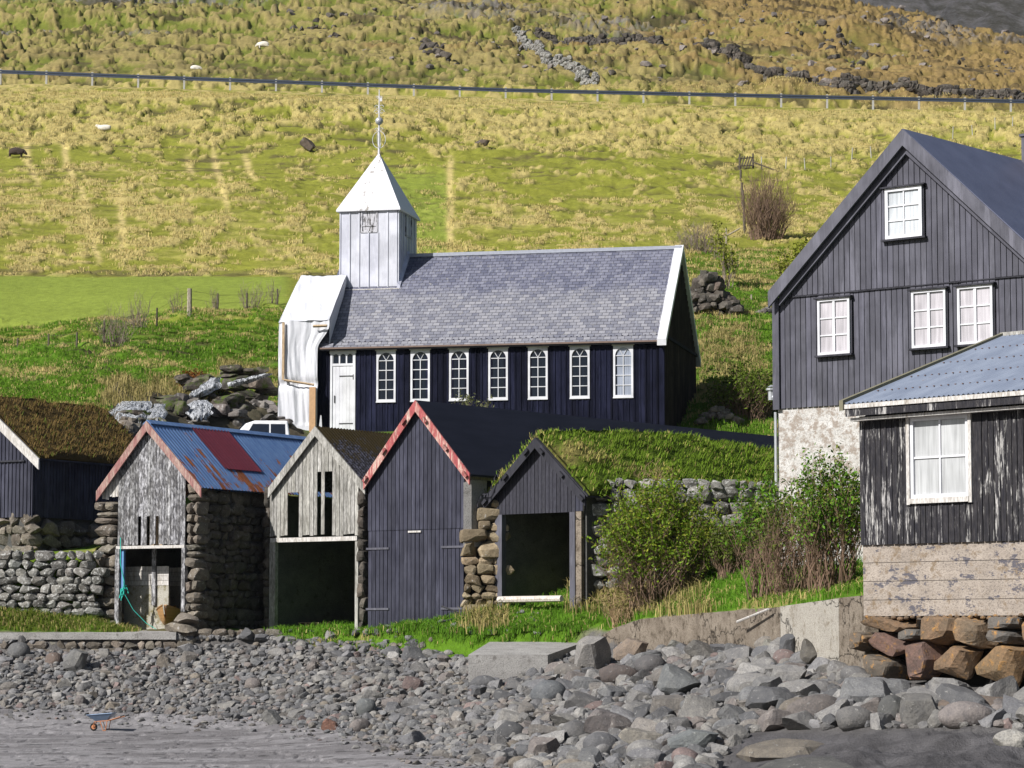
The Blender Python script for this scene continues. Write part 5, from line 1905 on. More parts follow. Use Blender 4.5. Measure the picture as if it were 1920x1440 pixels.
q.base(q.mix(q.ramp(q.noise(3, 5, .75, sc=(2.5, .35, 1)), (.66, 0.), (.70, .8)), q.mix(q.ramp(n1, (.35, 0.), (.65, 1.)), (.17, .20, .265), (.23, .265, .335)), (.20, .13, .09)))
M['grey_iron'] = q.m
for e_ in ((-.45, ry), (DC + .2, ry)):
    corrugated('roof', M['grey_iron'], co, (ex + .08, e_[0], ez), (WC + .3, e_[0], ez), (ex + .08, e_[1], rz_), (WC + .3, e_[1], rz_), .14, .022)
# screw heads in rows
mb = MB()
for k in range(1, 5):
    f_ = (k - .2) / 5
    for i in range(46):
        x_ = ex + .3 + i * .21
        if x_ > WC: break
        y_ = -.45 + (ry + .45) * f_
        z_ = ez + (rz_ - ez) * f_ + .018
        mb.box(x_ - .018, x_ + .018, y_ - .018, y_ + .018, z_, z_ + .02)
mb.build('roof_screws', simple('rusty screw', (.10, .05, .035), .8), co)
mb = MB(); mb.cc = (1, 1, 1)
mb.prism([(0, 0)], 0, 0) if False else None
vb = [(ex - .02, -.5, ez - .16), (ex + .10, -.5, ez - .16), (ex + .10, ry, rz_ - .16), (ex - .02, ry, rz_ - .16)]
mb.hexa(vb, [(p[0], p[1], p[2] + .24) for p in vb])
vb = [(ex + .101, -.5, ez - .16), (ex + .102, -.5, ez - .16)]
mb.build('verge_board', simple('mossy verge board', (.16, .15, .10), .9), co)
mb = MB(); mb.cc = (1, 1, 1)
vb = [(ex - .02, DC + .2, ez - .16), (ex - .02, ry, rz_ - .16), (ex + .10, ry, rz_ - .16), (ex + .10, DC + .2, ez - .16)][::-1]
mb.hexa(vb, [(p[0], p[1], p[2] + .24) for p in vb])
mb.build('verge_board', simple('mossy verge board', (.16, .15, .10), .9), co)
boxes('fascia', M['worn_white'], co, (ex + .1, WC + .3, -.46, -.42, ez - .12, ez - .02))
boxes('fascia', M['worn_black'], co, (ex + .1, WC + .3, -.42, -.38, ez - .30, ez - .122))
boxes('eaves_board', M['worn_white'], co, (ex + .15, WC + .3, -.30, -.06, ez - .40, ez - .33))
boxes('ridge_cap', M['worn_silver'], co, (ex, WC + .3, ry - .12, ry + .12, rz_ - .03, rz_ + .06))
zc1 = (fr.front(1620, 1155)[1] + fr.front(1900, 1154)[1]) / 2
boxes('foundation', M['rough_cast'], co, (.03, WC, .02, DC - .5, zc1, zs_))
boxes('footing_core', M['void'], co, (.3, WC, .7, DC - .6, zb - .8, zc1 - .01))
bl = [(1617, 1711, 1157, 1184, 'o', 'flat orange stained boulder under the foundation corner'), (1730, 1793, 1157, 1209, 'o', None), (1794, 1853, 1156, 1216, 't', None), (1856, 1912, 1157, 1183, 'g', None),
      (1856, 1912, 1180, 1209, 'g', None), (1632, 1702, 1187, 1230, 'p', None), (1688, 1731, 1180, 1203, 'g', None), (1698, 1749, 1199, 1273, 'p', None), (1742, 1826, 1211, 1273, 'o', None),
      (1822, 1920, 1206, 1287, 'O', 'large yellow orange boulder at the base'), (1613, 1682, 1227, 1274, 'b', None), (1596, 1626, 1187, 1222, 'b', None), (1912, 1960, 1165, 1208, 'o', None), (1921, 2000, 1205, 1295, 'o', None),
      (1961, 2030, 1160, 1215, 'g', None), (1712, 1732, 1158, 1182, 'g', None), (1624, 1634, 1190, 1208, 't', None)]
bc_ = {'o': (1.15, 1.0, .85), 'O': (1.3, 1.12, .85), 't': (1.25, 1.15, 1.0), 'g': (.75, .9, 1.1), 'p': (1.0, .82, .9), 'b': (.75, .80, .85)}
r_ = np.random.RandomState(77)
for a, b, c, d, k, lb in bl:
    s0_, z1_ = fr.front(a, c); s1_, z0_ = fr.front(b, d)
    S = Stones()
    S.add(((s0_ + s1_) / 2, .30, (z0_ + z1_) / 2), ((s1_ - s0_) / 2 * 1.06, .5, (z1_ - z0_) / 2 * 1.08), 'block' if r_.rand() < .6 else 'angular', None, bc_[k], r_, True)
    o = S.build('footing_boulder', M['rust_stone'], co)
    if lb: o['label'] = lb
S = Stones()
for k in range(26):
    x_ = fr.front(1625 + k * 12, 1158)[0]
    S.add((x_, .06, zc1 - .03 + .02 * r_.randn()), (.06 + .03 * r_.rand(), .08, .05), 'round', None, (1, .9, .8), r_)
S.build('wedge_stones', M['rust_stone'], co)

# ================================================================ WALLS AND SLABS
def wall_line(name, label, cat, pts, thick, mat, zbot, group=None):
    """pts: (px, py_top, D) ; concrete wall with real thickness"""
    mb = MB(); mb.cc = (1, 1, 1)
    T = [P(*p) for p in pts]
    for i in range(len(T) - 1):
        a, b = T[i], T[i + 1]
        d = Vector((b.x - a.x, b.y - a.y, 0)).normalized()
        nn = Vector((-d.y, d.x, 0)) * thick
        if nn.y < 0: nn = -nn
        za, zb__ = a.z - zbot, b.z - zbot
        lo = [(a.x, a.y, za), (b.x, b.y, zb__), (b.x + nn.x, b.y + nn.y, zb__), (a.x + nn.x, a.y + nn.y, za)]
        hi_ = [(a.x, a.y, a.z), (b.x, b.y, b.z), (b.x + nn.x, b.y + nn.y, b.z), (a.x + nn.x, a.y + nn.y, a.z)]
        mb.hexa(lo, hi_)
    return tag(mb.build(name, mat), label, cat, group)
rw = wall_line('retaining_wall', 'low cracked brown concrete retaining wall above the boulders', 'wall',
               [(1118, 1199, 86.2), (1150, 1178, 84.9), (1200, 1161, 82.6), (1300, 1151, 78.2), (1400, 1143, 73.6), (1462, 1138, 70.6)], .35, M['concrete'], 1.6)
rw2 = wall_line('retaining_wall', 'pale patched end of the concrete retaining wall beside the cottage corner', 'wall',
                [(1463, 1137, 70.55), (1572, 1122, 66.4)], .35, M['concrete_pale'], 1.9)
rw3 = wall_line('retaining_wall', 'short grey brown wall stub between pale wall and cottage foundation', 'wall',
                [(1573, 1121, 66.4), (1622, 1116, 64.5)], .32, M['concrete'], 2.0)
# slipway slab
a0 = P(878, 1228, 82.5); a1 = P(1027, 1228, 82.5); c1 = P(1117, 1196, 88.0); c0 = P(930, 1196, 89.0)
mb = MB(); mb.cc = (1, 1, 1)
mb.hexa([(p.x, p.y, p.z - 1.3) for p in (a0, a1, c1, c0)], [tuple(p) for p in (a0, a1, c1, c0)])
tag(mb.build('concrete_slab', M['slab']), 'grey concrete slipway slab among the beach boulders', 'slab')
# left path kerb
A = P(-250, 1188, 92.6); B = P(330, 1187, 92.2)
mb = MB(); mb.cc = (1, 1, 1)
Mm = P(228, 1187.5, 92.35)
for a_, b_, d_ in ((A, Mm, .35), (Mm, B, 1.5)):
    mb.hexa([(a_.x, a_.y, 2.86), (b_.x, b_.y, 2.86), (b_.x, b_.y + d_, 2.86), (a_.x, a_.y + d_, 2.86)], [(a_.x, a_.y, a_.z + .02), (b_.x, b_.y, b_.z + .02), (b_.x, b_.y + d_, b_.z + .02 + .05 * d_), (a_.x, a_.y + d_, a_.z + .02 + .05 * d_)])
kb = mb.build('concrete_path', M['slab'])
tag(kb, 'worn concrete path edge in front of the leftmost boathouses', 'path')
stone_thing('stone_kerb', 'row of dark stones under the concrete path edge', 'stone wall', M['wall_stone'], (-250, 340), (1225, 1222), (1199, 1199), (92.62, 92.25), size=.34, seed=91, ragged=0)
stone_thing('stone_kerb', 'low broken stone edging below the silver boathouse', 'stone wall', M['wall_stone'], (345, 505), (1212, 1204), (1190, 1186), (92.4, 92.6), size=.22, seed=92, ragged=.4)
stone_thing('rubble_wall', 'rough lichened terrace wall below the leftmost boathouse', 'stone wall', M['white_stone'], (-260, 176), (1150, 1150), (1044, 1038), (94.3, 94.3), size=.27, seed=93, kind='block', ragged=.4, tint=.45)
stone_thing('rubble_wall', 'tall lichened rubble wall behind the green bush', 'stone wall', M['white_stone'], (1097, 1475), (1100, 1080), (924, 914), (88.1, 88.1), size=.36, seed=94, ragged=1.0, tint=.45, jit=.10)
# rubble mounds
def heap(name, label, px, py, w, h, mat, n=40, size=.3, seed=1, kind='block', D=None):
    if D is None:
        x, y, z = (v[0] for v in ray_ground([px], [py]))
    else:
        p = P(px, py, D); x, y, z = p
    sc = y / F
    S = Stones(); r_ = np.random.RandomState(seed)
    for i in range(n):
        u = (r_.rand() - .5) * w * sc
        v = r_.rand()
        hh = h * sc * (1 - abs(2 * u / (w * sc)) ** 1.6) * v
        s = size * (.5 + .8 * r_.rand())
        S.add((x + u, y + (r_.rand() - .3) * .8 + v * .3, z + hh), (s * .6, s * .5, s * .4), kind, rotm(r_, .5), stint(r_, .4), r_)
    return tag(S.build(name, mat), label, 'rocks')
heap('stone_heap', 'dark collapsed stone ruin on the slope right of the church', 1330, 590, 110, 75, M['dark_stone'], 170, .55, 1)
heap('stone_heap', 'small rubble heap on the grass left of the grey house', 1438, 592, 40, 18, M['hill_stone'], 16, .4, 2)
heap('stone_heap', 'rubble at the foot of the slope between church and grey house', 1350, 800, 80, 26, M['wall_stone'], 50, .35, 3)
heap('stone_heap', 'rubble bank below the waterfall behind the blue roof', 238, 850, 80, 62, M['wall_stone'], 110, .5, 4, D=103.8)
# ================================================================ BEACH STONES
U_px = [-300, 0, 250, 340, 400, 500, 560, 700, 800, 880, 1030, 1110, 1200, 1400, 1575, 1600, 1615, 1700, 1920, 2300]
U_py = [1226, 1224, 1226, 1208, 1202, 1198, 1200, 1208, 1218, 1240, 1240, 1222, 1222, 1226, 1226, 1240, 1290, 1304, 1318, 1320]
L_px = [-300, 0, 200, 450, 620, 800, 950, 1060, 1300, 1370, 1420, 1560, 1920, 2300]
L_py = [1322, 1325, 1332, 1348, 1372, 1415, 1440, 1470, 1480, 1400, 1372, 1368, 1368, 1370]
rb = np.random.RandomState(42)
TINTS = [(1, 1, 1.02), (.78, .79, .82), (1.12, 1.10, 1.05), (1.06, .99, .90), (.55, .56, .58), (.9, .92, .93), (1.32, 1.30, 1.25), (.98, .88, .82), (.74, .73, .72), (1.15, 1.12, 1.04)]
def stone_col(r):
    c = np.array(TINTS[r.randint(len(TINTS))]) * (.8 + .42 * r.rand())
    if r.rand() < .02: c = np.array((1.15, .88, .82)) * (.75 + .4 * r.rand())
    if r.rand() < .02: c = np.array((1.15, 1.02, .84)) * (.8 + .3 * r.rand())
    return c

special = [  # x0 x1 y0 y1 colour kind label
    (1075, 1146, 1194, 1262, (1.35, 1.3, 1.22), 'angular', 'big pale pitted boulder at the right end of the concrete slab'),
    (1150, 1216, 1197, 1252, (1.25, 1.0, .78), 'angular', 'tan brown angular boulder in front of the retaining wall hole'),
    (1124, 1199, 1247, 1286, (.62, .52, .48), 'round', 'dark brown oval boulder below the tan one'),
    (1190, 1248, 1228, 1267, (.62, .60, .60), 'round', 'smooth dark grey boulder right of the dark brown oval one'),
    (1233, 1320, 1246, 1312, (.80, .84, .84), 'angular', 'large angular grey boulder with sharp ridge amid the bank'),
    (1248, 1294, 1200, 1232, (.9, .9, .8), 'angular', 'green grey boulder against the brown retaining wall'),
    (1282, 1345, 1200, 1242, (.95, .92, .85), 'angular', 'broad greenish slab-like boulder leaning on the retaining wall'),
    (1250, 1284, 1231, 1252, (1.15, 1.0, .95), 'round', 'small pinkish rounded stone above the large angular boulder'),
    (1406, 1472, 1269, 1319, (1.0, 1.0, .98), 'angular', 'grey angular boulder with a flat pale face, mid bank'),
    (1414, 1459, 1193, 1223, (1.25, 1.15, 1.0), 'round', 'pale rounded boulder under the greenish one by the wall'),
    (1428, 1470, 1162, 1190, (1.15, 1.12, .95), 'angular', 'greenish pointed boulder perched against the pale wall patch'),
    (1459, 1505, 1175, 1224, (.55, .57, .60), 'angular', 'dark boulder with white lichen below the pale wall patch'),
    (1500, 1542, 1170, 1222, (.62, .58, .50), 'angular', 'dark brown boulder leaning on the pale wall patch'),
    (1550, 1605, 1198, 1226, (1.0, .98, .95), 'angular', 'grey boulder left of the cottage footing'),
    (1095, 1186, 1328, 1385, (.88, .80, .78), 'angular', 'wide reddish grey boulder low on the bank'),
    (1343, 1408, 1320, 1364, (1.0, 1.02, 1.02), 'angular', 'grey boulder with rough faces above the rock shelf'),
    (1252, 1348, 1368, 1415, (.85, .92, .92), 'angular', 'large blue grey boulder at the bottom of the bank'),
    (1688, 1763, 1302, 1369, (.85, .83, .78), 'block', 'speckled grey squarish boulder at the edge of the shelf'),
    (1760, 1862, 1316, 1369, (1.2, 1.08, 1.02), 'round', 'big pinkish grey rounded boulder on the shelf edge'),
    (1646, 1702, 1304, 1361, (.55, .56, .54), 'round', 'dark smooth boulder left of the speckled one'),
    (1864, 1930, 1368, 1412, (1.7, 1.65, 1.5), 'angular', 'pale white grey boulder alone on the dark rock shelf'),
    (1568, 1640, 1325, 1372, (.85, .83, .80), 'round', 'grey rounded boulder beside the dark smooth one'),
    (1480, 1535, 1222, 1252, (1.05, 1.05, 1.05), 'round', 'speckled oval stone below the dark lichened boulder'),
    (603, 636, 1347, 1374, (1.15, .62, .45), 'angular', 'reddish brown stone on the sand edge'),
    (118, 166, 1217, 1266, (.92, .92, .88), 'angular', 'long grey boulder leaning at the left shingle'),
    (84, 117, 1224, 1256, (.85, .66, .55), 'round', 'brown rounded boulder left of the long grey one'),
    (14, 56, 1205, 1240, (.75, .76, .76), 'round', 'dark boulder at the left end below the path'),
    (338, 370, 1222, 1252, (1.0, .92, .82), 'angular', 'flat brownish stone in the left shingle'),
    (294, 322, 1226, 1256, (1.1, .98, .82), 'angular', 'tilted tan stone in the left shingle'),
    (192, 232, 1193, 1222, (1.25, 1.1, .85), 'angular', 'tan pointed boulder leaning on the path edge'),
    (490, 528, 1330, 1362, (1.05, 1.05, 1.0), 'angular', 'pale pointed stone at the sand edge'),
    (1160, 1252, 1365, 1410, (1.3, 1.22, 1.05), 'angular', 'long creamy boulder near the bottom of the bank'),
    (668, 705, 1310, 1345, (.8, .85, .85), 'round', 'round dark stone near the sand, left half of the bank'),
    (995, 1062, 1276, 1324, (.75, .8, .84), 'round', 'large rounded grey boulder right of the slab foot'),
    (1175, 1250, 1402, 1440, (.95, .95, .98), 'angular', 'grey boulder at the lower edge left of the shelf'),
]
X, Y, Z, R_, taken = [], [], [], [], []
n_ind = 0
def ind_stone(cx, cy, cz, sc, kind, col, label, group=None, R=None, hi=True):
    global n_ind
    S = Stones()
    S.add((0, 0, 0), sc, kind, R, col, rb, hi)
    o = S.build('beach_stone' if max(sc) < .42 else 'boulder', M['beach_stone'], None, kind == 'round')
    o.location = (cx, cy, cz)
    tag(o, label, 'stone' if max(sc) < .42 else 'boulder', group)
    n_ind += 1
    return o
occ = []
for (a, b, c, d, col, kd, lb) in special:
    x, y, z = (v[0] for v in ray_ground([(a + b) / 2], [d - 3]))
    if a > 1100: y = min(y, float(L1(np.array(x / y))) - .35 - (b - a) / 2 * y / F)
    w_ = (b - a) / 2 * y / F
    h_ = (d - c) / 2 * y / F
    dp = min(w_, h_ * 1.3) * .9
    yc_ = y + dp * .55
    zc_ = zof((c + d) / 2, yc_)
    if a > 1100: zc_ = min(zc_, gzs(P((a + b) / 2, c, yc_).x, yc_) + h_ * .72 + .08)
    ind_stone(P((a + b) / 2, (c + d) / 2, yc_).x, yc_, zc_, (w_ * 1.03, dp, h_ * 1.05), kd, col, lb)
    occ.append((x, yc_, max(w_, dp) * .9))
# candidates
def cand(n, pxa, pxb, smin, smax, pw, r):
    px = pxa + (pxb - pxa) * r.rand(n)
    t = r.rand(n)
    u = np.interp(px, U_px, U_py)
    l = np.interp(px, L_px, L_py)
    py = u + (l - u) * t
    x, y, z = ray_ground(px, py)
    s = smin + (smax - smin) * r.rand(n) ** pw
    return px, py, x, y, z, s
zones = []
OX = [o[0] for o in occ]; OY = [o[1] for o in occ]; OR = [o[2] for o in occ]
slab_poly = [(a0.x, a0.y), (a1.x, a1.y), (c1.x, c1.y), (c0.x, c0.y)]
def in_slab(x, y):
    return (a0.y - .05 < y < c0.y + 1) and (np.interp(y, [a0.y, c0.y], [a0.x, c0.x]) < x < np.interp(y, [a1.y, c1.y], [a1.x, c1.x]))
bulk = Stones()
big_list = []
def place(n, pxa, pxb, smin, smax, pw, ov, r):
    px, py, x, y, z, s = cand(n, pxa, pxb, smin, smax, pw, r)
    for i in np.argsort(-s):
        sz = s[i] * np.interp(px[i], [0, 450, 900, 1200, 1800], [.36, .38, .50, .68, .76])
        if in_slab(x[i], y[i]): continue
        if px[i] > 1090 and y[i] > float(L1(np.array(x[i] / y[i]))) - sz * .8: continue
        ax_, ay_, ar_ = np.array(OX), np.array(OY), np.array(OR)
        dd = np.hypot(ax_ - x[i], ay_ - y[i])
        if (dd < ov * (ar_ + sz)).any(): continue
        OX.append(x[i]); OY.append(y[i]); OR.append(sz)
        big_list.append((sz, x[i], y[i], z[i], px[i], py[i]))
place(900, -60, 2050, .40, .80, 2.4, .66, rb)
place(4200, -120, 2080, .24, .44, 1.3, .60, rb)
place(9500, -200, 2100, .14, .26, 1.0, .56, rb)
sm = cand(5200, -250, 2150, .06, .17, 1.0, rb)
big_list.sort(key=lambda b: -b[0] / b[2])
n_free = 298 - n_ind
for k, (sz, x, y, z, px, py) in enumerate(big_list):
    kd = ('angular', 'angular', 'angular', 'block', 'round')[rb.randint(5)]
    sc = (sz * (.75 + .55 * rb.rand()), sz * (.60 + .35 * rb.rand()), sz * (.46 + .42 * rb.rand()))
    R = rotm(rb, .9)
    c = stone_col(rb)
    zc = z + sc[2] * .34
    inframe = 0 < px < 1920 and py < 1436
    if n_free > 0 and inframe:
        zone = 'left' if px < 640 else ('middle' if px < 1130 else 'right')
        lb = {'left': 'grey shingle stone in the bank below the boathouses, left part', 'middle': 'grey stone in the bank around the slab and below the grass', 'right': 'grey boulder in the heap below the retaining wall and cottage'}[zone]
        ind_stone(x, y, zc, sc, kd, c, lb, 'stones of the beach bank, ' + zone + ' part', R)
        n_free -= 1
    else:
        bulk.add((x, y, zc), sc, kd, R, c, rb, sz > .3)
for i in range(len(sm[0])):
    x, y, z, sz = sm[2][i], sm[3][i], sm[4][i], sm[5][i]
    if in_slab(x, y) or (sm[0][i] > 1090 and y > float(L1(np.array(x / y))) - sz): continue
    bulk.add((x, y, z + sz * .3), (sz, sz * (.6 + .3 * rb.rand()), sz * (.45 + .3 * rb.rand())), 'angular' if rb.rand() < .6 else 'round', rotm(rb, .9), stone_col(rb), rb)
# loose pebbles on the sand edge and among the grass
px = rb.rand(1100) * 1150 - 30
py = np.interp(px, L_px, L_py) - 6 + rb.rand(1100) ** 3.2 * 34
x, y, z = ray_ground(px, py)
for i in range(1100):
    s_ = .03 + .11 * rb.rand() ** 2
    bulk.add((x[i], y[i], z[i] + s_ * .2), (s_, s_ * .8, s_ * .5), 'angular', rotm(rb, .5), stone_col(rb) * .9, rb)
px = 540 + rb.rand(130) * 480
py = 1150 + rb.rand(130) * 50
x, y, z = ray_ground(px, py)
for i in range(130):
    if y[i] > 93.5: continue
    s_ = .06 + .12 * rb.rand() ** 2
    bulk.add((x[i], y[i], z[i] + s_ * .2), (s_, s_ * .8, s_ * .6), 'angular', rotm(rb, .5), stone_col(rb) * 1.1, rb)
tag(bulk.build('shingle', M['beach_stone']), kind='stuff')
# flat rock shelf, lower right
rs_ = np.random.RandomState(8)
for k, (a, b, c, d, lb) in enumerate([(1385, 1560, 1372, 1425, 'pale lichened ledge of the rock shelf at the bottom'), (1400, 1640, 1410, 1470, 'low dark ledge at the bottom edge of the beach'), (1690, 1960, 1284, 1345, 'long smooth brown rock slab below the orange boulders')]):
    x, y, z = (v[0] for v in ray_ground([(a + b) / 2], [d - 8]))
    w_ = (b - a) / 2 * y / F
    S = Stones()
    S.add((0, 0, 0), (w_, 1.1, .34), 'block' if k < 2 else 'round', rotm(rs_, False) if False else None, [(.95, .85, .70), (.55, .55, .52), (.85, .68, .55)][k], rs_, True)
    o = S.build('rock_ledge', M['beach_stone'])
    o.location = (x, y + .6, z + .02)
    tag(o, lb, 'rock')

# rocks around the stream
rk = [(215, 300, 772, 806, 1), (262, 322, 742, 770, 1), (300, 352, 742, 800, 0), (318, 372, 742, 775, 2), (358, 395, 735, 752, 1), (395, 470, 735, 778, 1), (430, 520, 712, 760, 1), (470, 522, 752, 790, 2), (395, 462, 760, 800, 2),
      (350, 420, 700, 730, 0), (258, 300, 785, 820, 0), (200, 245, 800, 850, 0), (330, 400, 785, 806, 2), (446, 520, 690, 715, 1), (480, 540, 775, 800, 2)]
for k, (a, b, c, d, m_) in enumerate(rk):
    x, y, z = (v[0] for v in ray_ground([(a + b) / 2], [(c + d) / 2]))
    y = min(y, 118)
    w_ = (b - a) / 2 * y / F; h_ = (d - c) / 2 * y / F
    S = Stones()
    for j in range(9):
        u, v = rs_.rand() - .5, rs_.rand() - .5
        S.add((u * w_ * 1.6, v * .5, (rs_.rand() - .5) * h_ * 1.5), (w_ * (.3 + .3 * rs_.rand()), .5, h_ * (.35 + .3 * rs_.rand())), 'angular' if j % 2 else 'block', rotm(rs_, .4), stint(rs_, .4), rs_, True)
    o = S.build('stream_rock', M['moss_stone'] if m_ != 2 else M['hill_stone'])
    o.location = (x, y, zof((c + d) / 2, y))
    tag(o, 'wet mossy rock beside the waterfall behind the blue roof', 'rock', 'rocks along the stream')
# falling water
q = N('white water', .25, .5)
n1 = q.noise(3.0, 5, .75, sc=(5.5, 1, .35), dist=.3)
n2 = q.noise(9.0, 5, .8, sc=(3.5, 1, .5))
c = q.mix(q.ramp(q.math('ADD', q.math('MULTIPLY', n1, .5), q.math('MULTIPLY', n2, .5)), (.45, 0.), (.53, 1.)), (.045, .05, .05), (.66, .68, .72))
q.base(c)
q.bump(n1, .15, 1)
M['water'] = q.m
def fall(pts, wd, seed):
    """pts (px,py) down the rocks with width in px"""
    rows_ = []
    D0 = None
    ps = np.array(pts, float)
    n = 24
    t = np.linspace(0, 1, n)
    k = np.linspace(0, 1, len(ps))
    xs, ys, ws = np.interp(t, k, ps[:, 0]), np.interp(t, k, ps[:, 1]), np.interp(t, k, ps[:, 2])
    gx, gy, gz_ = ray_ground(xs, ys)
    gy = np.minimum(gy, 118)
    gy = np.linspace(gy[:4].mean(), gy[-4:].mean(), n)
    m = 14
    V = []
    for i in range(n):
        for j in range(m):
            u = j / (m - 1) - .5
            yy = gy[i] - 1.7 + .5 * (fbm(np.array([u * 5 + seed]), np.array([t[i] * 6.]), 2, seed)[0] - .5) + abs(u) * .9
            p = P(xs[i] + u * ws[i] * (.55 + .45 * math.sin(math.pi * min(1, .15 + t[i] * .7))) * (1 + .15 * math.sin(i * .6 + seed)), ys[i] + 5 * math.sin(j * 1.9 + seed) * t[i], yy)
            V.append(tuple(p))
    i = np.arange((n - 1) * (m - 1))
    q0 = (i // (m - 1)) * m + i % (m - 1)
    return np.array(V), np.stack([q0, q0 + 1, q0 + m + 1, q0 + m], -1)
VV, FF, o0 = [], [], 0
for pts, sd_ in (([(250, 752, 50), (232, 775, 76), (226, 806, 72)], 1), ([(300, 757, 26), (292, 775, 40), (290, 806, 42)], 2), ([(405, 708, 26), (392, 728, 40), (362, 744, 26)], 3), ([(376, 750, 40), (374, 768, 50), (372, 786, 48)], 4), ([(505, 700, 30), (470, 712, 30), (435, 722, 24)], 5), ([(272, 752, 30), (268, 780, 26), (262, 806, 22)], 6)):
    v, f = fall(pts, 0, sd_)
    VV.append(v); FF.append(f + o0); o0 += len(v)
tag(npmesh('stream_water', np.concatenate(VV), np.concatenate(FF), M['water'], None, None, True), kind='structure')

# ================================================================ HILL: guard rail, fences, walls, rocks
gl = empty('guard_rail', (0, 243.2, 51), 0, 'long blue grey roadside guard rail crossing the whole hillside on pale posts', 'guard rail')
DR = 243.2
pxs = [1 + 86.1 * k - 86.1 * 6 for k in range(36)]
prv = None
rail = MB(); low = MB()
for k, px in enumerate(pxs):
    py = np.interp(px, [-600, 0, 960, 1920, 2600], [116, 131, 166, 187, 195])
    top_ = P(px, py, DR)
    mb = MB()
    mb.box(-.085, .085, -.12, .06, -1.5, .09)
    o = mb.build('post', M['post_white'], gl)
    o.location = (top_.x, .08, top_.z - 51)
    if prv is not None:
        a, b = prv, top_
        for (z0, z1, yo) in ((.0, -.14, 0), (-.14, -.20, .04), (-.20, -.34, 0)):
            rail.hexa([(a.x, yo - .05, a.z - 51 + z1), (b.x, yo - .05, b.z - 51 + z1), (b.x, yo, b.z - 51 + z1), (a.x, yo, a.z - 51 + z1)],
                      [(a.x, yo - .05, a.z - 51 + z0), (b.x, yo - .05, b.z - 51 + z0), (b.x, yo, b.z - 51 + z0), (a.x, yo, a.z - 51 + z0)])
    prv = top_
rail.build('rail', M['rail'], gl)

def post(px, py0, py1, name, mat, label, group=None, wd=.06, D=None, cat='fence post', lean=0):
    x, y, z = (v[0] for v in ray_ground([px], [py1]))
    h = (py1 - py0) * y / F
    mb = MB()
    mb.tube((0, 0, -.25), (lean, 0, h), wd, wd * .85, 6)
    o = mb.build(name, mat)
    o.location = (x, y, z)
    tag(o, label, cat, group)
    return o, Vector((x, y, z + h))
tops = []
for k, (px, a, b) in enumerate([(33, 627, 656), (91, 617, 652), (144, 617, 649), (195, 598, 640), (294, 571, 612)]):
    o, t_ = post(px, a, b, 'fence_post', M['post_dark'], 'thin dark post of the fence along the left field edge', 'fence posts on the left field edge', .05)
    tops.append(t_)
o, t_ = post(355, 549, 600, 'fence_post', M['post_wood'], 'thick pale weathered post standing taller among the left fence posts', None, .13)
tops.append(t_)
for k, (px, a, b) in enumerate([(408, 558, 592), (463, 553, 584), (520, 542, 576)]):
    o, t_ = post(px, a, b, 'fence_post', M['post_dark'], 'thin dark post of the fence along the left field edge', 'fence posts on the left field edge', .05)
    tops.append(t_)
def wire(name, tops, label, off=(.05, .45), r=.012):
    mb = MB()
    for f_ in off: mb.path([t - Vector((0, 0, f_)) for t in tops], r, 3)
    tag(mb.build(name, M['post_dark']), label, 'wire')
wire('fence_wire', tops, 'thin wires strung between the posts of the left field fence', (.1, .5), .006)
tops = []
for k, (px, a, b) in enumerate([(1428, 293, 318), (1473, 297, 320), (1510, 294, 319), (1558, 289, 313), (1597, 285, 308), (1634, 272, 294), (1747, 247, 266), (1786, 235, 260), (1824, 235, 257), (1866, 229, 256), (1898, 229, 252)]):
    o, t_ = post(px, a, b, 'fence_post', M['post_white'], 'pale thin post of the fence crossing the slope behind the grey house', 'pale fence posts on the upper slope', .045, lean=.08 * math.sin(k * 2.1))
    tops.append(t_)
wire('fence_wire', tops, 'thin wires between the pale posts behind the grey house', (.08,), .01)
# gate and its posts
gx_, gy_, gz_ = (v[0] for v in ray_ground([1398], [322]))
gt_ = empty('gate', (gx_, gy_, gz_), 0, 'small dark slatted gate leaning at the top of the garden', 'gate')
u_ = gy_ / F
for k, dx in enumerate([-10, -5, 0, 5, 10]):
    mb = MB(); mb.tube((dx * u_ - .15, 0, .15), (dx * u_ + .15, 0, 1.05), .05, .05, 5)
    mb.build('slat', M['post_dark'], gt_)
mb = MB(); mb.tube((-.62, 0, .3), (.6, 0, .38), .05, n=5); mb.build('rail', M['post_dark'], gt_)
mb = MB(); mb.tube((-.6, 0, .85), (.62, 0, .95), .05, n=5); mb.build('rail', M['post_dark'], gt_)
for px in (1387, 1412):
    post(px, 291, 321, 'gate_post', M['post_dark'], 'dark post at the ' + ('left' if px == 1387 else 'right') + ' side of the small leaning gate', None, .08)
tops = []
for k, (px, a, b) in enumerate([(1389, 318, 340), (1391, 336, 360), (1393, 352, 378), (1394, 370, 398), (1395, 388, 418), (1396, 404, 438)]):
    o, t_ = post(px, a, b, 'fence_post', M['post_dark'], 'dark weathered post in the row running downhill from the gate', 'posts downhill of the gate', .09)
    tops.append(t_)
def pole(pa, pb, D, r, mat, label, name='pole', cat='pole'):
    a = P(*pa, D[0]); b = P(*pb, D[1])
    mb = MB(); mb.tube((0, 0, 0), tuple(b - a), r, r * .8, 6)
    o = mb.build(name, mat)
    o.location = a
    tag(o, label, cat)
gD = gy_
pole((1412, 304), (1464, 323), (gD, gD - .4), .06, M['post_dark'], 'dark pole slanting right from the gate to the grass')
lD = float(ray_ground([1370], [452])[1][0])
pole((1352, 448), (1388, 428), (lD, lD), .06, M['post_wood'], 'grey pole sloping up to the lowest downhill post', 'pole')
for px in (1297, 1362):
    post(px, 425 if px == 1362 else 440, 458, 'fence_post', M['post_wood'], ('short grey post under the sloping pole' if px == 1362 else 'short grey post behind the church ridge end'), None, .06)
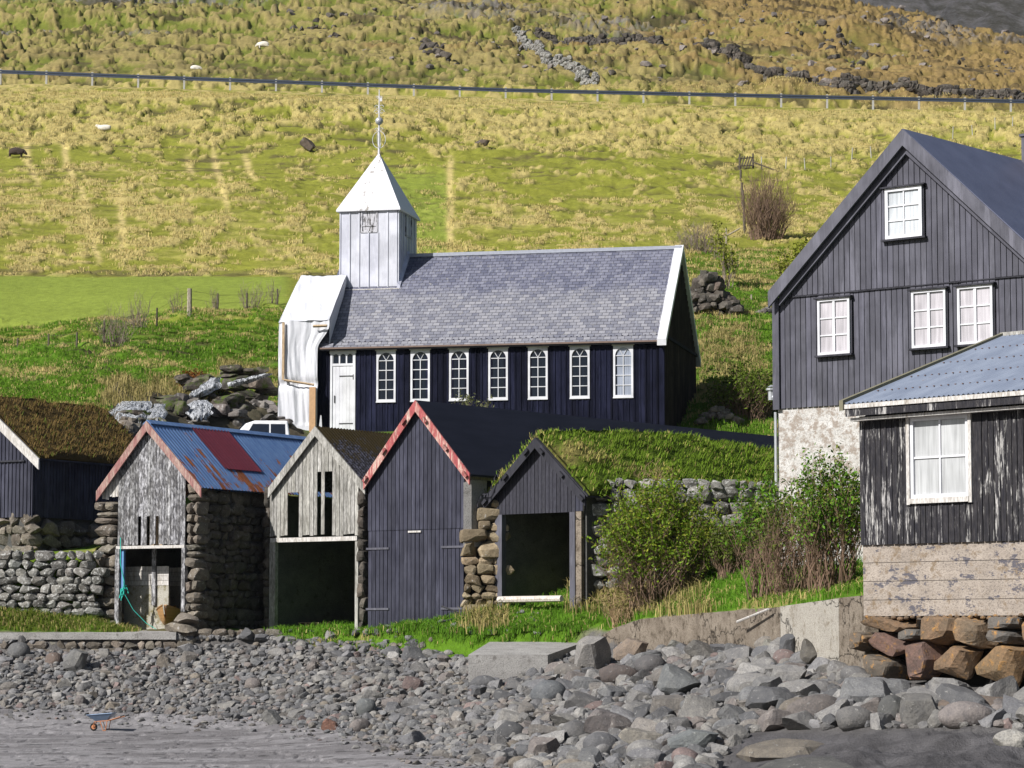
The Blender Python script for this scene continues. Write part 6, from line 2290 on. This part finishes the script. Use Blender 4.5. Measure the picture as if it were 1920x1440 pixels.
post(1409, 550, 566, 'fence_post', M['post_wood'], 'short pale stake in the grass right of the stone ruin', None, .05)

def stone_line(name, label, pts, mat, size, h, seed, n):
    """dry stone wall over the hill along photo points"""
    r_ = np.random.RandomState(seed)
    S = Stones()
    ps = np.array(pts, float)
    ds = np.concatenate([[0], np.cumsum(np.hypot(*np.diff(ps, axis=0).T))])
    t = np.sort(r_.rand(n)) * ds[-1]
    px, py = np.interp(t, ds, ps[:, 0]), np.interp(t, ds, ps[:, 1])
    x, y, z = ray_ground(px, py)
    for i in range(n):
        lv = r_.rand()
        s = size * (.6 + .7 * r_.rand())
        S.add((x[i] + r_.randn() * .06, y[i] + r_.randn() * .12 * (1 - lv), z[i] + lv * h), (s * .6, s * .45, s * .38), 'block', rotm(r_, .4), stint(r_, .45), r_)
    return tag(S.build(name, mat), label, 'stone wall')
stone_line('dry_stone_wall', 'pale dry stone wall with stakes descending the hill to the guard rail', [(966, 66), (990, 88), (1020, 118), (1050, 143), (1085, 165), (1120, 182)], M['white_stone'], .5, 1.2, 1, 900)
for k in range(12):
    t = k / 11
    px = 967 + 150 * t ** 1.02
    py = np.interp(px, [966, 990, 1020, 1050, 1085, 1120], [66, 88, 118, 143, 165, 182])
    post(px, py - 16, py + 1, 'fence_post', M['post_white'], 'pale stake along the dry stone wall descending to the guard rail', 'stakes of the descending stone wall', .06)
stone_line('dry_stone_wall', 'dark dry stone wall crossing the hill above the road, left stretch', [(990, 68), (1060, 78), (1130, 86), (1190, 92), (1240, 102)], M['dark_stone'], .65, .8, 2, 600)
stone_line('dry_stone_wall', 'dark tumbled wall falling right across the hill to the road', [(1270, 106), (1330, 118), (1400, 134), (1450, 146), (1490, 152), (1550, 165), (1600, 178)], M['dark_stone'], .75, .8, 3, 900)
stone_line('dry_stone_wall', 'dark low wall just above the guard rail at the right', [(1585, 168), (1640, 172), (1740, 182), (1830, 188), (1940, 190), (2020, 195)], M['dark_stone'], .7, .7, 4, 800)
br = [(577, 276, 30, 24, 'dark', 'lone brown boulder on the meadow left of the belfry'), (905, 273, 30, 12, 'dark', 'low dark rock on the meadow right of the spire'), (1556, 148, 46, 22, 'p', 'large pale boulder pair on the slope above the road'),
      (1521, 134, 14, 14, 'p', 'pointed grey rock left of the large pale boulders'), (1462, 119, 16, 14, 'p', 'small upright grey rock on the upper slope'), (1445, 104, 20, 11, 'p', 'small grey rock upper slope left of the upright rock'),
      (1592, 137, 16, 9, 'p', 'flat grey rock right of the large pale boulders'), (1050, 100, 20, 14, 'dark', 'rounded rock beside the descending stone wall'), (1380, 92, 26, 9, 'dark', 'flat dark rock below the brown moor'),
      (1480, 145, 24, 12, 'p', 'rock sitting on the tumbled wall'), (1640, 88, 24, 8, 'p', 'broken pale rock group near the hill edge'), (1420, 50, 22, 8, 'p', 'thin pale rock high on the moor'),
      (1565, 38, 20, 10, 'p', 'pale rock high on the moor, towards the right')]
for k, (px, py, w_, h_, m_, lb) in enumerate(br):
    x, y, z = (v[0] for v in ray_ground([px], [py + h_ / 2]))
    s = y / F
    S = Stones()
    S.add((0, 0, 0), (w_ * s / 2, h_ * s / 2, h_ * s / 2 * 1.1), 'angular', rotm(rs_, .3) if False else None, (1.5, 1.42, 1.35) if m_ == 'p' else (.7, .6, .5), rs_, True)
    if w_ > 40: S.add((w_ * s * .42, .3, -.1), (w_ * s / 3, h_ * s / 2, h_ * s / 2.6), 'angular', None, (1.5, 1.42, 1.35), rs_, True)
    o = S.build('hill_rock', M['hill_stone'])
    o.location = (x, y, z + h_ * s * .38)
    tag(o, lb, 'rock')
# crags: broken rock faces above the road
for k, (a, b, py, hgt, n, lb) in enumerate([(430, 560, 30, 12, 40, 'broken dark crag near the top edge left of middle'), (545, 650, 58, 22, 50, 'dark crag with pale face above the road'), (790, 850, 92, 40, 60, 'tall dark crag above the belfry'),
                                            (850, 985, 90, 18, 60, 'low rocky ledges right of the tall crag'), (1100, 1180, 10, 14, 30, 'small ledges at the top edge'), (1480, 1640, 90, 32, 90, 'long dark crag on the right moor'),
                                            (1650, 1800, 45, 34, 90, 'dark cliff band below the far mountain'), (1790, 1910, 130, 20, 50, 'rocky bluff near the right edge'), (1350, 1420, 15, 12, 30, 'small dark ledge high on the moor')]):
    r_ = np.random.RandomState(300 + k)
    S = Stones()
    px = a + (b - a) * r_.rand(n)
    py_ = py + (px - (a + b) / 2) * (.22 if a > 1200 else .08) + (r_.rand(n) - .3) * hgt
    x, y, z = ray_ground(px, py_)
    for i in range(n):
        s = y[i] / F * hgt * (.10 + .22 * r_.rand() ** 1.5)
        S.add((x[i], y[i], z[i] + s * .1), (s * 1.3, s * .7, s), 'angular', rotm(r_, .4), stint(r_, .4), r_)
    tag(S.build('crag', M['dark_stone'] if k != 3 else M['hill_stone']), kind='structure')
# scattered stones on the moor
r_ = np.random.RandomState(55)
S = Stones()
px = 600 + 1300 * r_.rand(420) ** .7
py = 5 + 160 * r_.rand(420)
x, y, z = ray_ground(px, py)
for i in range(420):
    if y[i] < 262: continue
    s = .15 + .5 * r_.rand() ** 3
    S.add((x[i], y[i], z[i] + s * .2), (s, s * .7, s * .6), 'angular', rotm(r_, .5), np.array((1.3, 1.25, 1.2)) * (.7 + .6 * r_.rand()), r_)
tag(S.build('scree', M['hill_stone']), kind='stuff')

# ================================================================ SHEEP
def sheep(px, py, L, mat, face, label, lying=False, flip=1, legs=True):
    x, y, z = (v[0] for v in ray_ground([px], [py]))
    o = empty('sheep', (x, y, z), 0, label, 'sheep')
    bm_ = bmesh.new()
    H = L * .42
    if lying: H = L * .30
    chain = [(-.50, .0, H * .98, .16), (-.36, 0, H, .24), (-.12, 0, H * 1.0, .27), (.14, 0, H * 1.0, .26), (.34, 0, H * 1.05, .22), (.46, 0, H * (1.0 if not lying else 1.4), .13), (.58, 0, H * (.75 if not lying else 1.6), .10), (.70, 0, H * (.42 if not lying else 1.45), .055)]
    vs = [bm_.verts.new((c[0] * L * flip, c[1] * L, c[2])) for c in chain]
    for a, b in zip(vs, vs[1:]): bm_.edges.new((a, b))
    rad = [c[3] * L for c in chain]
    if not lying:
        for (i, sx) in ((1, -.02), (4, .0)):
            for sy in (-.11, .11):
                h1 = bm_.verts.new(((chain[i][0] + sx) * L * flip, sy * L, H * .62)); h2 = bm_.verts.new(((chain[i][0] + sx - .03) * L * flip, sy * L, H * .3)); h3 = bm_.verts.new(((chain[i][0] + sx) * L * flip, sy * L, 0.02))
                bm_.edges.new((vs[i], h1)); bm_.edges.new((h1, h2)); bm_.edges.new((h2, h3))
                rad += [.085 * L, .05 * L, .038 * L]
    for sy in (-1, 1):
        e_ = bm_.verts.new((.56 * L * flip, sy * .13 * L, chain[6][2] + .05 * L))
        bm_.edges.new((vs[6], e_)); rad.append(.03 * L)
    me = bpy.data.meshes.new('body')
    bm_.to_mesh(me); bm_.free()
    me.materials.append(mat)
    b = bpy.data.objects.new('body', me); COL.objects.link(b); b.parent = o
    sk = b.modifiers.new('skin', 'SKIN')
    for i, r__ in enumerate(rad): me.skin_vertices[0].data[i].radius = (r__, r__)
    me.skin_vertices[0].data[0].use_root = True
    b.modifiers.new('sub', 'SUBSURF').levels = 2
    b.modifiers['sub'].render_levels = 2
    return o
sheep(196, 248, 1.05, M['wool'], None, 'white sheep lying on the meadow below the road', True, -1)
sheep(30, 308, 1.15, M['wool_dark'], None, 'dark brown sheep grazing at the left edge of the meadow', False, 1)
sheep(494, 121, 1.2, M['wool'], None, 'pale sheep grazing on the slope above the guard rail', False, -1)
sheep(366, 146, 1.0, M['wool'], None, 'white sheep half hidden behind the guard rail', False, 1)

# ================================================================ VAN
D_ = 108.6
c_ = P(487, 800, D_)
van = empty('parked_van', (c_.x, D_, 9.45), math.radians(-6), 'white van with dark windscreen parked behind the blue roof', 'van')
gzv = 9.45
Hh = zof(791, D_) - gzv
mb = MB()
prof = [(-2.3, .35), (-2.32, .95), (-1.75, Hh * .56), (-1.15, Hh * .62), (-.55, Hh * .94), (-.2, Hh), (1.1, Hh), (1.2, Hh * .6), (1.2, .35)]
n = len(prof)
vs = []
for yy in (-.85, .85):
    for p in prof:
        k = 1 - .12 * max(0, (p[1] - Hh * .55) / (Hh * .45))
        vs.append((p[0], yy * k, p[1]))
fs = [tuple(range(n)), tuple(range(2 * n - 1, n - 1, -1))] + [(i, i + n, (i + 1) % n + n, (i + 1) % n) for i in range(n)]
mb.add(vs, fs)
vb_ = mb.build('body', M['van_white'], van)
bv = vb_.modifiers.new('b', 'BEVEL'); bv.width = .07; bv.segments = 3
def vq(x0, z0, x1, z1, x2, z2, x3, z3, nm):
    mb = MB()
    pts = []
    for (x, z) in ((x0, z0), (x1, z1), (x2, z2), (x3, z3)):
        k = 1 - .12 * max(0, (z - Hh * .55) / (Hh * .45))
        pts.append((x, -.85 * k - .012, z))
    mb.hexa([(p[0], p[1] + .03, p[2]) for p in pts], pts)
    mb.build(nm, M['van_glass'], van)
vq(-.62, Hh * .62, .35, Hh * .62, .35, Hh * .93, -.28, Hh * .93, 'side_window')
vq(.42, Hh * .62, 1.0, Hh * .62, .98, Hh * .93, .42, Hh * .93, 'side_window')
mb = MB(); mb.hexa([(-1.12, -.72, Hh * .64), (-1.12, .72, Hh * .64), (-.56, .66, Hh * .93), (-.56, -.66, Hh * .93)], [(-1.16, -.72, Hh * .66), (-1.16, .72, Hh * .66), (-.60, .66, Hh * .95), (-.60, -.66, Hh * .95)])
mb.build('windscreen', M['van_glass'], van)
for x in (-1.6, .65):
    for sy in (-1, 1):
        mb = MB(); mb.tube((x, sy * .68, .33), (x, sy * .88, .33), .33, .33, 18)
        wh_ = mb.build('wheel', M['rubber'], van)
        mb = MB(); mb.tube((x, sy * .87, .33), (x, sy * .90, .33), .19, .19, 12)
        mb.build('rim', M['galv'], wh_)

# ================================================================ WHEELBARROW
x, y, z = (v[0] for v in ray_ground([190], [1371]))
wb = empty('wheelbarrow', (x, y, z + .0), math.radians(8), 'wheelbarrow with blue grey tray and orange frame standing on the sand', 'wheelbarrow')
wb.scale = (.86, .86, .86)
Lw = .80
q = simple('blue grey tray', (.16, .22, .32), .3, .4)
mb = MB()
topr = [(-.45, -.30, .53), (.45, -.30, .60), (.45, .30, .60), (-.45, .30, .53)]
bot = [(-.16, -.17, .33), (.22, -.17, .36), (.22, .17, .36), (-.16, .17, .33)]
def tray(t_, b_, inset):
    mb.add(list(b_) + list(t_), [(0, 3, 2, 1), (0, 1, 5, 4), (1, 2, 6, 5), (2, 3, 7, 6), (3, 0, 4, 7)])
tray(topr, bot, 0)
mb.add([(p[0] * .97, p[1] * .96, p[2] + .004) for p in bot] + [(p[0] * .97, p[1] * .96, p[2] + .004) for p in topr], [(0, 1, 2, 3), (4, 5, 1, 0), (5, 6, 2, 1), (6, 7, 3, 2), (7, 4, 0, 3)])
tr_o = mb.build('tray', q, wb)
mb = MB(); mb.path(topr + [topr[0]], .014, 6); mb.build('tray_rim', q, tr_o)
mb = MB()
for sy in (-1, 1):
    mb.path([(-.27, .05 * sy, .12), (-.20, .14 * sy, .31), (.25, .20 * sy, .34), (.55, .27 * sy, .42), (.78, .28 * sy, .50)], .016, 6)
mb.build('frame', M['orange'], wb)
for sy in (-1, 1):
    mb = MB(); mb.path([(0.0, .16 * sy, .32), (.12, .20 * sy, .01), (.20, .20 * sy, .01), (.26, .20 * sy, .34)], .015, 6); mb.build('leg', M['orange'], wb)
    mb = MB(); mb.tube((.74, .28 * sy, .485), (.88, .285 * sy, .53), .022, n=8); mb.build('handle_grip', M['rubber'], wb)
mb = MB()
for k in range(20):
    a_, b__ = 2 * math.pi * k / 20, 2 * math.pi * (k + 1) / 20
    mb.tube((-.27 + .10 * math.cos(a_), 0, .125 + .10 * math.sin(a_)), (-.27 + .10 * math.cos(b__), 0, .125 + .10 * math.sin(b__)), .034, n=8)
wl_ = mb.build('wheel', M['rubber'], wb, True)
mb = MB(); mb.tube((-.27, -.03, .125), (-.27, .03, .125), .075, n=14); mb.build('rim', M['orange'], wl_)

# ================================================================ SMALL THINGS
# pallet in the silver boathouse
c_ = P(582, 1160, 96.4)
pl_ = empty('pallet', (c_.x, c_.y, gzs(c_.x, c_.y)), math.radians(20), 'small wooden pallet lying inside the silver boathouse', 'pallet')
for k in range(5): boxes('slat', M['raw_wood'], pl_, (-.5, .5, -.4 + k * .18, -.28 + k * .18, .13, .15))
for k in range(3): boxes('block', M['raw_wood'], pl_, (-.48 + k * .43, -.38 + k * .43, -.38, .4, .0, .127))
# iron bar / hook leaning near the black doors
c_ = P(842, 1150, 89.6)
g0 = gzs(c_.x, c_.y)
mb = MB()
mb.path([(-.25, 0, .42), (0, -.03, .33), (.30, -.05, .22), (.42, -.05, .10)], .03, 6)
mb.path([(.42, -.05, .10), (.30, -.1, .06), (.05, -.2, -.02), (-.35, -.35, -.12)], .03, 6)
o = mb.build('iron_anchor', M['iron']); o.location = (c_.x, c_.y, g0 + .05)
tag(o, 'rusty curved iron bar lying in the grass by the closed black door', 'anchor')
# plank on the retaining wall
pole((1382, 1166), (1441, 1142), (73.4, 71.0), .035, M['worn_white'], 'thin driftwood stick leaning on the cracked retaining wall', 'stick', 'stick')
# white bits beside the church door
c_ = P(596, 815, 113)
mb = MB(); mb.cc = (1, 1, 1)
mb.hexa([(-.12, 0, 0), (.10, 0, 0), (.10, .05, 0), (-.12, .05, 0)], [(.0, 0, 1.0), (.04, 0, 1.0), (.04, .05, 1.0), (.0, .05, 1.0)])
o = mb.build('pointed_board', M['white_paint']); o.location = (c_.x + .1, c_.y, zof(808, 113) - .35)
tag(o, 'white pointed board standing left of the church door', 'board')
# ================================================================ SHRUBS
def shrub(name, label, px, py, w, h, D=None, stems=60, bark='bark_brown', leaf=None, leafn=1500, leafsize=.06, seed=1, droop=.25, up=1.0, top_only=.35, cat='bush', group=None, twig=4, r0=.018, dens=1.0, depth=.7, cols2=None):
    """px,py base centre, w,h in photo pixels"""
    r = np.random.RandomState(seed)
    if D is None: x, y, z = (v[0] for v in ray_ground([px], [py]))
    else:
        x, y = P(px, py, D).x, D
        z = gzs(x, y)
    s = y / F
    W_, H_ = w * s / 2, h * s
    o = empty(name, (x, y, z), 0, label, cat, group)
    mb = MB()
    tips = []
    for k in range(stems):
        a = r.rand() * 2 * math.pi
        rad = math.sqrt(r.rand())
        bx, by = math.cos(a) * rad * W_ * .5, math.sin(a) * rad * W_ * .5 * depth
        tx, ty = math.cos(a) * rad * W_ + r.randn() * W_ * .1, math.sin(a) * rad * W_ * depth
        th = H_ * (.55 + .5 * r.rand()) * math.sqrt(max(.12, 1 - (rad * .85) ** 2))
        pts = []
        for i in range(5):
            t = i / 4
            pts.append(Vector((bx + (tx - bx) * t ** 1.2 + r.randn() * .03 * H_, by + (ty - by) * t ** 1.2 + r.randn() * .03 * H_, -.1 + (th + .1) * (t ** .85) * up)))
        for i in range(4):
            mb.tube(pts[i], pts[i + 1], r0 * (1 - i * .2), r0 * (1 - (i + 1) * .2), 3)
        for q_ in range(twig):
            i = 1 + r.randint(3)
            t = r.rand()
            p = pts[i] * (1 - t) + pts[i + 1] * t
            e = p + Vector((r.randn() * .16 * W_, r.randn() * .16 * W_, (.08 + .18 * r.rand()) * H_))
            mb.tube(p, e, r0 * .5, r0 * .22, 3)
            tips += [(p + (e - p) * f_) for f_ in (.4, .7, 1.0)]
        tips += [pts[3], pts[4], (pts[3] + pts[4]) / 2]
    mb.build('stems', M[bark], o)
    if leafn:
        T = np.array([tuple(t) for t in tips])
        hn = T[:, 2] / H_
        wt = np.clip((hn - top_only), 0.0, 1) + .02
        wt /= wt.sum()
        id_ = r.choice(len(T), leafn, p=wt)
        C = T[id_] + r.randn(leafn, 3) * leafsize * 1.6
        a = r.randn(leafn, 3); a /= np.linalg.norm(a, axis=1)[:, None]
        b = np.cross(a, r.randn(leafn, 3)); b /= np.linalg.norm(b, axis=1)[:, None]
        sz = leafsize * (.5 + r.rand(leafn))[:, None]
        V = np.stack([C - a * sz, C + b * sz * .45, C + a * sz, C - b * sz * .45], 1).reshape(-1, 3)
        i = np.arange(leafn)[:, None] * 4
        base = np.array(leaf)
        cc = base * (.55 + .9 * r.rand(leafn))[:, None]
        if cols2 is not None:
            m_ = r.rand(leafn) < .3
            cc[m_] = np.array(cols2) * (.6 + .7 * r.rand(m_.sum()))[:, None]
        npmesh('foliage', V, i + np.array([[0, 1, 2, 3]]), M['leaf'], o, np.repeat(cc, 4, 0))
    return o
G1, G2, G3 = (.135, .225, .012), (.09, .20, .012), (.22, .25, .025)
shrub('bush', 'big bushy green shrub right of the turf boathouse', 1240, 1105, 240, 215, 85.5, 200, 'bark_brown', G1, 22000, .055, 3, top_only=.18, twig=7, r0=.016, cols2=(.24, .26, .03))
shrub('bush', 'leafy elder bush with bare lower stems in front of the rubble wall', 1440, 1100, 150, 200, 76, 70, 'bark_brown', G2, 3600, .06, 4, top_only=.45, twig=6, r0=.016, cols2=(.16, .20, .03))
shrub('bush', 'tall bush with bright green crown against the limewashed foundation', 1560, 1090, 150, 232, 73.5, 90, 'bark_brown', G2, 6500, .055, 5, top_only=.35, twig=8, r0=.018, cols2=(.17, .20, .03))
shrub('bush', 'brown twiggy shrub between the elder and the tall bush', 1490, 1105, 150, 190, 74.8, 90, 'bark_brown', (.11, .14, .02), 1500, .045, 6, top_only=.3, twig=8, r0=.014)
shrub('bush', 'straggly dry bush at the foot of the big green shrub', 1170, 1120, 110, 80, 85.5, 100, 'stalk', (.20, .20, .05), 500, .05, 7, top_only=.3, twig=4, r0=.012)
shrub('bush', 'sparse leafy bush in front of the church windows', 885, 830, 115, 78, 112.3, 46, 'bark_grey', (.17, .18, .08), 700, .06, 8, top_only=.6, twig=6, r0=.015)
shrub('bush', 'dense yellow green bush between church and grey house', 1405, 812, 150, 95, 116.5, 170, 'bark_brown', (.11, .16, .015), 6000, .07, 9, top_only=.1, twig=5, r0=.015)
shrub('bush', 'dry reddish stalks growing on the turf terrace', 1220, 912, 100, 62, 89.5, 60, 'stalk', None, 0, .05, 10, twig=4, r0=.010)
for k, (px, py, w_, h_, n_, lb) in enumerate([(215, 640, 90, 82, 70, 'leafless grey shrub, widest in the row on the left field edge'), (262, 618, 60, 74, 44, 'leafless shrub right of the widest one on the left field edge'), (335, 596, 50, 50, 18, 'thin bare shrub left of the thick fence post'),
                                              (403, 588, 34, 46, 26, 'small bare shrub between the thick post and the waterfall rocks'), (470, 580, 66, 56, 40, 'bare shrub near the white sheeting'), (512, 572, 34, 50, 22, 'bare shrub touching the white sheeting edge')]):
    shrub('bare_shrub', lb, px, py, w_, h_, None, n_, 'bark_grey', None, 0, .05, 20 + k, twig=3, r0=.013, cat='shrub', depth=.5)
shrub('bare_shrub', 'large reddish brown leafless thicket below the gate', 1438, 452, 118, 136, None, 220, 'bark_brown', None, 0, .05, 31, twig=5, r0=.022, cat='shrub')
shrub('bare_shrub', 'pale leafless thicket behind the church ridge end', 1310, 480, 90, 62, None, 110, 'bark_grey', None, 0, .05, 32, twig=4, r0=.016, cat='shrub')
shrub('bush', 'yellow green bush at the left verge of the grey house', 1500, 500, 90, 90, 146, 80, 'bark_brown', G3, 2600, .10, 33, top_only=.2, twig=5, r0=.018)
shrub('young_tree', 'slender young tree with yellow green leaves right of the church', 1364, 545, 34, 105, None, 14, 'bark_grey', G3, 420, .09, 34, top_only=.3, twig=6, r0=.03, cat='tree')
shrub('bush', 'yellow green bush peeping above the church roof ridge', 1185, 480, 50, 42, 150, 40, 'bark_grey', G3, 900, .09, 35, top_only=.2, twig=5, r0=.018)
shrub('bush', 'small leafy sapling left of the yellow green bush by the house', 1345, 490, 34, 60, None, 14, 'bark_grey', G3, 260, .09, 36, top_only=.2, twig=4, r0=.018)
shrub('bush', 'rusty brown bush beside the stream', 365, 722, 64, 42, 118.5, 120, 'stalk', (.20, .075, .012), 3200, .06, 37, top_only=.05, twig=5, r0=.010)
shrub('bush', 'low green shrub between the big green bush and the elder', 1372, 1080, 90, 95, 84.5, 90, 'bark_brown', (.10, .14, .015), 3500, .05, 39, top_only=.2, twig=5, r0=.014)
shrub('bush', 'dry brown grass bush hanging beside the wall right of the green shrub', 1385, 1010, 60, 60, 86.8, 120, 'stalk', None, 0, .05, 38, twig=3, r0=.010)

# ================================================================ GRASS
def scatter(n, pxa, pxb, pya, pyb, seed, keep=None):
    r = np.random.RandomState(seed)
    px = pxa + (pxb - pxa) * r.rand(n)
    py = pya + (pyb - pya) * r.rand(n)
    x, y, z = ray_ground(px, py)
    m = cover(x, y) > .85
    if keep is not None: m &= keep(px, py, x, y)
    return px[m], py[m], x[m], y[m], z[m]
def grass(name, n, box, seed, per, h, wd, spread, gcol, scol, dryf, keep=None, lean=.75):
    px, py, x, y, z = scatter(n, *box, seed, keep)
    nd = fbm(x * .3, y * .55, 4, 111, .6)
    nf = fbm(x * 1.5, y * 2.6, 3, 121, .6)
    wx = x + 2 * vnoise(x * .2, y * .2, 3)
    nrw = tus(wx, y)
    d = dryf(x, y, nd, nf, nrw)
    hm = .6 + .8 * fbm(x * .8, y * .8, 3, 77)
    o = blades(name, np.stack([x, y, z], -1), per, h, .45, wd, spread, (gcol, scol), .5, lean, None, None, seed, None, hm * (1 + .35 * d), d)
    tag(o, kind='stuff')
ngb = lambda px, py, x, y: (y < 94.8) & ~((px > 225) & (px < 350) & (py > 1150))
grass('grass', 9000, (480, 1640, 1035, 1222), 1, 10, .20, .013, .10, lin((.075, .17, .010)), STRAW * .9, lambda x, y, a, b, c: sst(.54, .70, a) * .42 + .06, ngb)
grass('grass', 1800, (-60, 260, 1130, 1192), 2, 9, .20, .013, .10, lin((.085, .12, .012)), STRAW * .75, lambda x, y, a, b, c: sst(.45, .62, a) * .8 + .15, lambda px, py, x, y: y < 94.2)
grass('grass', 22000, (-60, 560, 560, 800), 3, 11, .13, .016, .16, lin((.085, .175, .010)), STRAW * .95, lambda x, y, a, b, c: sst(.50, .66, a * .5 + b * .5) * .85 + .05,
      lambda px, py, x, y: (y > 105.5) & (y < 137) & ~((px > 200) & (px < 560) & (y < 118.5)))
grass('grass', 11000, (1280, 1480, 470, 830), 4, 10, .15, .018, .16, lin((.090, .175, .012)), STRAW * .95, lambda x, y, a, b, c: sst(.48, .64, a * .5 + b * .5) * .9 + .06, lambda px, py, x, y: y > 112)
hilldry = lambda x, y, a, b, c: sst(.46, .58, .45 * c + .3 * b + .25 * a + .16 * (sst(.38, .62, fbm(x * .05, y * .045, 4, 101)) - .5)) * .95
hk = lambda px, py, x, y: (y > 138) & ~((y > 139) & (y < 151.5) & (x / y < -.083)) & ~((y > 236) & (y < 252))
def hk2(px, py, x, y):
    md, RR = mounds(x, y)
    return hk(px, py, x, y) & (md > .4)
    d = hilldry(x, y, fbm(x * .3, y * .55, 4, 111, .6), fbm(x * 1.5, y * 2.6, 3, 121, .6), tus(x + 2 * vnoise(x * .2, y * .2, 3), y))
    return hk(px, py, x, y) & (np.random.RandomState(3).rand(len(x)) < .12 + .9 * d)
grass('hill_grass', 60000, (-80, 2000, 175, 560), 5, 9, .14, .022, .20, lin((.12, .15, .02)), STRAW * 1.1, lambda x, y, a, b, c: .35 + .6 * mounds(x, y)[0], hk2, .9)
# taller tufts of dead grass hanging over the terraces
def tufts(px, py, w, h, n, hh, seed, col):
    r = np.random.RandomState(seed)
    x, y, z = ray_ground(px + (r.rand(n) - .5) * w, py + (r.rand(n) - .5) * h)
    return np.stack([x, y, z], -1), hh
T = [tufts(*t) for t in [(1150, 1110, 110, 50, 160, .5, 1, 0), (1110, 1010, 40, 60, 60, .5, 2, 0), (1390, 985, 50, 80, 120, .5, 3, 0), (330, 735, 110, 40, 200, .5, 4, 0), (230, 745, 80, 40, 120, .5, 5, 0), (1370, 660, 110, 90, 260, .5, 6, 0),
                         (1200, 1130, 260, 60, 200, .4, 7, 0), (905, 1165, 80, 50, 60, .35, 8, 0), (470, 700, 120, 20, 120, .5, 9, 0)]]
o = blades('dead_grass', np.concatenate([t[0] for t in T]), 12, .45, .4, .014, .14, (lin((.12, .11, .03)), STRAW * .8), .4, .8, None, None, 99)
tag(o, kind='stuff')
# ================================================================ AIR
hb = MB()
hb.box(-3600, 3600, -40, 3400, -8, 1200)
q = bpy.data.materials.new('thin haze')
q.use_nodes = True
q.node_tree.nodes.clear()
pv = q.node_tree.nodes.new('ShaderNodeVolumePrincipled')
pv.inputs['Color'].default_value = (.80, .86, 1.0, 1)
pv.inputs['Density'].default_value = .00005
pv.inputs['Anisotropy'].default_value = .2
oo = q.node_tree.nodes.new('ShaderNodeOutputMaterial')
q.node_tree.links.new(pv.outputs[0], oo.inputs['Volume'])
hz_ = hb.build('haze', q)
tag(hz_, kind='stuff')
